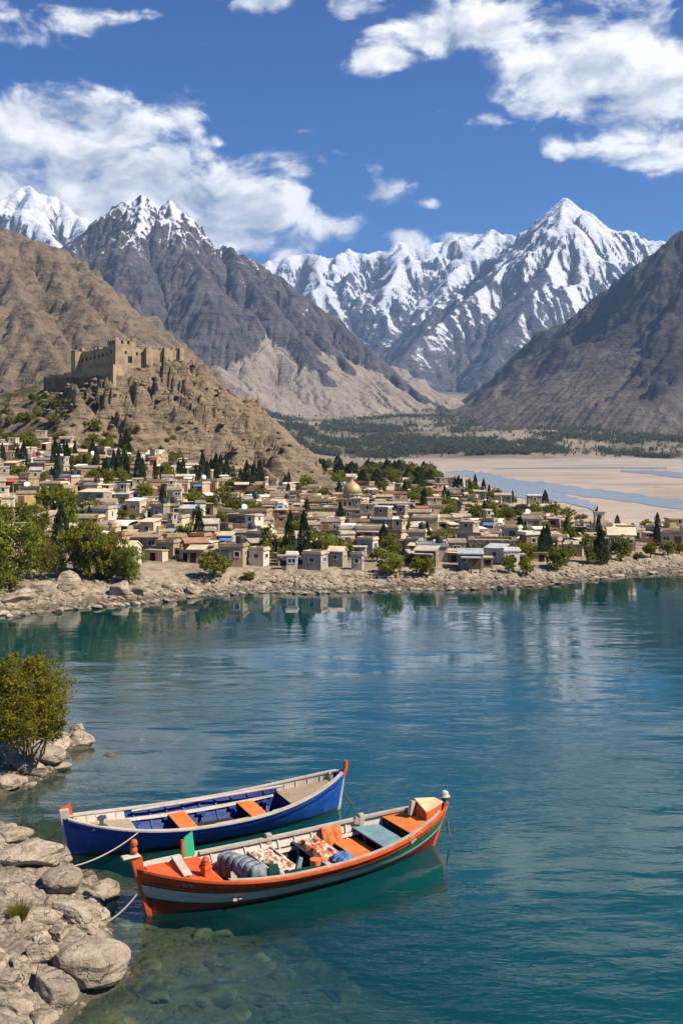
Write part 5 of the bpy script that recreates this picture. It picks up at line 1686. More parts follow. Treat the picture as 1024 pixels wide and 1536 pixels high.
col = t.mix(t.m('MULTIPLY', wet, .75), col, t.mix(n1_, (.035, .03, .018), (.085, .075, .035)))
finish(t, col, t.mr(wet, 0, 1, .92, .5), t.m('SUBTRACT', t.m('ADD', t.m('ADD', n1_, t.m('MULTIPLY', n2_, .5)), t.m('MULTIPLY', bed, .8)), t.m('MULTIPLY', crk, .6)), 1.0, .17, .2)
M_rock = m_
m_, t = new_mat('algae_rock')
p = wpos(t)
n1_ = t.noise(p, 2.2, 5, .6)
finish(t, t.mix(t.mr(n1_, .35, .65), (.05, .046, .022), (.17, .15, .07)), .7, n1_, .5, .05, .2); M_algae = m_

import bmesh


def rock_mesh(seed, sub=4, cuts=9, rough=.10, flat=1.0, elong=1.0, depth=(.62, .95)):
    rs_ = np.random.RandomState(seed)
    bm = bmesh.new()
    bmesh.ops.create_icosphere(bm, subdivisions=sub, radius=1.0)
    V = np.array([v.co[:] for v in bm.verts])
    F = np.array([[v.index for v in f.verts] for f in bm.faces])
    bm.free()
    V = V * np.array([elong, 1.0, 1.0])
    for _ in range(cuts):
        n_ = rs_.normal(size=3); n_ /= np.linalg.norm(n_)
        d = rs_.uniform(*depth) * (1 + (elong - 1) * abs(n_[0]))
        h = V @ n_
        ex = np.maximum(h - d, 0)
        V = V - ex[:, None] * n_ * .92
    r_ = np.linalg.norm(V, axis=1)[:, None]; N = V / r_
    s1_ = fbm(N[:, 0] * 1.3 + seed, N[:, 1] * 1.3, N[:, 2] * 1.3, 4, .5)
    s2_ = fbm(N[:, 0] * 4.2 + seed, N[:, 1] * 4.2, N[:, 2] * 4.2, 4, .55, ridged=True) - .5
    s3_ = fbm(N[:, 0] * 11 + seed, N[:, 1] * 11, N[:, 2] * 11, 4, .6, ridged=True) - .5
    V = V + N * (rough * 1.7 * s1_ + rough * .75 * s2_ + rough * .28 * s3_)[:, None]
    V[:, 2] *= flat
    lo, hi = V.min(0), V.max(0)
    V = (V - (lo + hi) / 2) / (hi - lo)          # unit box, centred
    return np_mesh('boulder', V, F, (M_rock,), True)


ROCKS = [rock_mesh(11 + 7 * k, 5, 11 + k % 6, .06 + .015 * (k % 4), 1, 1 + .25 * (k % 3), (.50, .82)) for k in range(14)]
ROUND = [rock_mesh(201 + 5 * k, 5, 11, .055, 1, 1.1, (.62, .88)) for k in range(3)]
SLAB = [rock_mesh(301 + 5 * k, 4, 12, .09, 1, 1.8, (.5, .85)) for k in range(4)]
LOW = [rock_mesh(401 + 5 * k, 3, 8, .10, 1, 1.2) for k in range(8)]


def near_h(x, y): return float(near_z(np.array([x]), np.array([y]))[0][0])


rrng = random.Random(77)
ROCKPOS = []


def boulder(label, px, py, wpx, hpx, kind, rz=0.0, tilt=(0, 0), sink=.22, dy=1.0, z0=None, group=None, mat=None, name='boulder'):
    """px, py: where its foot shows; wpx, hpx: how wide and tall it shows"""
    zg = .1 if z0 is None else z0
    for _ in range(4):
        x, y = G0(px, py, zg)
        if z0 is None: zg = max(near_h(x, y), -.25)
    w = wpx / FPX * y; h = hpx / FPX * y
    me = {'r': ROCKS, 'o': ROUND, 's': SLAB, 'l': LOW}[kind]
    o = bpy.data.objects.new(name, me[rrng.randrange(len(me))])
    dpt = w * dy
    hz_ = max(h - dpt * .35, h * .6) / (1 - sink)
    o.scale = (w * 1.05, dpt, hz_)
    o.location = (x, y + dpt * .35, zg + hz_ * (.5 - sink))
    o.rotation_euler = (R(tilt[0]), R(tilt[1]), R(rz))
    link(o); tag(o, label, 'rock', group)
    if mat: o.material_slots[0].link = 'OBJECT'; o.material_slots[0].material = mat
    ROCKPOS.append((x, y + dpt * .35, w * .5))
    return o


boulder('largest rounded pale boulder on the near bank, standing in the water edge', 130, 1488, 112, 92, 'o', 20, (0, 0), .16, .9)
boulder('dark angular slab boulder leaning against the foot of the largest boulder', 74, 1508, 84, 58, 's', -28, (8, 24), .2, .7)
boulder('tall narrow rock wedged beside the largest rounded boulder', 62, 1450, 44, 58, 'r', 15, (0, -12), .2, .9)
boulder('small dark rock between the tall narrow rock and the slab', 27, 1452, 34, 30, 'r', 40)
boulder('craggy pointed boulder above the water by the twisted rope', 122, 1396, 84, 56, 'r', -30, (0, 10), .2, .8)
boulder('round boulder standing alone in the shallow water off the bank', 150, 1352, 64, 36, 'o', 70, (0, 4), .3, .7, 0.0)
boulder('rounded boulder where the pale mooring rope ends', 87, 1342, 76, 50, 'o', 130, (0, 8), .2, .9)
boulder('broad craggy boulder at the top of the near bank by the blue boat stem', 40, 1306, 92, 54, 'r', 60, (0, 6), .2, .8)
boulder('smaller boulder at the upper end of the near bank', 14, 1268, 60, 32, 'r', 10, (0, 0), .2, .8)
boulder('round boulder at the lowest corner of the bank under the slab', 60, 1545, 48, 36, 'o', 0, (0, 0), .2, .9)
boulder('pale flat-topped stone beside the grass tuft', 82, 1412, 36, 32, 'r', 80, (0, 0), .25, .9)
boulder('long low boulder at the frame edge below the grass tuft', 8, 1488, 56, 40, 'r', 0, (0, 0), .25, .9)
boulder('low split boulder lying between the craggy boulder and the gravel', 62, 1388, 60, 34, 's', 30, (0, 8), .3, .7)
boulder('half sunk boulder at the bank edge under the mooring rope', 20, 1352, 50, 30, 'r', 30, (0, 0), .3, .8)
# the point with the tree
boulder('pointed boulder at the tip of the rocky point', 118, 1120, 42, 34, 'r', 10, (0, 0), .2, .8, 0.05)
boulder('peaked rock standing behind the tip boulder of the point', 114, 1108, 30, 28, 'r', 100, (0, 0), .2, .8, .1)
boulder('angular boulder next to the tip of the rocky point', 80, 1124, 46, 32, 'r', 70, (0, -8), .2, .8)
boulder('boulder behind the tree roots on the point', 58, 1110, 42, 26, 'r', 40, (0, 0), .2, .8)
boulder('large pale boulder on the shaded side of the point, below the tree', 68, 1150, 54, 42, 'o', 40, (0, 6), .18, .9)
boulder('brown wedge boulder right under the tree stems', 42, 1160, 52, 38, 'r', 20, (0, 14), .18, .8)
boulder('flat ledge rock at the waterline under the pale boulder', 82, 1156, 44, 12, 's', 10, (0, 0), .3, .8, 0.0)
boulder('low boulder at the frame edge beyond the tree', 12, 1150, 44, 30, 'r', 0, (0, 0), .2, .9)
boulder('pale rounded boulder by the water at the frame edge on the point', 8, 1184, 44, 32, 'o', 60, (0, 0), .2, .9)
boulder('small round stone between the pale boulders of the point', 27, 1176, 24, 16, 'o', 0)
boulder('small flat stone at the waterline of the point', 40, 1182, 26, 11, 's', 0, (0, 0), .3, .8, 0.0)
boulder('rock at the rear of the point, seen under the tree crown', 30, 1106, 46, 26, 'r', 0)
boulder('grey rock far back on the point near the frame edge', -4, 1112, 44, 28, 'r', 50)
boulder('flat rock awash in the lake off the point', 166, 1136, 28, 4, 's', 0, (0, 0), .45, .9, -.02)
# seen through the clear shallows
for lab, px_, py_, w_, h_, k_ in (
        ('olive algae boulder under water near the largest boulder', 226, 1462, 62, 26, 'o'), ('large submerged slab below the algae boulder', 218, 1505, 92, 34, 'r'), ('long submerged slab at the lower frame edge', 300, 1520, 120, 36, 's'),
        ('submerged round stone at the bottom frame edge', 198, 1534, 60, 26, 'o'), ('submerged stone beside the bank foot', 160, 1512, 60, 22, 'r'), ('small submerged stone under the bow of the orange boat', 186, 1420, 40, 14, 'o'),
        ('submerged stone between the algae boulder and the bow', 200, 1440, 40, 16, 'r'), ('submerged slab far out in the shallows', 372, 1512, 70, 24, 'r'), ('mossy submerged stone next to the long slab', 252, 1484, 46, 18, 'o'), ('dark submerged stone between the slabs', 262, 1530, 56, 24, 'r'), ('submerged pale stone beyond the dark one', 336, 1482, 60, 20, 'r')):
    zz_ = -.30
    for _ in range(4):
        x_, y_ = G0(px_, py_, zz_); zz_ = min(near_h(x_, y_), -.14) - .10
    boulder(lab, px_, py_, w_, h_, k_, rrng.uniform(0, 180), (0, 0), .3, .8, zz_, None, M_algae, 'submerged_rock')

m_, t = new_mat('drowned_stone')
rnd = t.n('ShaderNodeObjectInfo').outputs['Random']; n1_ = t.noise(wpos(t), 2.6, 5, .65)
finish(t, t.mix(t.mr(n1_, .35, .65), t.ramp(rnd, [(0, (.03, .03, .018)), (.5, (.07, .062, .035)), (1, (.10, .10, .04))]), t.ramp(rnd, [(0, (.10, .09, .06)), (.5, (.20, .175, .10)), (1, (.26, .24, .09))])), .7, n1_, .6, .05, .2); M_drown = m_
cnt = 0
for _ in range(2000):
    if cnt >= 70: break
    px_, py_ = rrng.uniform(150, 520), rrng.uniform(1395, 1560)
    zz_ = -.3
    for _k in range(4):
        x_, y_ = G0(px_, py_, zz_); zz_ = near_h(x_, y_)
    if zz_ > -.16: continue
    w_ = .22 + .75 * rrng.random() ** 2
    if any((x_ - a) ** 2 + (y_ - b) ** 2 < (w_ * .45 + c * .8) ** 2 for a, b, c in ROCKPOS): continue
    o = bpy.data.objects.new('submerged_stone', rrng.choice(ROCKS))
    h_ = min(w_ * rrng.uniform(.35, .6), (-zz_ - .06) / .75)
    o.scale = (w_ * rrng.uniform(1, 1.5), w_, h_); o.rotation_euler = (0, 0, rrng.uniform(0, 6.28)); o.location = (x_, y_, zz_ + h_ * .2)
    link(o); o.material_slots[0].link = 'OBJECT'; o.material_slots[0].material = M_drown
    tag(o, 'drowned olive brown stone scattered on the lake bed in the clear shallows', 'rock', 'drowned stones of the shallows')
    ROCKPOS.append((x_, y_, w_ * .5)); cnt += 1

# smaller stones of the bank: each an object; the gravel between them is one mass
cnt = 0
while cnt < 140:
    x_ = rrng.uniform(-13, -4.5); y_ = rrng.uniform(20.5, 41)
    zg, s_ = near_z(np.array([x_]), np.array([y_]))
    if s_[0] < -.35: continue
    px_ = HX + FPX * x_ / y_
    if px_ < -12: continue
    w_ = .14 + .42 * rrng.random() ** 2.4
    if any((x_ - a) ** 2 + (y_ - b) ** 2 < (w_ * .4 + c * .75) ** 2 for a, b, c in ROCKPOS): continue
    o = bpy.data.objects.new('bank_stone', rrng.choice(ROCKS))
    o.scale = (w_ * rrng.uniform(.9, 1.4), w_, w_ * rrng.uniform(.55, .9)); o.rotation_euler = (rrng.uniform(-.3, .3), rrng.uniform(-.3, .3), rrng.uniform(0, 6.28))
    o.location = (x_, y_, zg[0] + w_ * .2)
    link(o); tag(o, 'small pale stone lying in the gravel between the near bank boulders' if y_ < 31.5 else 'small pale stone lying around the tree on the rocky point', 'rock', 'small stones of the near bank' if y_ < 31.5 else 'small stones of the rocky point')
    ROCKPOS.append((x_, y_, w_ * .5)); cnt += 1


def scatter_mass(name, pts, sizes, protos, mat, seed, squash=.7):
    rs_ = np.random.RandomState(seed)
    VV, FF, nb_ = [], [], 0
    geo_ = []
    for me in protos:
        a = np.zeros(len(me.vertices) * 3); me.vertices.foreach_get('co', a)
        f = np.zeros(len(me.polygons) * 3, dtype=np.int32); me.polygons.foreach_get('vertices', f)
        geo_.append((a.reshape(-1, 3), f.reshape(-1, 3)))
    for (x, y, z), s in zip(pts, sizes):
        a, f = geo_[rs_.randint(len(geo_))]
        w_ = rs_.uniform(0, 6.28); c, n = math.cos(w_), math.sin(w_)
        q = a * np.array([s * rs_.uniform(.8, 1.4), s, s * squash * rs_.uniform(.7, 1.2)])
        q = np.stack([q[:, 0] * c - q[:, 1] * n + x, q[:, 0] * n + q[:, 1] * c + y, q[:, 2] + z], 1)
        VV.append(q); FF.append(f + nb_); nb_ += len(q)
    o = link(bpy.data.objects.new(name, np_mesh(name, np.concatenate(VV), np.concatenate(FF), (mat,), True)))
    o['kind'] = 'stuff'
    return o


PEB = [rock_mesh(501 + 3 * k, 2, 5, .08, 1, 1.15) for k in range(6)]
rs = np.random.RandomState(12)
pts, sz = [], []
X_ = rs.uniform(-14, -2.2, 16000); Y2_ = rs.uniform(19.5, 42, 16000)
zg, s_ = near_z(X_, Y2_)
for x, y, z, s in zip(X_, Y2_, zg, s_):
    if s < -2.6 or HX + FPX * x / y < -40: continue
    if s < -.3 and rs.rand() < .62: continue
    q = .05 + .17 * rs.rand() ** 2.4 + (.10 * rs.rand() if s < -.2 else 0)
    pts.append((x, y, z + q * .22)); sz.append(q)
    if len(pts) > 7500: break
scatter_mass('gravel', pts, sz, PEB, M_rock, 3)

# rocks along the village shore
SHB = [('dark grey boulder at the water under the bank trees', 100, 902, 40, 32), ('pale block boulder at the water beside the bank trees', 178, 899, 34, 26), ('sloping slab next to the dark boulder on the bank', 60, 906, 46, 20), ('low pale rock between the bank trees and the round tree', 206, 897, 30, 14), ('white round rock below the round tree on the shore', 290, 892, 26, 16), ('long low rock in the shallows below the round tree', 390, 886, 22, 8), ('pale rock beside the shore shrub', 254, 893, 24, 14), ('broad flat rock at the frame edge on the far bank', 20, 912, 60, 18)]


def shore_rock(px, py, wpx, hpx, label, group=None):
    x, y = G0(px, py, .0)
    zg = float(ground_z(np.array([x]), np.array([y]))[0][0])
    w = wpx / FPX * y; h = hpx / FPX * y
    o = bpy.data.objects.new('shore_rock', rrng.choice(ROCKS + SLAB))
    o.scale = (w, w * .8, h * 1.35); o.rotation_euler = (rrng.uniform(-.2, .2), rrng.uniform(-.25, .25), rrng.uniform(0, 6.28))
    o.location = (x, y + w * .3, max(zg, -.1) + h * .35)
    link(o); tag(o, label, 'rock', group)


for lab, a, b_, c, d in SHB: shore_rock(a, b_, c, d, lab)
sx = [p_[0] for p_ in SHORE_PX]; sy = [p_[1] for p_ in SHORE_PX]
for k in range(190):
    px_ = -10 + 1044 * (k + rrng.random()) / 190
    base = float(np.interp(px_, sx, sy))
    up_ = rrng.random() ** 1.5 * (14 if px_ > 230 else 26)
    w_ = rrng.uniform(5, 15) * (1.35 if px_ < 260 else 1)
    x, y = G0(px_, base - up_ * .45 + 1, .3 + up_ * .03)
    zg = float(ground_z(np.array([x]), np.array([y]))[0][0])
    w = w_ / FPX * y
    o = bpy.data.objects.new('shore_rock', rrng.choice(ROCKS + SLAB)); h = w * rrng.uniform(.35, .7)
    o.scale = (w * 1.2, w, h); o.rotation_euler = (rrng.uniform(-.2, .2), rrng.uniform(-.25, .25), rrng.uniform(0, 6.28)); o.location = (x, y, max(zg, -.1) + h * .22)
    link(o); tag(o, 'pale tan rock in the stony band along the village shore', 'rock', 'rocks along the village shore')
pts, sz = [], []
for k in range(9000):
    px_ = rs.uniform(-60, 1090); base = float(np.interp(px_, sx, sy))
    x, y = G0(px_, base - rs.rand() ** 1.3 * (17 if px_ > 230 else 30) * .6 + 1.5, .2)
    pts.append((x, y, 0)); sz.append(.10 + .42 * rs.rand() ** 2)
P_ = np.array(pts); zg = ground_z(P_[:, 0], P_[:, 1])[0]
scatter_mass('shore_rubble', [(a, b_, max(z, -.1) + s * .1) for (a, b_, _), z, s in zip(pts, zg, sz)], sz, PEB, M_rock, 8)

# tumbled blocks on the fort hill
pts, sz = [], []
while len(pts) < 900:
    px_ = rs.uniform(60, 470); y = rs.uniform(204, 256); x = (px_ - HX) / FPX * y
    g = float(ground_z(np.array([x]), np.array([y]))[0][0]); z = hill_z(x, y)
    if z < g + .3: 
        if rs.rand() > .05: continue
    s = .25 + 1.3 * rs.rand() ** 3.6
    pts.append((x, y, z + s * .1)); sz.append(s)
scatter_mass('hill_rubble', pts, sz, LOW, bpy.data.materials['hill_rock'], 21)

# ------------------------------------------------------------------ the tree on the point and the grass tuft
bx, by = G0(46, 1142, .7)
bz = near_h(bx, by) + .12
tree = empty('lakeside_tree', (bx, by, bz))
tag(tree, 'bushy yellow-green tree with many bare stems on the rocky point', 'tree')
rs = np.random.RandomState(31)
u = by / FPX      # metres in one photograph pixel here
LOB = [(-22, 150, 30, 26), (8, 158, 26, 20), (-6, 128, 42, 34), (26, 120, 34, 28), (40, 96, 26, 26), (-34, 112, 38, 34), (-14, 88, 44, 30), (16, 84, 38, 28), (40, 66, 16, 16), (-44, 76, 34, 30), (-6, 64, 34, 18), (-62, 130, 34, 40), (22, 62, 22, 14), (-24, 172, 16, 10), (-74, 90, 30, 34), (50, 84, 12, 12)]
lobes = [(a * u, rs.uniform(-28, 28) * u, b_ * u, c * u, c * u * 1.05, d * u) for a, b_, c, d in LOB]
C = crown_points(lobes, 30000, rs, .45, 900)
V, F = leaf_cloud(C, .042, rs, 1.5)
link(bpy.data.objects.new('crown', np_mesh('crown', V, F, (L_near,), False)), tree)
q = MB()
for k in range(15):
    l = lobes[k % len(lobes)]
    a0_ = rs.uniform(0, 6.28)
    st = Vector((math.cos(a0_) * .12 - .05, math.sin(a0_) * .12, -.25))
    en = Vector(l[:3]) * 1.0
    mid_ = st.lerp(en, .45) + Vector((rs.normal() * .16, rs.normal() * .16, .25))
    mid2 = st.lerp(en, .75) + Vector((rs.normal() * .12, rs.normal() * .12, .12))
    r0 = rs.uniform(.022, .05)
    q.tube([st, st.lerp(mid_, .5) + Vector((rs.normal() * .05, rs.normal() * .05, .05)), mid_, mid2, en], [r0, r0 * .85, r0 * .65, r0 * .42, r0 * .15], 7)
    for s in range(4):
        f = rs.uniform(.4, .9); b0 = mid_.lerp(en, f)
        q.tube([b0, b0 + Vector((rs.normal() * .35, rs.normal() * .35, rs.uniform(0, .45)))], [r0 * .3, .004], 5)
for k in range(16):
    a0_ = rs.uniform(2.0, 5.2); L_ = rs.uniform(.3, .8)
    q.tube([(0, 0, -.05), (math.cos(a0_) * L_ * .5, math.sin(a0_) * L_ * .5, .12), (math.cos(a0_) * L_, math.sin(a0_) * L_, rs.uniform(-.1, .3))], [.018, .012, .004], 5)
q.build('trunk', M_pbark, tree)

gx_, gy3 = G0(28, 1392, .6); gz3 = near_h(gx_, gy3) + .1
n = 420
a = rs.uniform(0, 6.28, n); l = rs.uniform(.18, .42, n); lean = rs.uniform(.1, .75, n); r = rs.rand(n) * .12
b0 = np.stack([np.cos(a) * r, np.sin(a) * r, np.zeros(n)], 1); d = np.stack([np.cos(a) * lean, np.sin(a) * lean, np.ones(n)], 1)
side_ = np.stack([-np.sin(a), np.cos(a), np.zeros(n)], 1) * .008
V = np.stack([b0 - side_, b0 + side_, b0 + d * l[:, None] * .6 + side_ * .6, b0 + d * l[:, None]], 1).reshape(-1, 3)
o = link(bpy.data.objects.new('grass_tuft', np_mesh('grass_tuft', V, np.arange(4 * n).reshape(n, 4), (L_near,), False))); o.location = (gx_, gy3, gz3); o.scale = (1.4, 1.4, 1.1)
tag(o, 'green grass tuft growing in the gravel of the near bank', 'grass tuft')
# ------------------------------------------------------------------ boats
def paint(name, c, wear=(.35, .28, .2), wamt=.5, rough=.42, dirt=.5, grain=(14, 14, 2)):
    m_, t = new_mat(name)
    p = objpos(t)
    n = t.noise(p, 2.2, 6, .68); f = t.noise(p, 16, 5, .7)
    gr = t.noise(t.vm('MULTIPLY', p, (1.2, 9, 9)), 2.0, 5, .65)
    col = t.mix(t.mr(n, .3, .7), tuple(q * .80 for q in c), tuple(min(1, q * 1.12) for q in c))
    col = t.mix(t.mr(gr, .55, .75, 0, .30), col, tuple(q * .55 for q in c))
    chip = t.m('MULTIPLY_ADD', t.m('SUBTRACT', n, .5), .8, f)
    col = t.mix(t.mr(chip, .62, .70, 0, wamt), col, wear)
    pw = t.noise(t.vm('MULTIPLY', p, (2.2, 4.5, 4.5)), 1.4, 9, .74)
    col = t.mix(t.mr(pw, .56, .66, 0, wamt * .75), col, tuple(.35 * q + .65 * k for q, k in zip(c, wear)))
    col = t.mix(t.mr(pw, .44, .34, 0, .35), col, tuple(q * .5 for q in c))
    z = t.n('ShaderNodeSeparateXYZ', {0: p}).outputs[2]
    # seams between the planks of the skin, every 15 cm below the sheer
    fr_ = t.m('FRACT', t.m('MULTIPLY_ADD', attr(t, 'drop'), 1 / .15, .5))
    seam = t.mr(t.m('ABSOLUTE', t.m('SUBTRACT', fr_, .0)), .10, .0)
    col = t.mix(t.m('MULTIPLY', seam, .55), col, tuple(q * .25 for q in c))
    streak = t.noise(t.vm('MULTIPLY', p, (5.5, 5.5, .7)), 1.0, 5, .7)
    col = t.mix(t.mr(streak, .56, .74, 0, .45 * dirt + .12), col, tuple(.5 * q + .5 * k for q, k in zip(c, (.14, .10, .06))))
    scum = t.m('MULTIPLY', t.mr(t.m('MULTIPLY_ADD', t.m('SUBTRACT', n, .5), .3, z), .16, -.02), dirt)
    col = t.mix(scum, col, (.05, .05, .035))
    finish(t, col, t.mr(n, .3, .7, rough, rough + .25), t.m('SUBTRACT', t.m('ADD', t.m('MULTIPLY', f, .4), gr), t.m('MULTIPLY', seam, .8)), .6, .015, .25)
    return m_


Pa = {
    'blue': paint('blue_hull_paint', (.007, .080, .34), (.08, .16, .30), .75),
    'dkblue': paint('dark_blue_paint_and_shade', (.006, .030, .16), (.10, .14, .25), .3),  # strake paint; also stands in for shade inside the blue hull
    'inblue': paint('inner_blue_paint', (.010, .060, .22), (.22, .25, .30), .6, dirt=0),
    'white': paint('boat_white_paint', (.49, .435, .36), (.24, .175, .115), .95, .6, .5),
    'cream': paint('weathered_cream', (.42, .355, .275), (.20, .145, .10), .95, .6, .3),
    'orange': paint('orange_paint', (.56, .090, .018), (.40, .22, .13), .75, .5, .3),
    'hull': paint('worn_red_orange', (.40, .050, .012), (.30, .16, .10), .75, .5, .4),  # worn orange, darkened to put the hull side's shade into the paint
    'seat': paint('seat_orange_paint', (.72, .185, .040), (.50, .28, .15), .5, .5, 0),
    'red': paint('red_boot_paint', (.19, .024, .010), (.12, .06, .04), .5, .5, .7),
    'green': paint('green_paint', (.010, .15, .075), (.10, .16, .10), .4, .4, .3),
    'flag': paint('bright_green_board', (.03, .34, .17), (.10, .20, .12), .3, .5, 0),
    'dkgreen': paint('dark_green_paint', (.008, .05, .035), (.03, .06, .05), .3),
    'black': paint('tar_paint', (.022, .020, .018), (.08, .06, .04), .4, .6, .6),
    'deck': paint('bare_deck_plank', (.38, .29, .19), (.20, .14, .09), .7, .75, 0),
    'shadebrown': paint('shade_dark_boards', (.030, .024, .018), (.07, .055, .04), .6, .8, 0),  # deep shade of the hold put into the colour; cords share it
    'bluegrey': paint('blue_grey_board', (.16, .27, .29), (.30, .34, .33), .6, .6, 0),
    'iron': paint('grey_iron', (.09, .10, .115), (.16, .09, .05), .5, .5, 0),
    'buff': paint('buff_box_paint', (.66, .47, .24), (.30, .20, .12), .5, .55, 0),
}


class Boat:
    def __init__(s, L, rl, rr, B, f, ul, ur, e=2.5):
        s.L, s.rl, s.rr, s.B, s.f, s.ul, s.ur, s.e = L, rl, rr, B, f, ul, ur, e

    def sheer(s, q): return s.f + (s.ul * max(-q, 0) ** 2.4 if q < 0 else s.ur * max(q, 0) ** 2.2)

    def beam(s, q): return s.B / 2 * max(0.0, 1 - abs(q) ** s.e) ** .82 + .035

    def pt(s, q, t, side, off=0.0):
        """point on the skin: q along (-1..1), t from keel (0) to sheer (1), side -1/+1, off inward"""
        zs = s.sheer(q)
        z = -.38 + (zs + .38) * t
        b = s.beam(q)
        t_ = max(0.0, t); y = b * (.6 * t_ ** .6 + .4 * (1 - max(0.0, 1 - t) ** 2.5)) - off
        rk = (s.rl if q < 0 else s.rr)
        x = q * (s.L / 2 + rk * (z / 1.1 if z > 0 else z * .8))
        return Vector((x, side * max(y, .012), z))

    def tz(s, q, z): return (z + .38) / (s.sheer(q) + .38)

    def at(s, x, z):
        """station whose skin lies at local x near height z"""
        q = x / (s.L / 2 + (s.rl if x < 0 else s.rr) * z / 1.1)
        return max(-.999, min(.999, q))

    def half(s, x, z, off=.07):
        q = s.at(x, z)
        return max(.02, s.pt(q, s.tz(q, z), 1, off).y)


QS = [-1 + 2 * k / 64 for k in range(65)]


def strip(boat, qs, side, t0, t1, off0, off1, mat, name, parent, prof=None, thick=.05, dz=0.0):
    """a batten that follows the skin between two heights"""
    mb = MB(); ring = []
    for q in qs:
        a = boat.pt(q, t0(q) if callable(t0) else t0, side, off0); b = boat.pt(q, t1(q) if callable(t1) else t1, side, off1)
        a.z += dz; b.z += dz
        inw = Vector((0, -side, 0)) * thick
        ring.append([a, b, b + inw, a + inw])
    n = len(ring)
    V = [p for r_ in ring for p in r_]
    F = []
    for i in range(n - 1):
        for k in range(4):
            f = (i * 4 + k, i * 4 + (k + 1) % 4, (i + 1) * 4 + (k + 1) % 4, (i + 1) * 4 + k)
            F.append(f if side < 0 else f[::-1])
    F += [(0, 3, 2, 1) if side < 0 else (0, 1, 2, 3), tuple((n - 1) * 4 + k for k in ((0, 1, 2, 3) if side < 0 else (3, 2, 1, 0)))]
    mb.add(V, F)
    return mb.build(name, mat, parent)


def capping(boat, qs, side, out_, inn_, z0, z1, mat, name, parent):
    """flat rail on top of the sides"""
    mb = MB(); ring = []
    for q in qs:
        p = boat.pt(q, 1.0, side)
        yo = side * (abs(p.y) + out_); yi = side * max(.008, abs(p.y) - inn_)
        ring.append([(p.x, yo, p.z + z0), (p.x, yo, p.z + z1), (p.x, yi, p.z + z1), (p.x, yi, p.z + z0)])
    n = len(ring); V = [p for r_ in ring for p in r_]; F = []
    for i in range(n - 1):
        for k in range(4):
            f = (i * 4 + k, i * 4 + (k + 1) % 4, (i + 1) * 4 + (k + 1) % 4, (i + 1) * 4 + k)
            F.append(f if side < 0 else f[::-1])
    F += [(0, 3, 2, 1) if side < 0 else (0, 1, 2, 3), tuple((n - 1) * 4 + k for k in ((0, 1, 2, 3) if side < 0 else (3, 2, 1, 0)))]
    mb.add(V, F)
    return mb.build(name, mat, parent)


def hull_mesh(boat, rows, mats, name, parent):
    """rows(q) -> list of (drop below the sheer, material of the band that ends there), from the top down"""
    mb = MB()
    for side in (-1, 1):
        grid = []; mids = None
        for q in QS:
            rr_ = rows(q)
            zs = boat.sheer(q)
            col = [boat.pt(q, 1.0, side)]
            for d, mi in rr_:
                z = max(zs - d, -.36)
                col.append(boat.pt(q, boat.tz(q, z), side))
            grid.append(col); mids = [mi for _, mi in rr_]
        nr = len(grid[0])
        # extra rows inside each band keep the curve smooth
        for i in range(len(grid) - 1):
            for k in range(nr - 1):
                a, b, c, d = grid[i][k], grid[i + 1][k], grid[i + 1][k + 1], grid[i][k + 1]
                f = [0, 1, 2, 3] if side > 0 else [3, 2, 1, 0]
                mb.add([a, b, c, d], [f], mids[k], True)
    o = mb.build(name, mats, parent)
    import bmesh
    bm = bmesh.new(); bm.from_mesh(o.data)
    bmesh.ops.remove_doubles(bm, verts=bm.verts, dist=.002)
    bmesh.ops.recalc_face_normals(bm, faces=bm.faces)
    bm.to_mesh(o.data); bm.free()
    at_ = o.data.attributes.new('drop', 'FLOAT', 'POINT')
    dv = []
    for v in o.data.vertices:
        q = boat.at(v.co.x, v.co.z); dv.append(max(0, boat.sheer(q) - v.co.z) + .001)
    at_.data.foreach_set('value', np.array(dv, dtype=np.float32))
    return o


def lining(boat, mat_lo, mat_hi, name, parent, zfloor, tsplit, off=.06):
    mb = MB()
    for side in (-1, 1):
        cols = []
        for q in QS[1:-1]:
            z0_ = zfloor
            ts = [boat.tz(q, z0_), .5 * (boat.tz(q, z0_) + tsplit), tsplit, .5 * (1 + tsplit), .995]
            cols.append([boat.pt(q, t_, side, off) for t_ in ts])
        for i in range(len(cols) - 1):
            for k in range(4):
                f = [3, 2, 1, 0] if side > 0 else [0, 1, 2, 3]
                mb.add([cols[i][k], cols[i + 1][k], cols[i + 1][k + 1], cols[i][k + 1]], [f], 0 if k < 2 else 1, True)
    return mb.build(name, [mat_lo, mat_hi], parent)


def deck(boat, x0, x1, z, mat, name, parent, th=.04, off=.06, seams=0, camber=0.0, zf=None):
    """planked deck between two stations, trimmed to the inside of the hull"""
    mb = MB(); n = 16
    Lp, Rp = [], []
    for k in range(n + 1):
        x = x0 + (x1 - x0) * k / n
        zz_ = z if zf is None else zf(x)
        h = boat.half(x, zz_, off)
        Lp.append((x, -h, zz_)); Rp.append((x, h, zz_))
    if not seams:
        rows = [[(p[0], p[1] + (r_[1] - p[1]) * j / 4, p[2] + camber * (1 - (j / 2 - 1) ** 2)) for j in range(5)] for p, r_ in zip(Lp, Rp)]
        mb.sheet(rows, 0, False, th)
        if (x1 - x0) > 0: pass
    else:
        for j in range(seams):
            a, b = j / seams, (j + 1) / seams - .012
            rows = [[(p[0], p[1] + (r_[1] - p[1]) * a, p[2]), (p[0], p[1] + (r_[1] - p[1]) * b, p[2])] for p, r_ in zip(Lp, Rp)]
            mb.sheet(rows, 0, False, th)
    return mb.build(name, mat, parent)


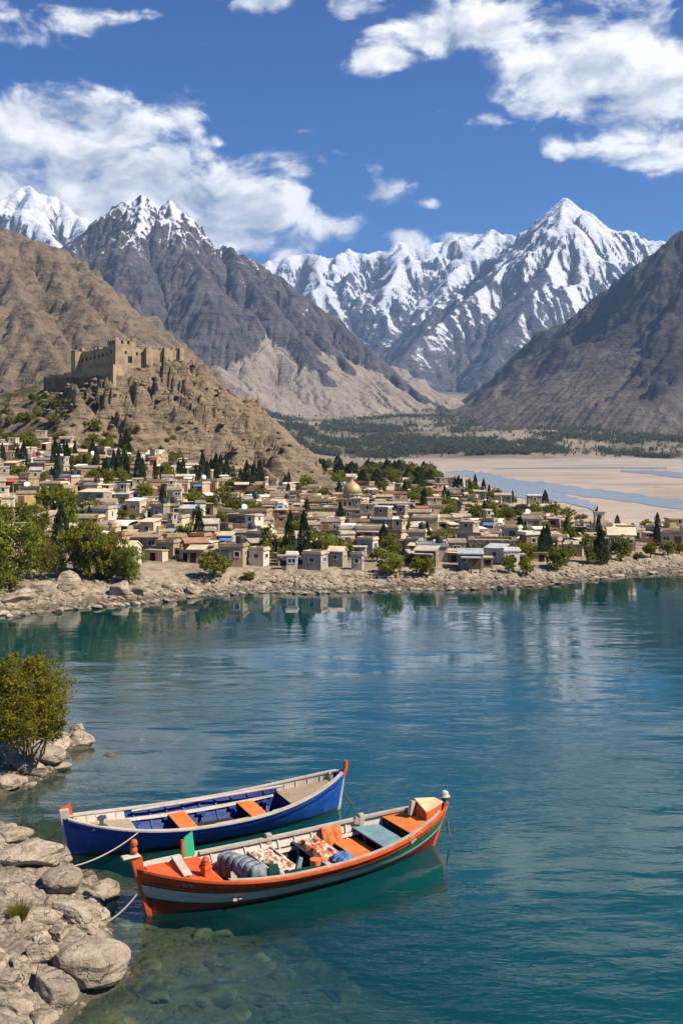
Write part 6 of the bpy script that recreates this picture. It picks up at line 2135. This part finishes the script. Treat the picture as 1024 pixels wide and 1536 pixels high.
def thwart(boat, x, w, z, mat, name, parent, th=.05, skew=0.0):
    mb = MB()
    h0, h1 = boat.half(x - w / 2, z, .05), boat.half(x + w / 2, z, .05)
    V = [(x - w / 2 - skew * h0 * -1, -h0, z), (x + w / 2 - skew * h1 * -1, -h1, z), (x + w / 2 + skew * -h1, h1, z), (x - w / 2 + skew * -h0, h0, z)]
    mb.add([(a, b, c - th) for a, b, c in V] + V, [(3, 2, 1, 0), (4, 5, 6, 7), (0, 1, 5, 4), (1, 2, 6, 5), (2, 3, 7, 6), (3, 0, 4, 7)])
    return bevel(mb.build(name, mat, parent), .012)


def rib(boat, q, side, mat, parent, off=.06, wid=.055, dep=.06, t1=.97, zlo=-.02, name='rib', knee=None):
    mb = MB(); ring = []
    ts = np.linspace(boat.tz(q, zlo), t1, 7)
    for t_ in ts:
        a = boat.pt(q, t_, side, off - .005)
        b = boat.pt(q, t_, side, off + dep)
        ring.append([(a.x - wid / 2, a.y, a.z), (a.x + wid / 2, a.y, a.z), (a.x + wid / 2, b.y, a.z), (a.x - wid / 2, b.y, a.z)])
    V = [p for r_ in ring for p in r_]; F = []
    for i in range(len(ring) - 1):
        for k in range(4):
            F.append((i * 4 + k, (i + 1) * 4 + k, (i + 1) * 4 + (k + 1) % 4, i * 4 + (k + 1) % 4) if side > 0 else (i * 4 + k, i * 4 + (k + 1) % 4, (i + 1) * 4 + (k + 1) % 4, (i + 1) * 4 + k))
    n = len(ring) - 1
    F += [(0, 1, 2, 3), (n * 4 + 3, n * 4 + 2, n * 4 + 1, n * 4)]
    mb.add(V, F)
    if knee:
        p = boat.pt(q, knee, side, off + dep)
        mb.box(p.x - .03, p.x + .03, min(p.y, p.y - side * .28), max(p.y, p.y - side * .28), p.z - .03, p.z + .03)
        mb.box(p.x - .16, p.x + .16, min(p.y + side * .04, p.y - side * .10), max(p.y + side * .04, p.y - side * .10), p.z + .031, p.z + .07)
    return mb.build(name, mat, parent)


def stem(boat, end, mat, parent, z0, z1, w=.07, d0=.10, d1=.16, name='stem_post', lean=0.0, dz=0.0):
    """upright timber that closes the end of the hull"""
    mb = MB(); sgn = -1 if end < 0 else 1
    rk = boat.rl if end < 0 else boat.rr
    ring = []
    for k in range(8):
        z = z0 + (z1 - z0) * k / 7
        x = sgn * (boat.L / 2 + rk * (z / 1.1 if z > 0 else z * .8)) + sgn * lean * max(0, z - boat.sheer(sgn)) ** 1.5
        d = d0 + (d1 - d0) * k / 7
        ring.append([(x + sgn * .035, -w * .6, z), (x + sgn * .035, w * .6, z), (x - sgn * d, w, z), (x - sgn * d, -w, z)])
    V = [p for r_ in ring for p in r_]; F = []
    for i in range(7):
        for k in range(4):
            f = (i * 4 + k, i * 4 + (k + 1) % 4, (i + 1) * 4 + (k + 1) % 4, (i + 1) * 4 + k)
            F.append(f if sgn > 0 else f[::-1])
    F += [(3, 2, 1, 0) if sgn > 0 else (0, 1, 2, 3), (28, 29, 30, 31) if sgn > 0 else (31, 30, 29, 28)]
    mb.add(V, F)
    return bevel(mb.build(name, mat, parent), .012)


def bulkhead(boat, x, ztop, mat, parent):
    zs = [.0 + (ztop) * k / 6 for k in range(7)]
    poly = [(-boat.half(x, z, .055), z) for z in zs] + [(boat.half(x, z, .055), z) for z in reversed(zs)]
    mb = MB(); mb.prism(poly, -.025, .025, 0, Matrix.Translation((x, 0, 0)) @ Matrix.Rotation(R(90), 4, 'Z') @ Matrix.Rotation(R(90), 4, 'X'))
    return mb.build('bulkhead', mat, parent)


# ---- blue boat
BB = Boat(8.95, .18, .16, 2.55, .64, .54, .66)
bl = empty('blue_rowing_boat', (-4.10, 31.60, 0.0), R(26.0))
tag(bl, 'blue wooden boat with white rails, two orange seats and an orange-tipped stem post', 'boat')
MBL = bl.matrix_basis.copy(); MBL = Matrix.Translation((-4.10, 31.60, 0)) @ Matrix.Rotation(R(26), 4, 'Z')
hull_mesh(BB, lambda q: [(.10, 0), (.30, 0), (.46, 0), (max(.48, BB.sheer(q) - .16), 0), (max(.50, BB.sheer(q) - .11), 0), (BB.sheer(q) + .05, 1), (BB.sheer(q) + .36, 1)], [Pa['blue'], Pa['black']], 'hull', bl)
lining(BB, Pa['dkblue'], Pa['dkblue'], 'inner_lining', bl, .0, .8)  # dark blue paints the shade of the hold onto the lining
deck(BB, -3.9, 4.0, .02, Pa['shadebrown'], 'bottom_boards', bl, seams=7, off=.05)
QI = [q for q in QS if abs(q) <= .985]
for sd in (-1, 1):
    capping(BB, QI, sd, .035, .13, 0, .045, Pa['white'], 'gunwale', bl)
    strip(BB, QI, sd, lambda q: BB.tz(q, BB.sheer(q) - .20), lambda q: BB.tz(q, BB.sheer(q) - .13), -.03, -.03, Pa['dkblue'], 'rubbing_strake', bl, thick=.06)
    strip(BB, [q for q in QS if -.60 <= q <= .56], sd, lambda q: BB.tz(q, BB.sheer(q) - .30), lambda q: BB.tz(q, BB.sheer(q) - .22), .13, .13, Pa['white' if sd > 0 else 'inblue'], 'inner_rail', bl, thick=.05)
for sd in (-1, 1):
    for k in range(9):
        rib(BB, -.50 + k * .122, sd, Pa['inblue'], bl, knee=.62 if (sd > 0 and k % 2 == 0) else None)
# white panelled bulwarks at both ends
for sd in (-1, 1):
    strip(BB, [q for q in QS if -.965 <= q <= -.56], sd, .60, .985, .062, .062, Pa['white'], 'end_panel', bl, thick=.03)
    strip(BB, [q for q in QS if .56 <= q <= .95], sd, .66, .985, .062, .062, Pa['white'], 'end_panel', bl, thick=.03)
    for q in (-.90, -.83, -.76, -.69, -.62): rib(BB, q, sd, Pa['white'], bl, off=.09, wid=.04, dep=.035, zlo=.45)
    for q in (.62, .70, .78, .86): rib(BB, q, sd, Pa['white'], bl, off=.09, wid=.04, dep=.035, zlo=.45)
deck(BB, -4.35, -2.45, .0, Pa['deck'], 'end_deck', bl, seams=9, zf=lambda x: BB.sheer(BB.at(x, .6)) - .27)
deck(BB, 2.55, 4.15, .0, Pa['deck'], 'end_deck', bl, seams=9, zf=lambda x: BB.sheer(BB.at(x, .6)) - .24)
bulkhead(BB, -2.45, BB.sheer(-.54) - .29, Pa['dkblue'], bl)
bulkhead(BB, 2.55, BB.sheer(.54) - .27, Pa['dkblue'], bl)
thwart(BB, -.88, .56, .42, Pa['seat'], 'seat', bl)
thwart(BB, 1.45, .56, .44, Pa['seat'], 'seat', bl)
for x in (-.88, 1.45):
    q = MB(); q.box(x - .05, x + .05, -.05, .05, .0, .37); q.build('seat_prop', Pa['inblue'], bl)
stem(BB, -1, Pa['white'], bl, .0, 1.42, .075, .12, .24)
sp = stem(BB, 1, Pa['white'], bl, .0, 1.16, .07, .10, .14)
hn = MB()
hn.tube([(4.60, 0, 1.08), (4.66, 0, 1.22), (4.71, 0, 1.38), (4.73, 0, 1.52), (4.72, 0, 1.62)], [.085, .08, .075, .07, .055], 10)
hn.build('orange_tip', Pa['orange'], sp)
# orange board beside the stem, grey mooring cleat, oar loom on the far rail, spare planks
q = MB(); q.prism([(-.15, 0), (.15, 0), (.05, .46), (-.26, .40)], -.02, .02, 0, Matrix.Rotation(R(90), 4, 'X')); o = q.build('orange_board', Pa['orange'], bl, (-4.42, .22, 1.02), R(8))
q = MB(); q.prism([(-.30, 0), (.30, 0), (.12, .16), (.05, .20), (.06, .30), (.14, .36), (.10, .43), (-.04, .44), (-.14, .38), (-.12, .30), (-.05, .26), (-.07, .18)], -.03, .03, 0, Matrix.Rotation(R(90), 4, 'X')); bevel(q.build('mooring_cleat', Pa['iron'], bl, (-3.62, -.62, .86), R(-8)), .01)
q = MB(); q.tube([(-2.36, BB.half(-2.36, .6) - .12, .74), (0, BB.half(0, .6) - .12, .66), (2.7, BB.half(2.7, .7) - .22, .84)], [.04, .045, .05], 8); q.build('long_pole', Pa['white'], bl)
q = MB(); q.box(-.55, .55, -.10, .10, 0, .03, 0, Matrix.Translation((.35, -1.02, .585)) @ Matrix.Rotation(R(3), 4, 'Z')); q.build('side_board', Pa['cream'], bl)
q = MB(); q.box(-.45, .45, -.09, .09, 0, .03, 0, Matrix.Translation((2.15, -.88, .66)) @ Matrix.Rotation(R(12), 4, 'Z')); q.build('side_board', Pa['cream'], bl)
q = MB(); q.prism([(-.05, 0), (.14, 0), (.10, .30), (0, .36), (-.08, .28)], -.03, .03, 0, Matrix.Rotation(R(90), 4, 'X')); q.build('bow_bracket', Pa['cream'], bl, (4.25, .25, .90), R(60))

# ---- orange boat
OB = Boat(9.1, .30, .48, 2.75, .70, .58, .50)
ob = empty('orange_rowing_boat', (-1.117, 28.209, 0.0), R(30.3))
tag(ob, 'orange wooden boat with white, green and red hull bands, loaded with nets and cloths', 'boat')
MOB = Matrix.Translation((-1.117, 28.209, 0)) @ Matrix.Rotation(R(30.3), 4, 'Z')


def lerp3(q, a, b, c):
    return a + (b - a) * min(1, q + 1) if q < 0 else b + (c - b) * q


def orows(q):
    o1 = lerp3(q, .36, .23, .17)
    k1 = o1 + lerp3(q, .05, .035, .02)
    g1 = k1 + (0 if q < -.15 else .34 * sstep(np.float64(q), -.15, 1.0)) + .004
    w1 = g1 + lerp3(q, .33, .27, .06)
    k2 = w1 + lerp3(q, .07, .05, .02)
    return [(o1 * .5, 0), (o1, 0), (k1, 1), (g1, 2), (w1, 3), (k2, 4), (max(k2 + .01, OB.sheer(q) + .02), 5), (max(k2 + .02, OB.sheer(q) + .36), 6)]


hull_mesh(OB, orows, [Pa['hull'], Pa['black'], Pa['green'], Pa['white'], Pa['dkgreen'], Pa['red'], Pa['black']], 'hull', ob)
lining(OB, Pa['shadebrown'], Pa['white'], 'inner_lining', ob, .0, .76)  # dark lower lining paints the shade low in the hold
deck(OB, -3.9, 4.0, .02, Pa['shadebrown'], 'bottom_boards', ob, seams=7, off=.05)
for sd in (-1, 1):
    capping(OB, QI, sd, .045, .05, -.03, .035, Pa['orange' if sd < 0 else 'white'], 'outer_rail', ob)
    capping(OB, [q for q in QI if -.58 < q < .93], sd, -.052, .17, -.01, .05, Pa['cream'], 'gunwale', ob)
    strip(OB, QI, sd, lambda q: OB.tz(q, OB.sheer(q) - lerp3(q, .36, .23, .17)), lambda q: OB.tz(q, OB.sheer(q) - lerp3(q, .30, .18, .13)), -.03, -.03, Pa['hull'], 'rubbing_strake', ob, thick=.06)
    strip(OB, [q for q in QS if -.62 <= q <= .60], sd, lambda q: OB.tz(q, OB.sheer(q) - .36), lambda q: OB.tz(q, OB.sheer(q) - .28), .11, .11, Pa['white'], 'inner_rail', ob, thick=.05)
    for k in range(11):
        rib(OB, -.60 + k * .115, sd, Pa['white'], ob, dep=.05)
    for x in ((-.4, 2.6) if sd > 0 else ()):
        h = OB.half(x, .66, .02)
        q = MB(); q.box(x - .09, x + .09, sd * h - .1, sd * h + .06, .50, OB.sheer(OB.at(x, .6)) + .16); bevel(q.build('timber_head', Pa['cream'], ob), .02)
zfd = lambda x: OB.sheer(OB.at(x, .8)) - .10
deck(OB, -4.55, -2.75, 0, Pa['orange'], 'foredeck', ob, zf=zfd)
bulkhead(OB, -2.77, zfd(-2.75) - .05, Pa['orange'], ob)
zsd = lambda x: OB.sheer(OB.at(x, .8)) - .10
deck(OB, 3.25, 4.62, 0, Pa['seat'], 'stern_deck', ob, zf=zsd)
bulkhead(OB, 3.27, zsd(3.25) - .05, Pa['shadebrown'], ob)
# broad blue-grey board, low orange seat, two board tables
thwart(OB, 2.72, .84, .63, Pa['bluegrey'], 'wide_board', ob)
thwart(OB, 1.95, .78, .36, Pa['seat'], 'seat', ob)
TBL = []
for (x, w, z) in ((-.78, .74, .50), (.70, .74, .52)):
    tb = thwart(OB, x, w, z, Pa['cream'], 'board_table', ob)
    h = OB.half(x, z, .06)
    for s in (-1, 1):
        q = MB(); q.box(x + s * (w / 2 - .03), x + s * (w / 2 + .01), -h + .05, h - .05, z + .002, z + .06); q.build('edge_batten', Pa['white'], tb)
    TBL.append((x, w, z, h))
# stem with a crosspiece and knob
stp = stem(OB, -1, Pa['orange'], ob, -.05, 1.58, .10, .10, .26)
q = MB(); q.box(-5.24, -4.76, -.13, .13, 1.58, 1.63, 0, None, .02); bevel(q.build('white_cap', Pa['white'], stp), .02)
q = MB(); q.lathe([(.03, 0), (.085, .03), (.10, .10), (.08, .15), (.055, .17), (.085, .21), (.10, .28), (.075, .35), (.02, .38)], 14, (-4.90, .03, 1.64)); q.build('knob', Pa['orange'], stp)
# wedge-shaped locker with a white lid on the foredeck
q = MB()
zd = zfd(-3.6)
V = [(-3.98, -.46, zd), (-3.52, -.46, zd), (-3.52, .42, zd), (-3.98, .42, zd), (-3.72, -.44, zd + .10), (-3.54, -.44, zd + .10), (-3.54, .40, zd + .26), (-3.72, .40, zd + .26)]
q.add(V, [(3, 2, 1, 0), (4, 5, 6, 7), (0, 1, 5, 4), (1, 2, 6, 5), (2, 3, 7, 6), (3, 0, 4, 7)])
lk = q.build('locker', Pa['orange'], ob)
q = MB(); V = [(-3.75, -.52, zd + .085), (-3.51, -.52, zd + .085), (-3.51, .44, zd + .275), (-3.75, .44, zd + .275)]
q.add(V + [(a, b, c + .05) for a, b, c in V], [(3, 2, 1, 0), (4, 5, 6, 7), (0, 1, 5, 4), (1, 2, 6, 5), (2, 3, 7, 6), (3, 0, 4, 7)]); bevel(q.build('lid', Pa['white'], lk), .02)
# bollard, tall green board on the far bow, green side plate amidships
zb = zfd(-3.05)
q = MB(); q.box(-.10, .10, -.10, .10, zb - .02, zb + .42, 0, None, .0); q.box(-.13, .13, -.13, .13, zb + .24, zb + .34); q.lathe([(.10, 0), (.11, .06), (.07, .12), (.02, .14)], 10, (0, 0, zb + .42)); o = q.build('bollard', Pa['orange'], ob, (-3.10, -.42, 0), .3); bevel(o, .015)
q = MB(); q.prism([(-.17, 0), (.20, -.02), (.12, .62), (-.16, .50)], -.025, .025, 0, Matrix.Rotation(R(90), 4, 'X'))
gb = q.build('green_board', Pa['flag'], ob, (-3.02, .98, zb + .08), R(-14)); gb.rotation_euler = (R(-6), R(4), R(16))
q = MB(); q.tube([(-.2, .02, -.1), (-.2, .02, .46)], .05, 8); q.build('board_post', Pa['orange'], gb)
q = MB(); q.prism([(-.25, 0), (.15, 0), (.05, .40), (-.18, .42)], -.03, .03, 0, Matrix.Rotation(R(90), 4, 'X')); q.build('green_plate', Pa['dkgreen'], ob, (-1.36, -1.06, .62), R(0))
q = MB(); q.prism([(-.6, 0), (.6, 0), (.55, .10), (-.2, .16), (-.55, .05)], -.03, .03, 0, Matrix.Rotation(R(90), 4, 'X')); q.build('green_side_plate', Pa['dkgreen'], ob, (-.72, -1.17, .66), R(1))
q = MB(); q.prism([(-.09, 0), (.09, 0), (.16, .30), (.04, .34)], -.035, .035, 0, Matrix.Rotation(R(90), 4, 'X')); q.build('thole_block', Pa['bluegrey'], ob, (-.72, -1.10, .74), R(10))
# stern box with sloping lid, small cream upright and post with its white cap
zb2 = zsd(4.3)
q = MB(); V = [(4.02, -.40, zb2), (4.70, -.20, zb2 + .05), (4.72, .24, zb2 + .05), (4.02, .46, zb2), (4.02, -.38, zb2 + .22), (4.74, -.18, zb2 + .34), (4.74, .22, zb2 + .34), (4.14, .36, zb2 + .38)]
q.add(V, [(3, 2, 1, 0), (4, 5, 6, 7), (0, 1, 5, 4), (1, 2, 6, 5), (2, 3, 7, 6), (3, 0, 4, 7)])
sbx = q.build('stern_box', Pa['orange'], ob)
q = MB(); V = [(4.0, -.40, zb2 + .225), (4.77, -.20, zb2 + .345), (4.77, .24, zb2 + .345), (4.12, .40, zb2 + .385)]
q.add(V + [(a, b, c + .035) for a, b, c in V], [(3, 2, 1, 0), (4, 5, 6, 7), (0, 1, 5, 4), (1, 2, 6, 5), (2, 3, 7, 6), (3, 0, 4, 7)]); q.build('lid', Pa['buff'], sbx)
q = MB(); q.box(-.12, .12, -.05, .05, 0, .42, 0, Matrix.Rotation(R(16), 4, 'Y')); q.build('cream_upright', Pa['cream'], ob, (3.86, .22, zb2), R(25))
ss = stem(OB, 1, Pa['orange'], ob, -.05, 1.22, .08, .10, .16)
q = MB(); q.tube([(4.96, 0, 1.15), (4.98, 0, 1.40)], [.085, .075], 10); q.build('grey_post', Pa['iron'], ss)
q = MB(); q.lathe([(.03, 0), (.16, .01), (.165, .035), (.115, .05), (.12, .10), (.10, .16), (.05, .195), (.01, .20)], 14, (4.98, 0, 1.40)); q.build('white_cap', Pa['white'], ss)
q = MB(); q.box(-.12, .12, -.05, .05, 0, .24, 0, Matrix.Rotation(R(-20), 4, 'Y')); o = q.build('rail_bracket', Pa['cream'], ob, (3.12, -.98, .72), R(15))
q = MB(); q.box(-.12, .12, -.05, .05, 0, .20, 0, Matrix.Rotation(R(20), 4, 'Y')); o = q.build('rail_bracket', Pa['cream'], ob, (2.45, 1.06, .70), R(-10))
# small white painted strokes on the bow
q = MB()
for (a0_, b0, a1, b1) in ((0, 0, .02, .10), (.02, .10, .06, .02), (.08, .02, .12, .10), (.12, .10, .16, .09), (.16, .0, .18, .09), (.18, .09, .22, .07)):
    pa = OB.pt(-.80 + a0_ / 4.5, OB.tz(-.80, OB.sheer(-.80) - .24 + b0), -1, -.006); pb = OB.pt(-.80 + a1 / 4.5, OB.tz(-.80, OB.sheer(-.80) - .24 + b1), -1, -.006)
    q.tube([pa, pb], .009, 5)
q.build('painted_mark', Pa['white'], ob)

# ---- what lies in the orange boat
def cloth_mat(name, a, b, sc=6, stripe=None):
    m_, t = new_mat(name)
    p = objpos(t)
    n = t.noise(p, sc, 5, .6); w = t.noise(t.vm('MULTIPLY', p, (40, 40, 40)), 1, 2)
    col = t.mix(t.mr(n, .35, .65), a, b)
    if stripe: col = t.mix(t.mr(t.noise(t.vm('MULTIPLY', p, (3, 9, 3)), 1.2, 4, .7), .52, .56), col, stripe)
    finish(t, col, .95, t.m('ADD', n, t.m('MULTIPLY', w, .2)), .5, .03, .1)
    return m_


C_tarp = cloth_mat('grey_quilt', (.13, .15, .16), (.25, .28, .29))
C_or = cloth_mat('orange_cloth', (.42, .10, .03), (.62, .19, .07))
C_net = cloth_mat('orange_net', (.40, .10, .04), (.58, .20, .09), 9, (.62, .50, .36))
C_pale = cloth_mat('pale_net', (.50, .42, .32), (.66, .57, .46), 8, (.42, .14, .07))
C_blue = cloth_mat('blue_cloth', (.05, .12, .28), (.12, .22, .42))


def in_boat(M, x, y, z): return M @ Vector((x, y, z))


# quilted bundle: a thick roll slung across the boat, tied with cords
def superround(u, w, h, e=3.2):
    c, s = math.cos(u), math.sin(u)
    return w * math.copysign(abs(c) ** (2 / e), c), h * math.copysign(abs(s) ** (2 / e), s)


rows = []
Lb = 1.62
for i in range(61):
    f = i / 60
    k = 1 - .09 * abs(math.sin(f * math.pi * 7)) ** .35 - .0
    pinch = .09 * (1 - abs(math.sin(f * math.pi * 7)) ** .5)
    end = min(1, (min(f, 1 - f) * 14 + .12)) ** .5
    row = []
    for j in range(33):
        a = 2 * math.pi * j / 32
        x_, z_ = superround(a, (.27 - pinch * .5) * end, (.33 - pinch * .5) * end)
        wob = .018 * math.sin(f * 31 + j) + .02 * math.sin(a * 3 + f * 9)
        row.append((x_ * (1 + wob) + .10 * (f - .5), (.5 - f) * Lb, .33 + z_ * (1 + wob) + .05 * math.sin(f * 3.1)))
    rows.append(row)
q = MB(); q.sheet(rows, 0, True)
q.add([rows[0][j] for j in range(32)], [tuple(range(32))], 0, True); q.add([rows[-1][j] for j in range(32)], [tuple(range(31, -1, -1))], 0, True)
P0 = in_boat(MOB, -1.86, .02, .24)
bd = empty('quilted_bundle', P0, R(30.3 + 14)); tag(bd, 'grey quilted bundle tied with cords, standing across the orange boat behind its bow deck', 'bundle')
q.build('quilt', C_tarp, bd)
for k in range(1, 7):
    f = k / 7
    pts = []
    for j in range(25):
        a = 2 * math.pi * j / 24
        x_, z_ = superround(a, .245, .305)
        pts.append((x_ + .10 * (f - .5), (.5 - f) * Lb, .33 + z_ + .05 * math.sin(f * 3.1)))
    c_ = MB(); c_.tube(pts, .008, 5); c_.build('cord', Pa['shadebrown'], bd)


def crumple(name, label, cat, x, y, z, lx, ly, mat, seed, amp=.07, rz=0.0, th=.012, hang=None, nx_=36, ny_=28):
    """a cloth thrown down in folds"""
    rows = []
    for i in range(nx_):
        row = []
        for j in range(ny_):
            u_, v_ = i / (nx_ - 1), j / (ny_ - 1)
            n = float(fbm(np.array([u_ * 3.1 + seed]), np.array([v_ * 3.1]), seed * .7, 3, .5, ridged=True)[0])
            e = 1 + .10 * math.sin(v_ * 9 + seed) + .07 * math.sin(v_ * 17 + seed)
            row.append(((u_ - .5) * lx * e, (v_ - .5) * ly * (1 + .10 * math.sin(u_ * 8 + seed * 2)), .02 + amp * max(0, n * .75 + .25) * min(1, 6 * min(u_, 1 - u_, v_, 1 - v_) + .15)))
        rows.append(row)
    q = MB(); q.sheet(rows, 0, True, th)
    o = q.build(name, mat); o.location = in_boat(MOB, x, y, z); o.rotation_euler = (0, 0, R(30.3) + rz)
    return tag(o, label, cat)


crumple('fishing_net', 'orange and cream fishing net heaped on the second board table of the orange boat', 'net', .62, .18, .535, .66, 1.40, C_net, 3.1, .24)
crumple('fishing_net', 'pale net with rust red floats spread on the board table behind the quilted bundle', 'net', -.76, -.25, .515, .62, 1.2, C_pale, 5.7, .17)
crumple('folded_cloth', 'cream sheet laid on the far half of the board table behind the quilted bundle', 'cloth', -.84, .72, .515, .58, .72, C_pale, 8.3, .10)
crumple('blue_cloth', 'small blue cloth lying beside the orange net near the boat rail', 'cloth', .92, -.72, .54, .56, .52, C_blue, 2.3, .18, .3)
crumple('orange_rag', 'orange rag lying between the blue cloth and the low orange seat', 'cloth', 1.22, -.98, .54, .40, .30, C_or, 6.3, .08)
# cloth hanging over the far rail down to the bottom boards
rows = []
hx_ = OB.half(1.55, .66, .06)
for i in range(30):
    f = i / 29
    row = []
    for j in range(16):
        g = j / 15
        wob = .03 * math.sin(g * 13 + f * 2) + .015 * math.sin(g * 29 + f * 5)
        if f < .25: y_, z_ = hx_ + .10 - f / .25 * .24, .72 + .01 * math.sin(g * 9)
        else:
            k = (f - .25) / .75
            y_, z_ = hx_ - .14 - .22 * k + wob * (0.3 + k), .73 - .50 * k
        row.append((1.22 + .66 * g + .05 * f + .02 * math.sin(f * 9), y_ , z_ + .02))
    rows.append(row)
q = MB(); q.sheet(rows, 0, True, .014); o = q.build('hanging_cloth', C_or); o.location = MOB.translation; o.rotation_euler = (0, 0, R(30.3)); tag(o, 'orange cloth hanging over the far rail inside the orange boat', 'cloth')
# loose planks and an upturned orange tub near the rail
q = MB(); q.tube([(0, 0, 0), (0, 0, .02)], [.13, .14], 14); q.tube([(0, 0, .02), (0, 0, .17)], [.14, .16], 14); o = q.build('small_tub', Pa['seat']); o.location = in_boat(MOB, -.10, -.98, .70); tag(o, 'small round orange tub standing by the near rail amidships', 'tub')
for k, (x, y, a, L__) in enumerate(((-2.35, -.55, 70, 1.1), (-2.22, -.50, 74, 1.1))):
    q = MB(); q.box(-L__ / 2, L__ / 2, -.05, .05, 0, .03); o = q.build('loose_plank', Pa['cream' if k else 'deck']); o.location = in_boat(MOB, x, y, .44 + .0 * k); o.rotation_euler = (R(0), R(-18), R(30.3 + a)); tag(o, ['weathered brown', 'pale cream'][k] + ' plank leaning beside the quilted bundle in the bow', 'plank')

# ---- mooring lines
m_, t = new_mat('hemp_rope')
wv = t.n('ShaderNodeTexWave', {'Vector': objpos(t), 'Scale': 14.0, 'Distortion': 2.0})
finish(t, t.mix(wv.outputs[1], (.30, .24, .17), (.50, .42, .31)), .9, wv.outputs[1], .5, .01, .1); M_rope = m_
m_, t = new_mat('dark_rope'); finish(t, (.13, .12, .10), .9); M_drope = m_


def rope(name, label, a, b, sag, rad=.022, mat=None, n=28, extra=()):
    a, b = Vector(a), Vector(b)
    pts = []
    for k in range(n + 1):
        f = k / n
        p = a.lerp(b, f); p.z -= sag * 4 * f * (1 - f)
        pts.append(p)
    pts += [Vector(p) for p in extra]
    q = MB(); q.tube(pts, rad, 7)
    o = q.build(name, mat or M_rope)
    return tag(o, label, 'rope')


pA = MBL @ Vector((-2.55, -1.0, .80))
rope('mooring_rope', 'pale rope running from the blue boat deck to the bank boulders', pA, (*G0(104, 1301, .62), .62), .16, .020)
pB = MBL @ Vector((-4.78, .05, .80))
rope('mooring_rope', 'dark rope from the stem of the blue boat into the shaded shallows', pB, (*G0(48, 1256, .10), .10), .22, .016, M_drope)
pC = MOB @ Vector((-4.80, 0, .62))
rope('mooring_rope', 'twisted rope from the orange boat bow to the shore rocks', pC, (*G0(118, 1392, .12), .12), .28, .024, None, 28, [(*G0(100, 1396, .2), .2)])
pD = MBL @ Vector((4.60, .05, .72))
rope('mooring_rope', 'dark slack rope dropping from the far stem of the blue boat into the lake', pD, (*G0(545, 1200, -.02), -.02), .35, .02, M_drope)
pE = MOB @ Vector((5.05, -.02, .70))
rope('fender_line', 'short dark rope end hanging from the stern of the orange boat', pE, pE + Vector((.06, -.06, -.46)), 0, .03, M_drope, 6)
HAZE = 7.8e-5
# ------------------------------------------------------------------ haze
m_, t = new_mat('valley_haze')
vol = t.n('ShaderNodeVolumePrincipled', {'Color': (0.40, 0.62, 1.0, 1), 'Density': HAZE, 'Anisotropy': 0.1})
for k in ('Density Attribute', 'Color Attribute', 'Temperature Attribute'):
    if k in vol.inputs: vol.inputs[k].default_value = ''
t.n('ShaderNodeOutputMaterial', {'Volume': vol})
b = MB()
b.box(-9500, 9500, -300, 9900, -50, 1900)
hz = b.build('haze', m_)
hz['kind'] = 'stuff'
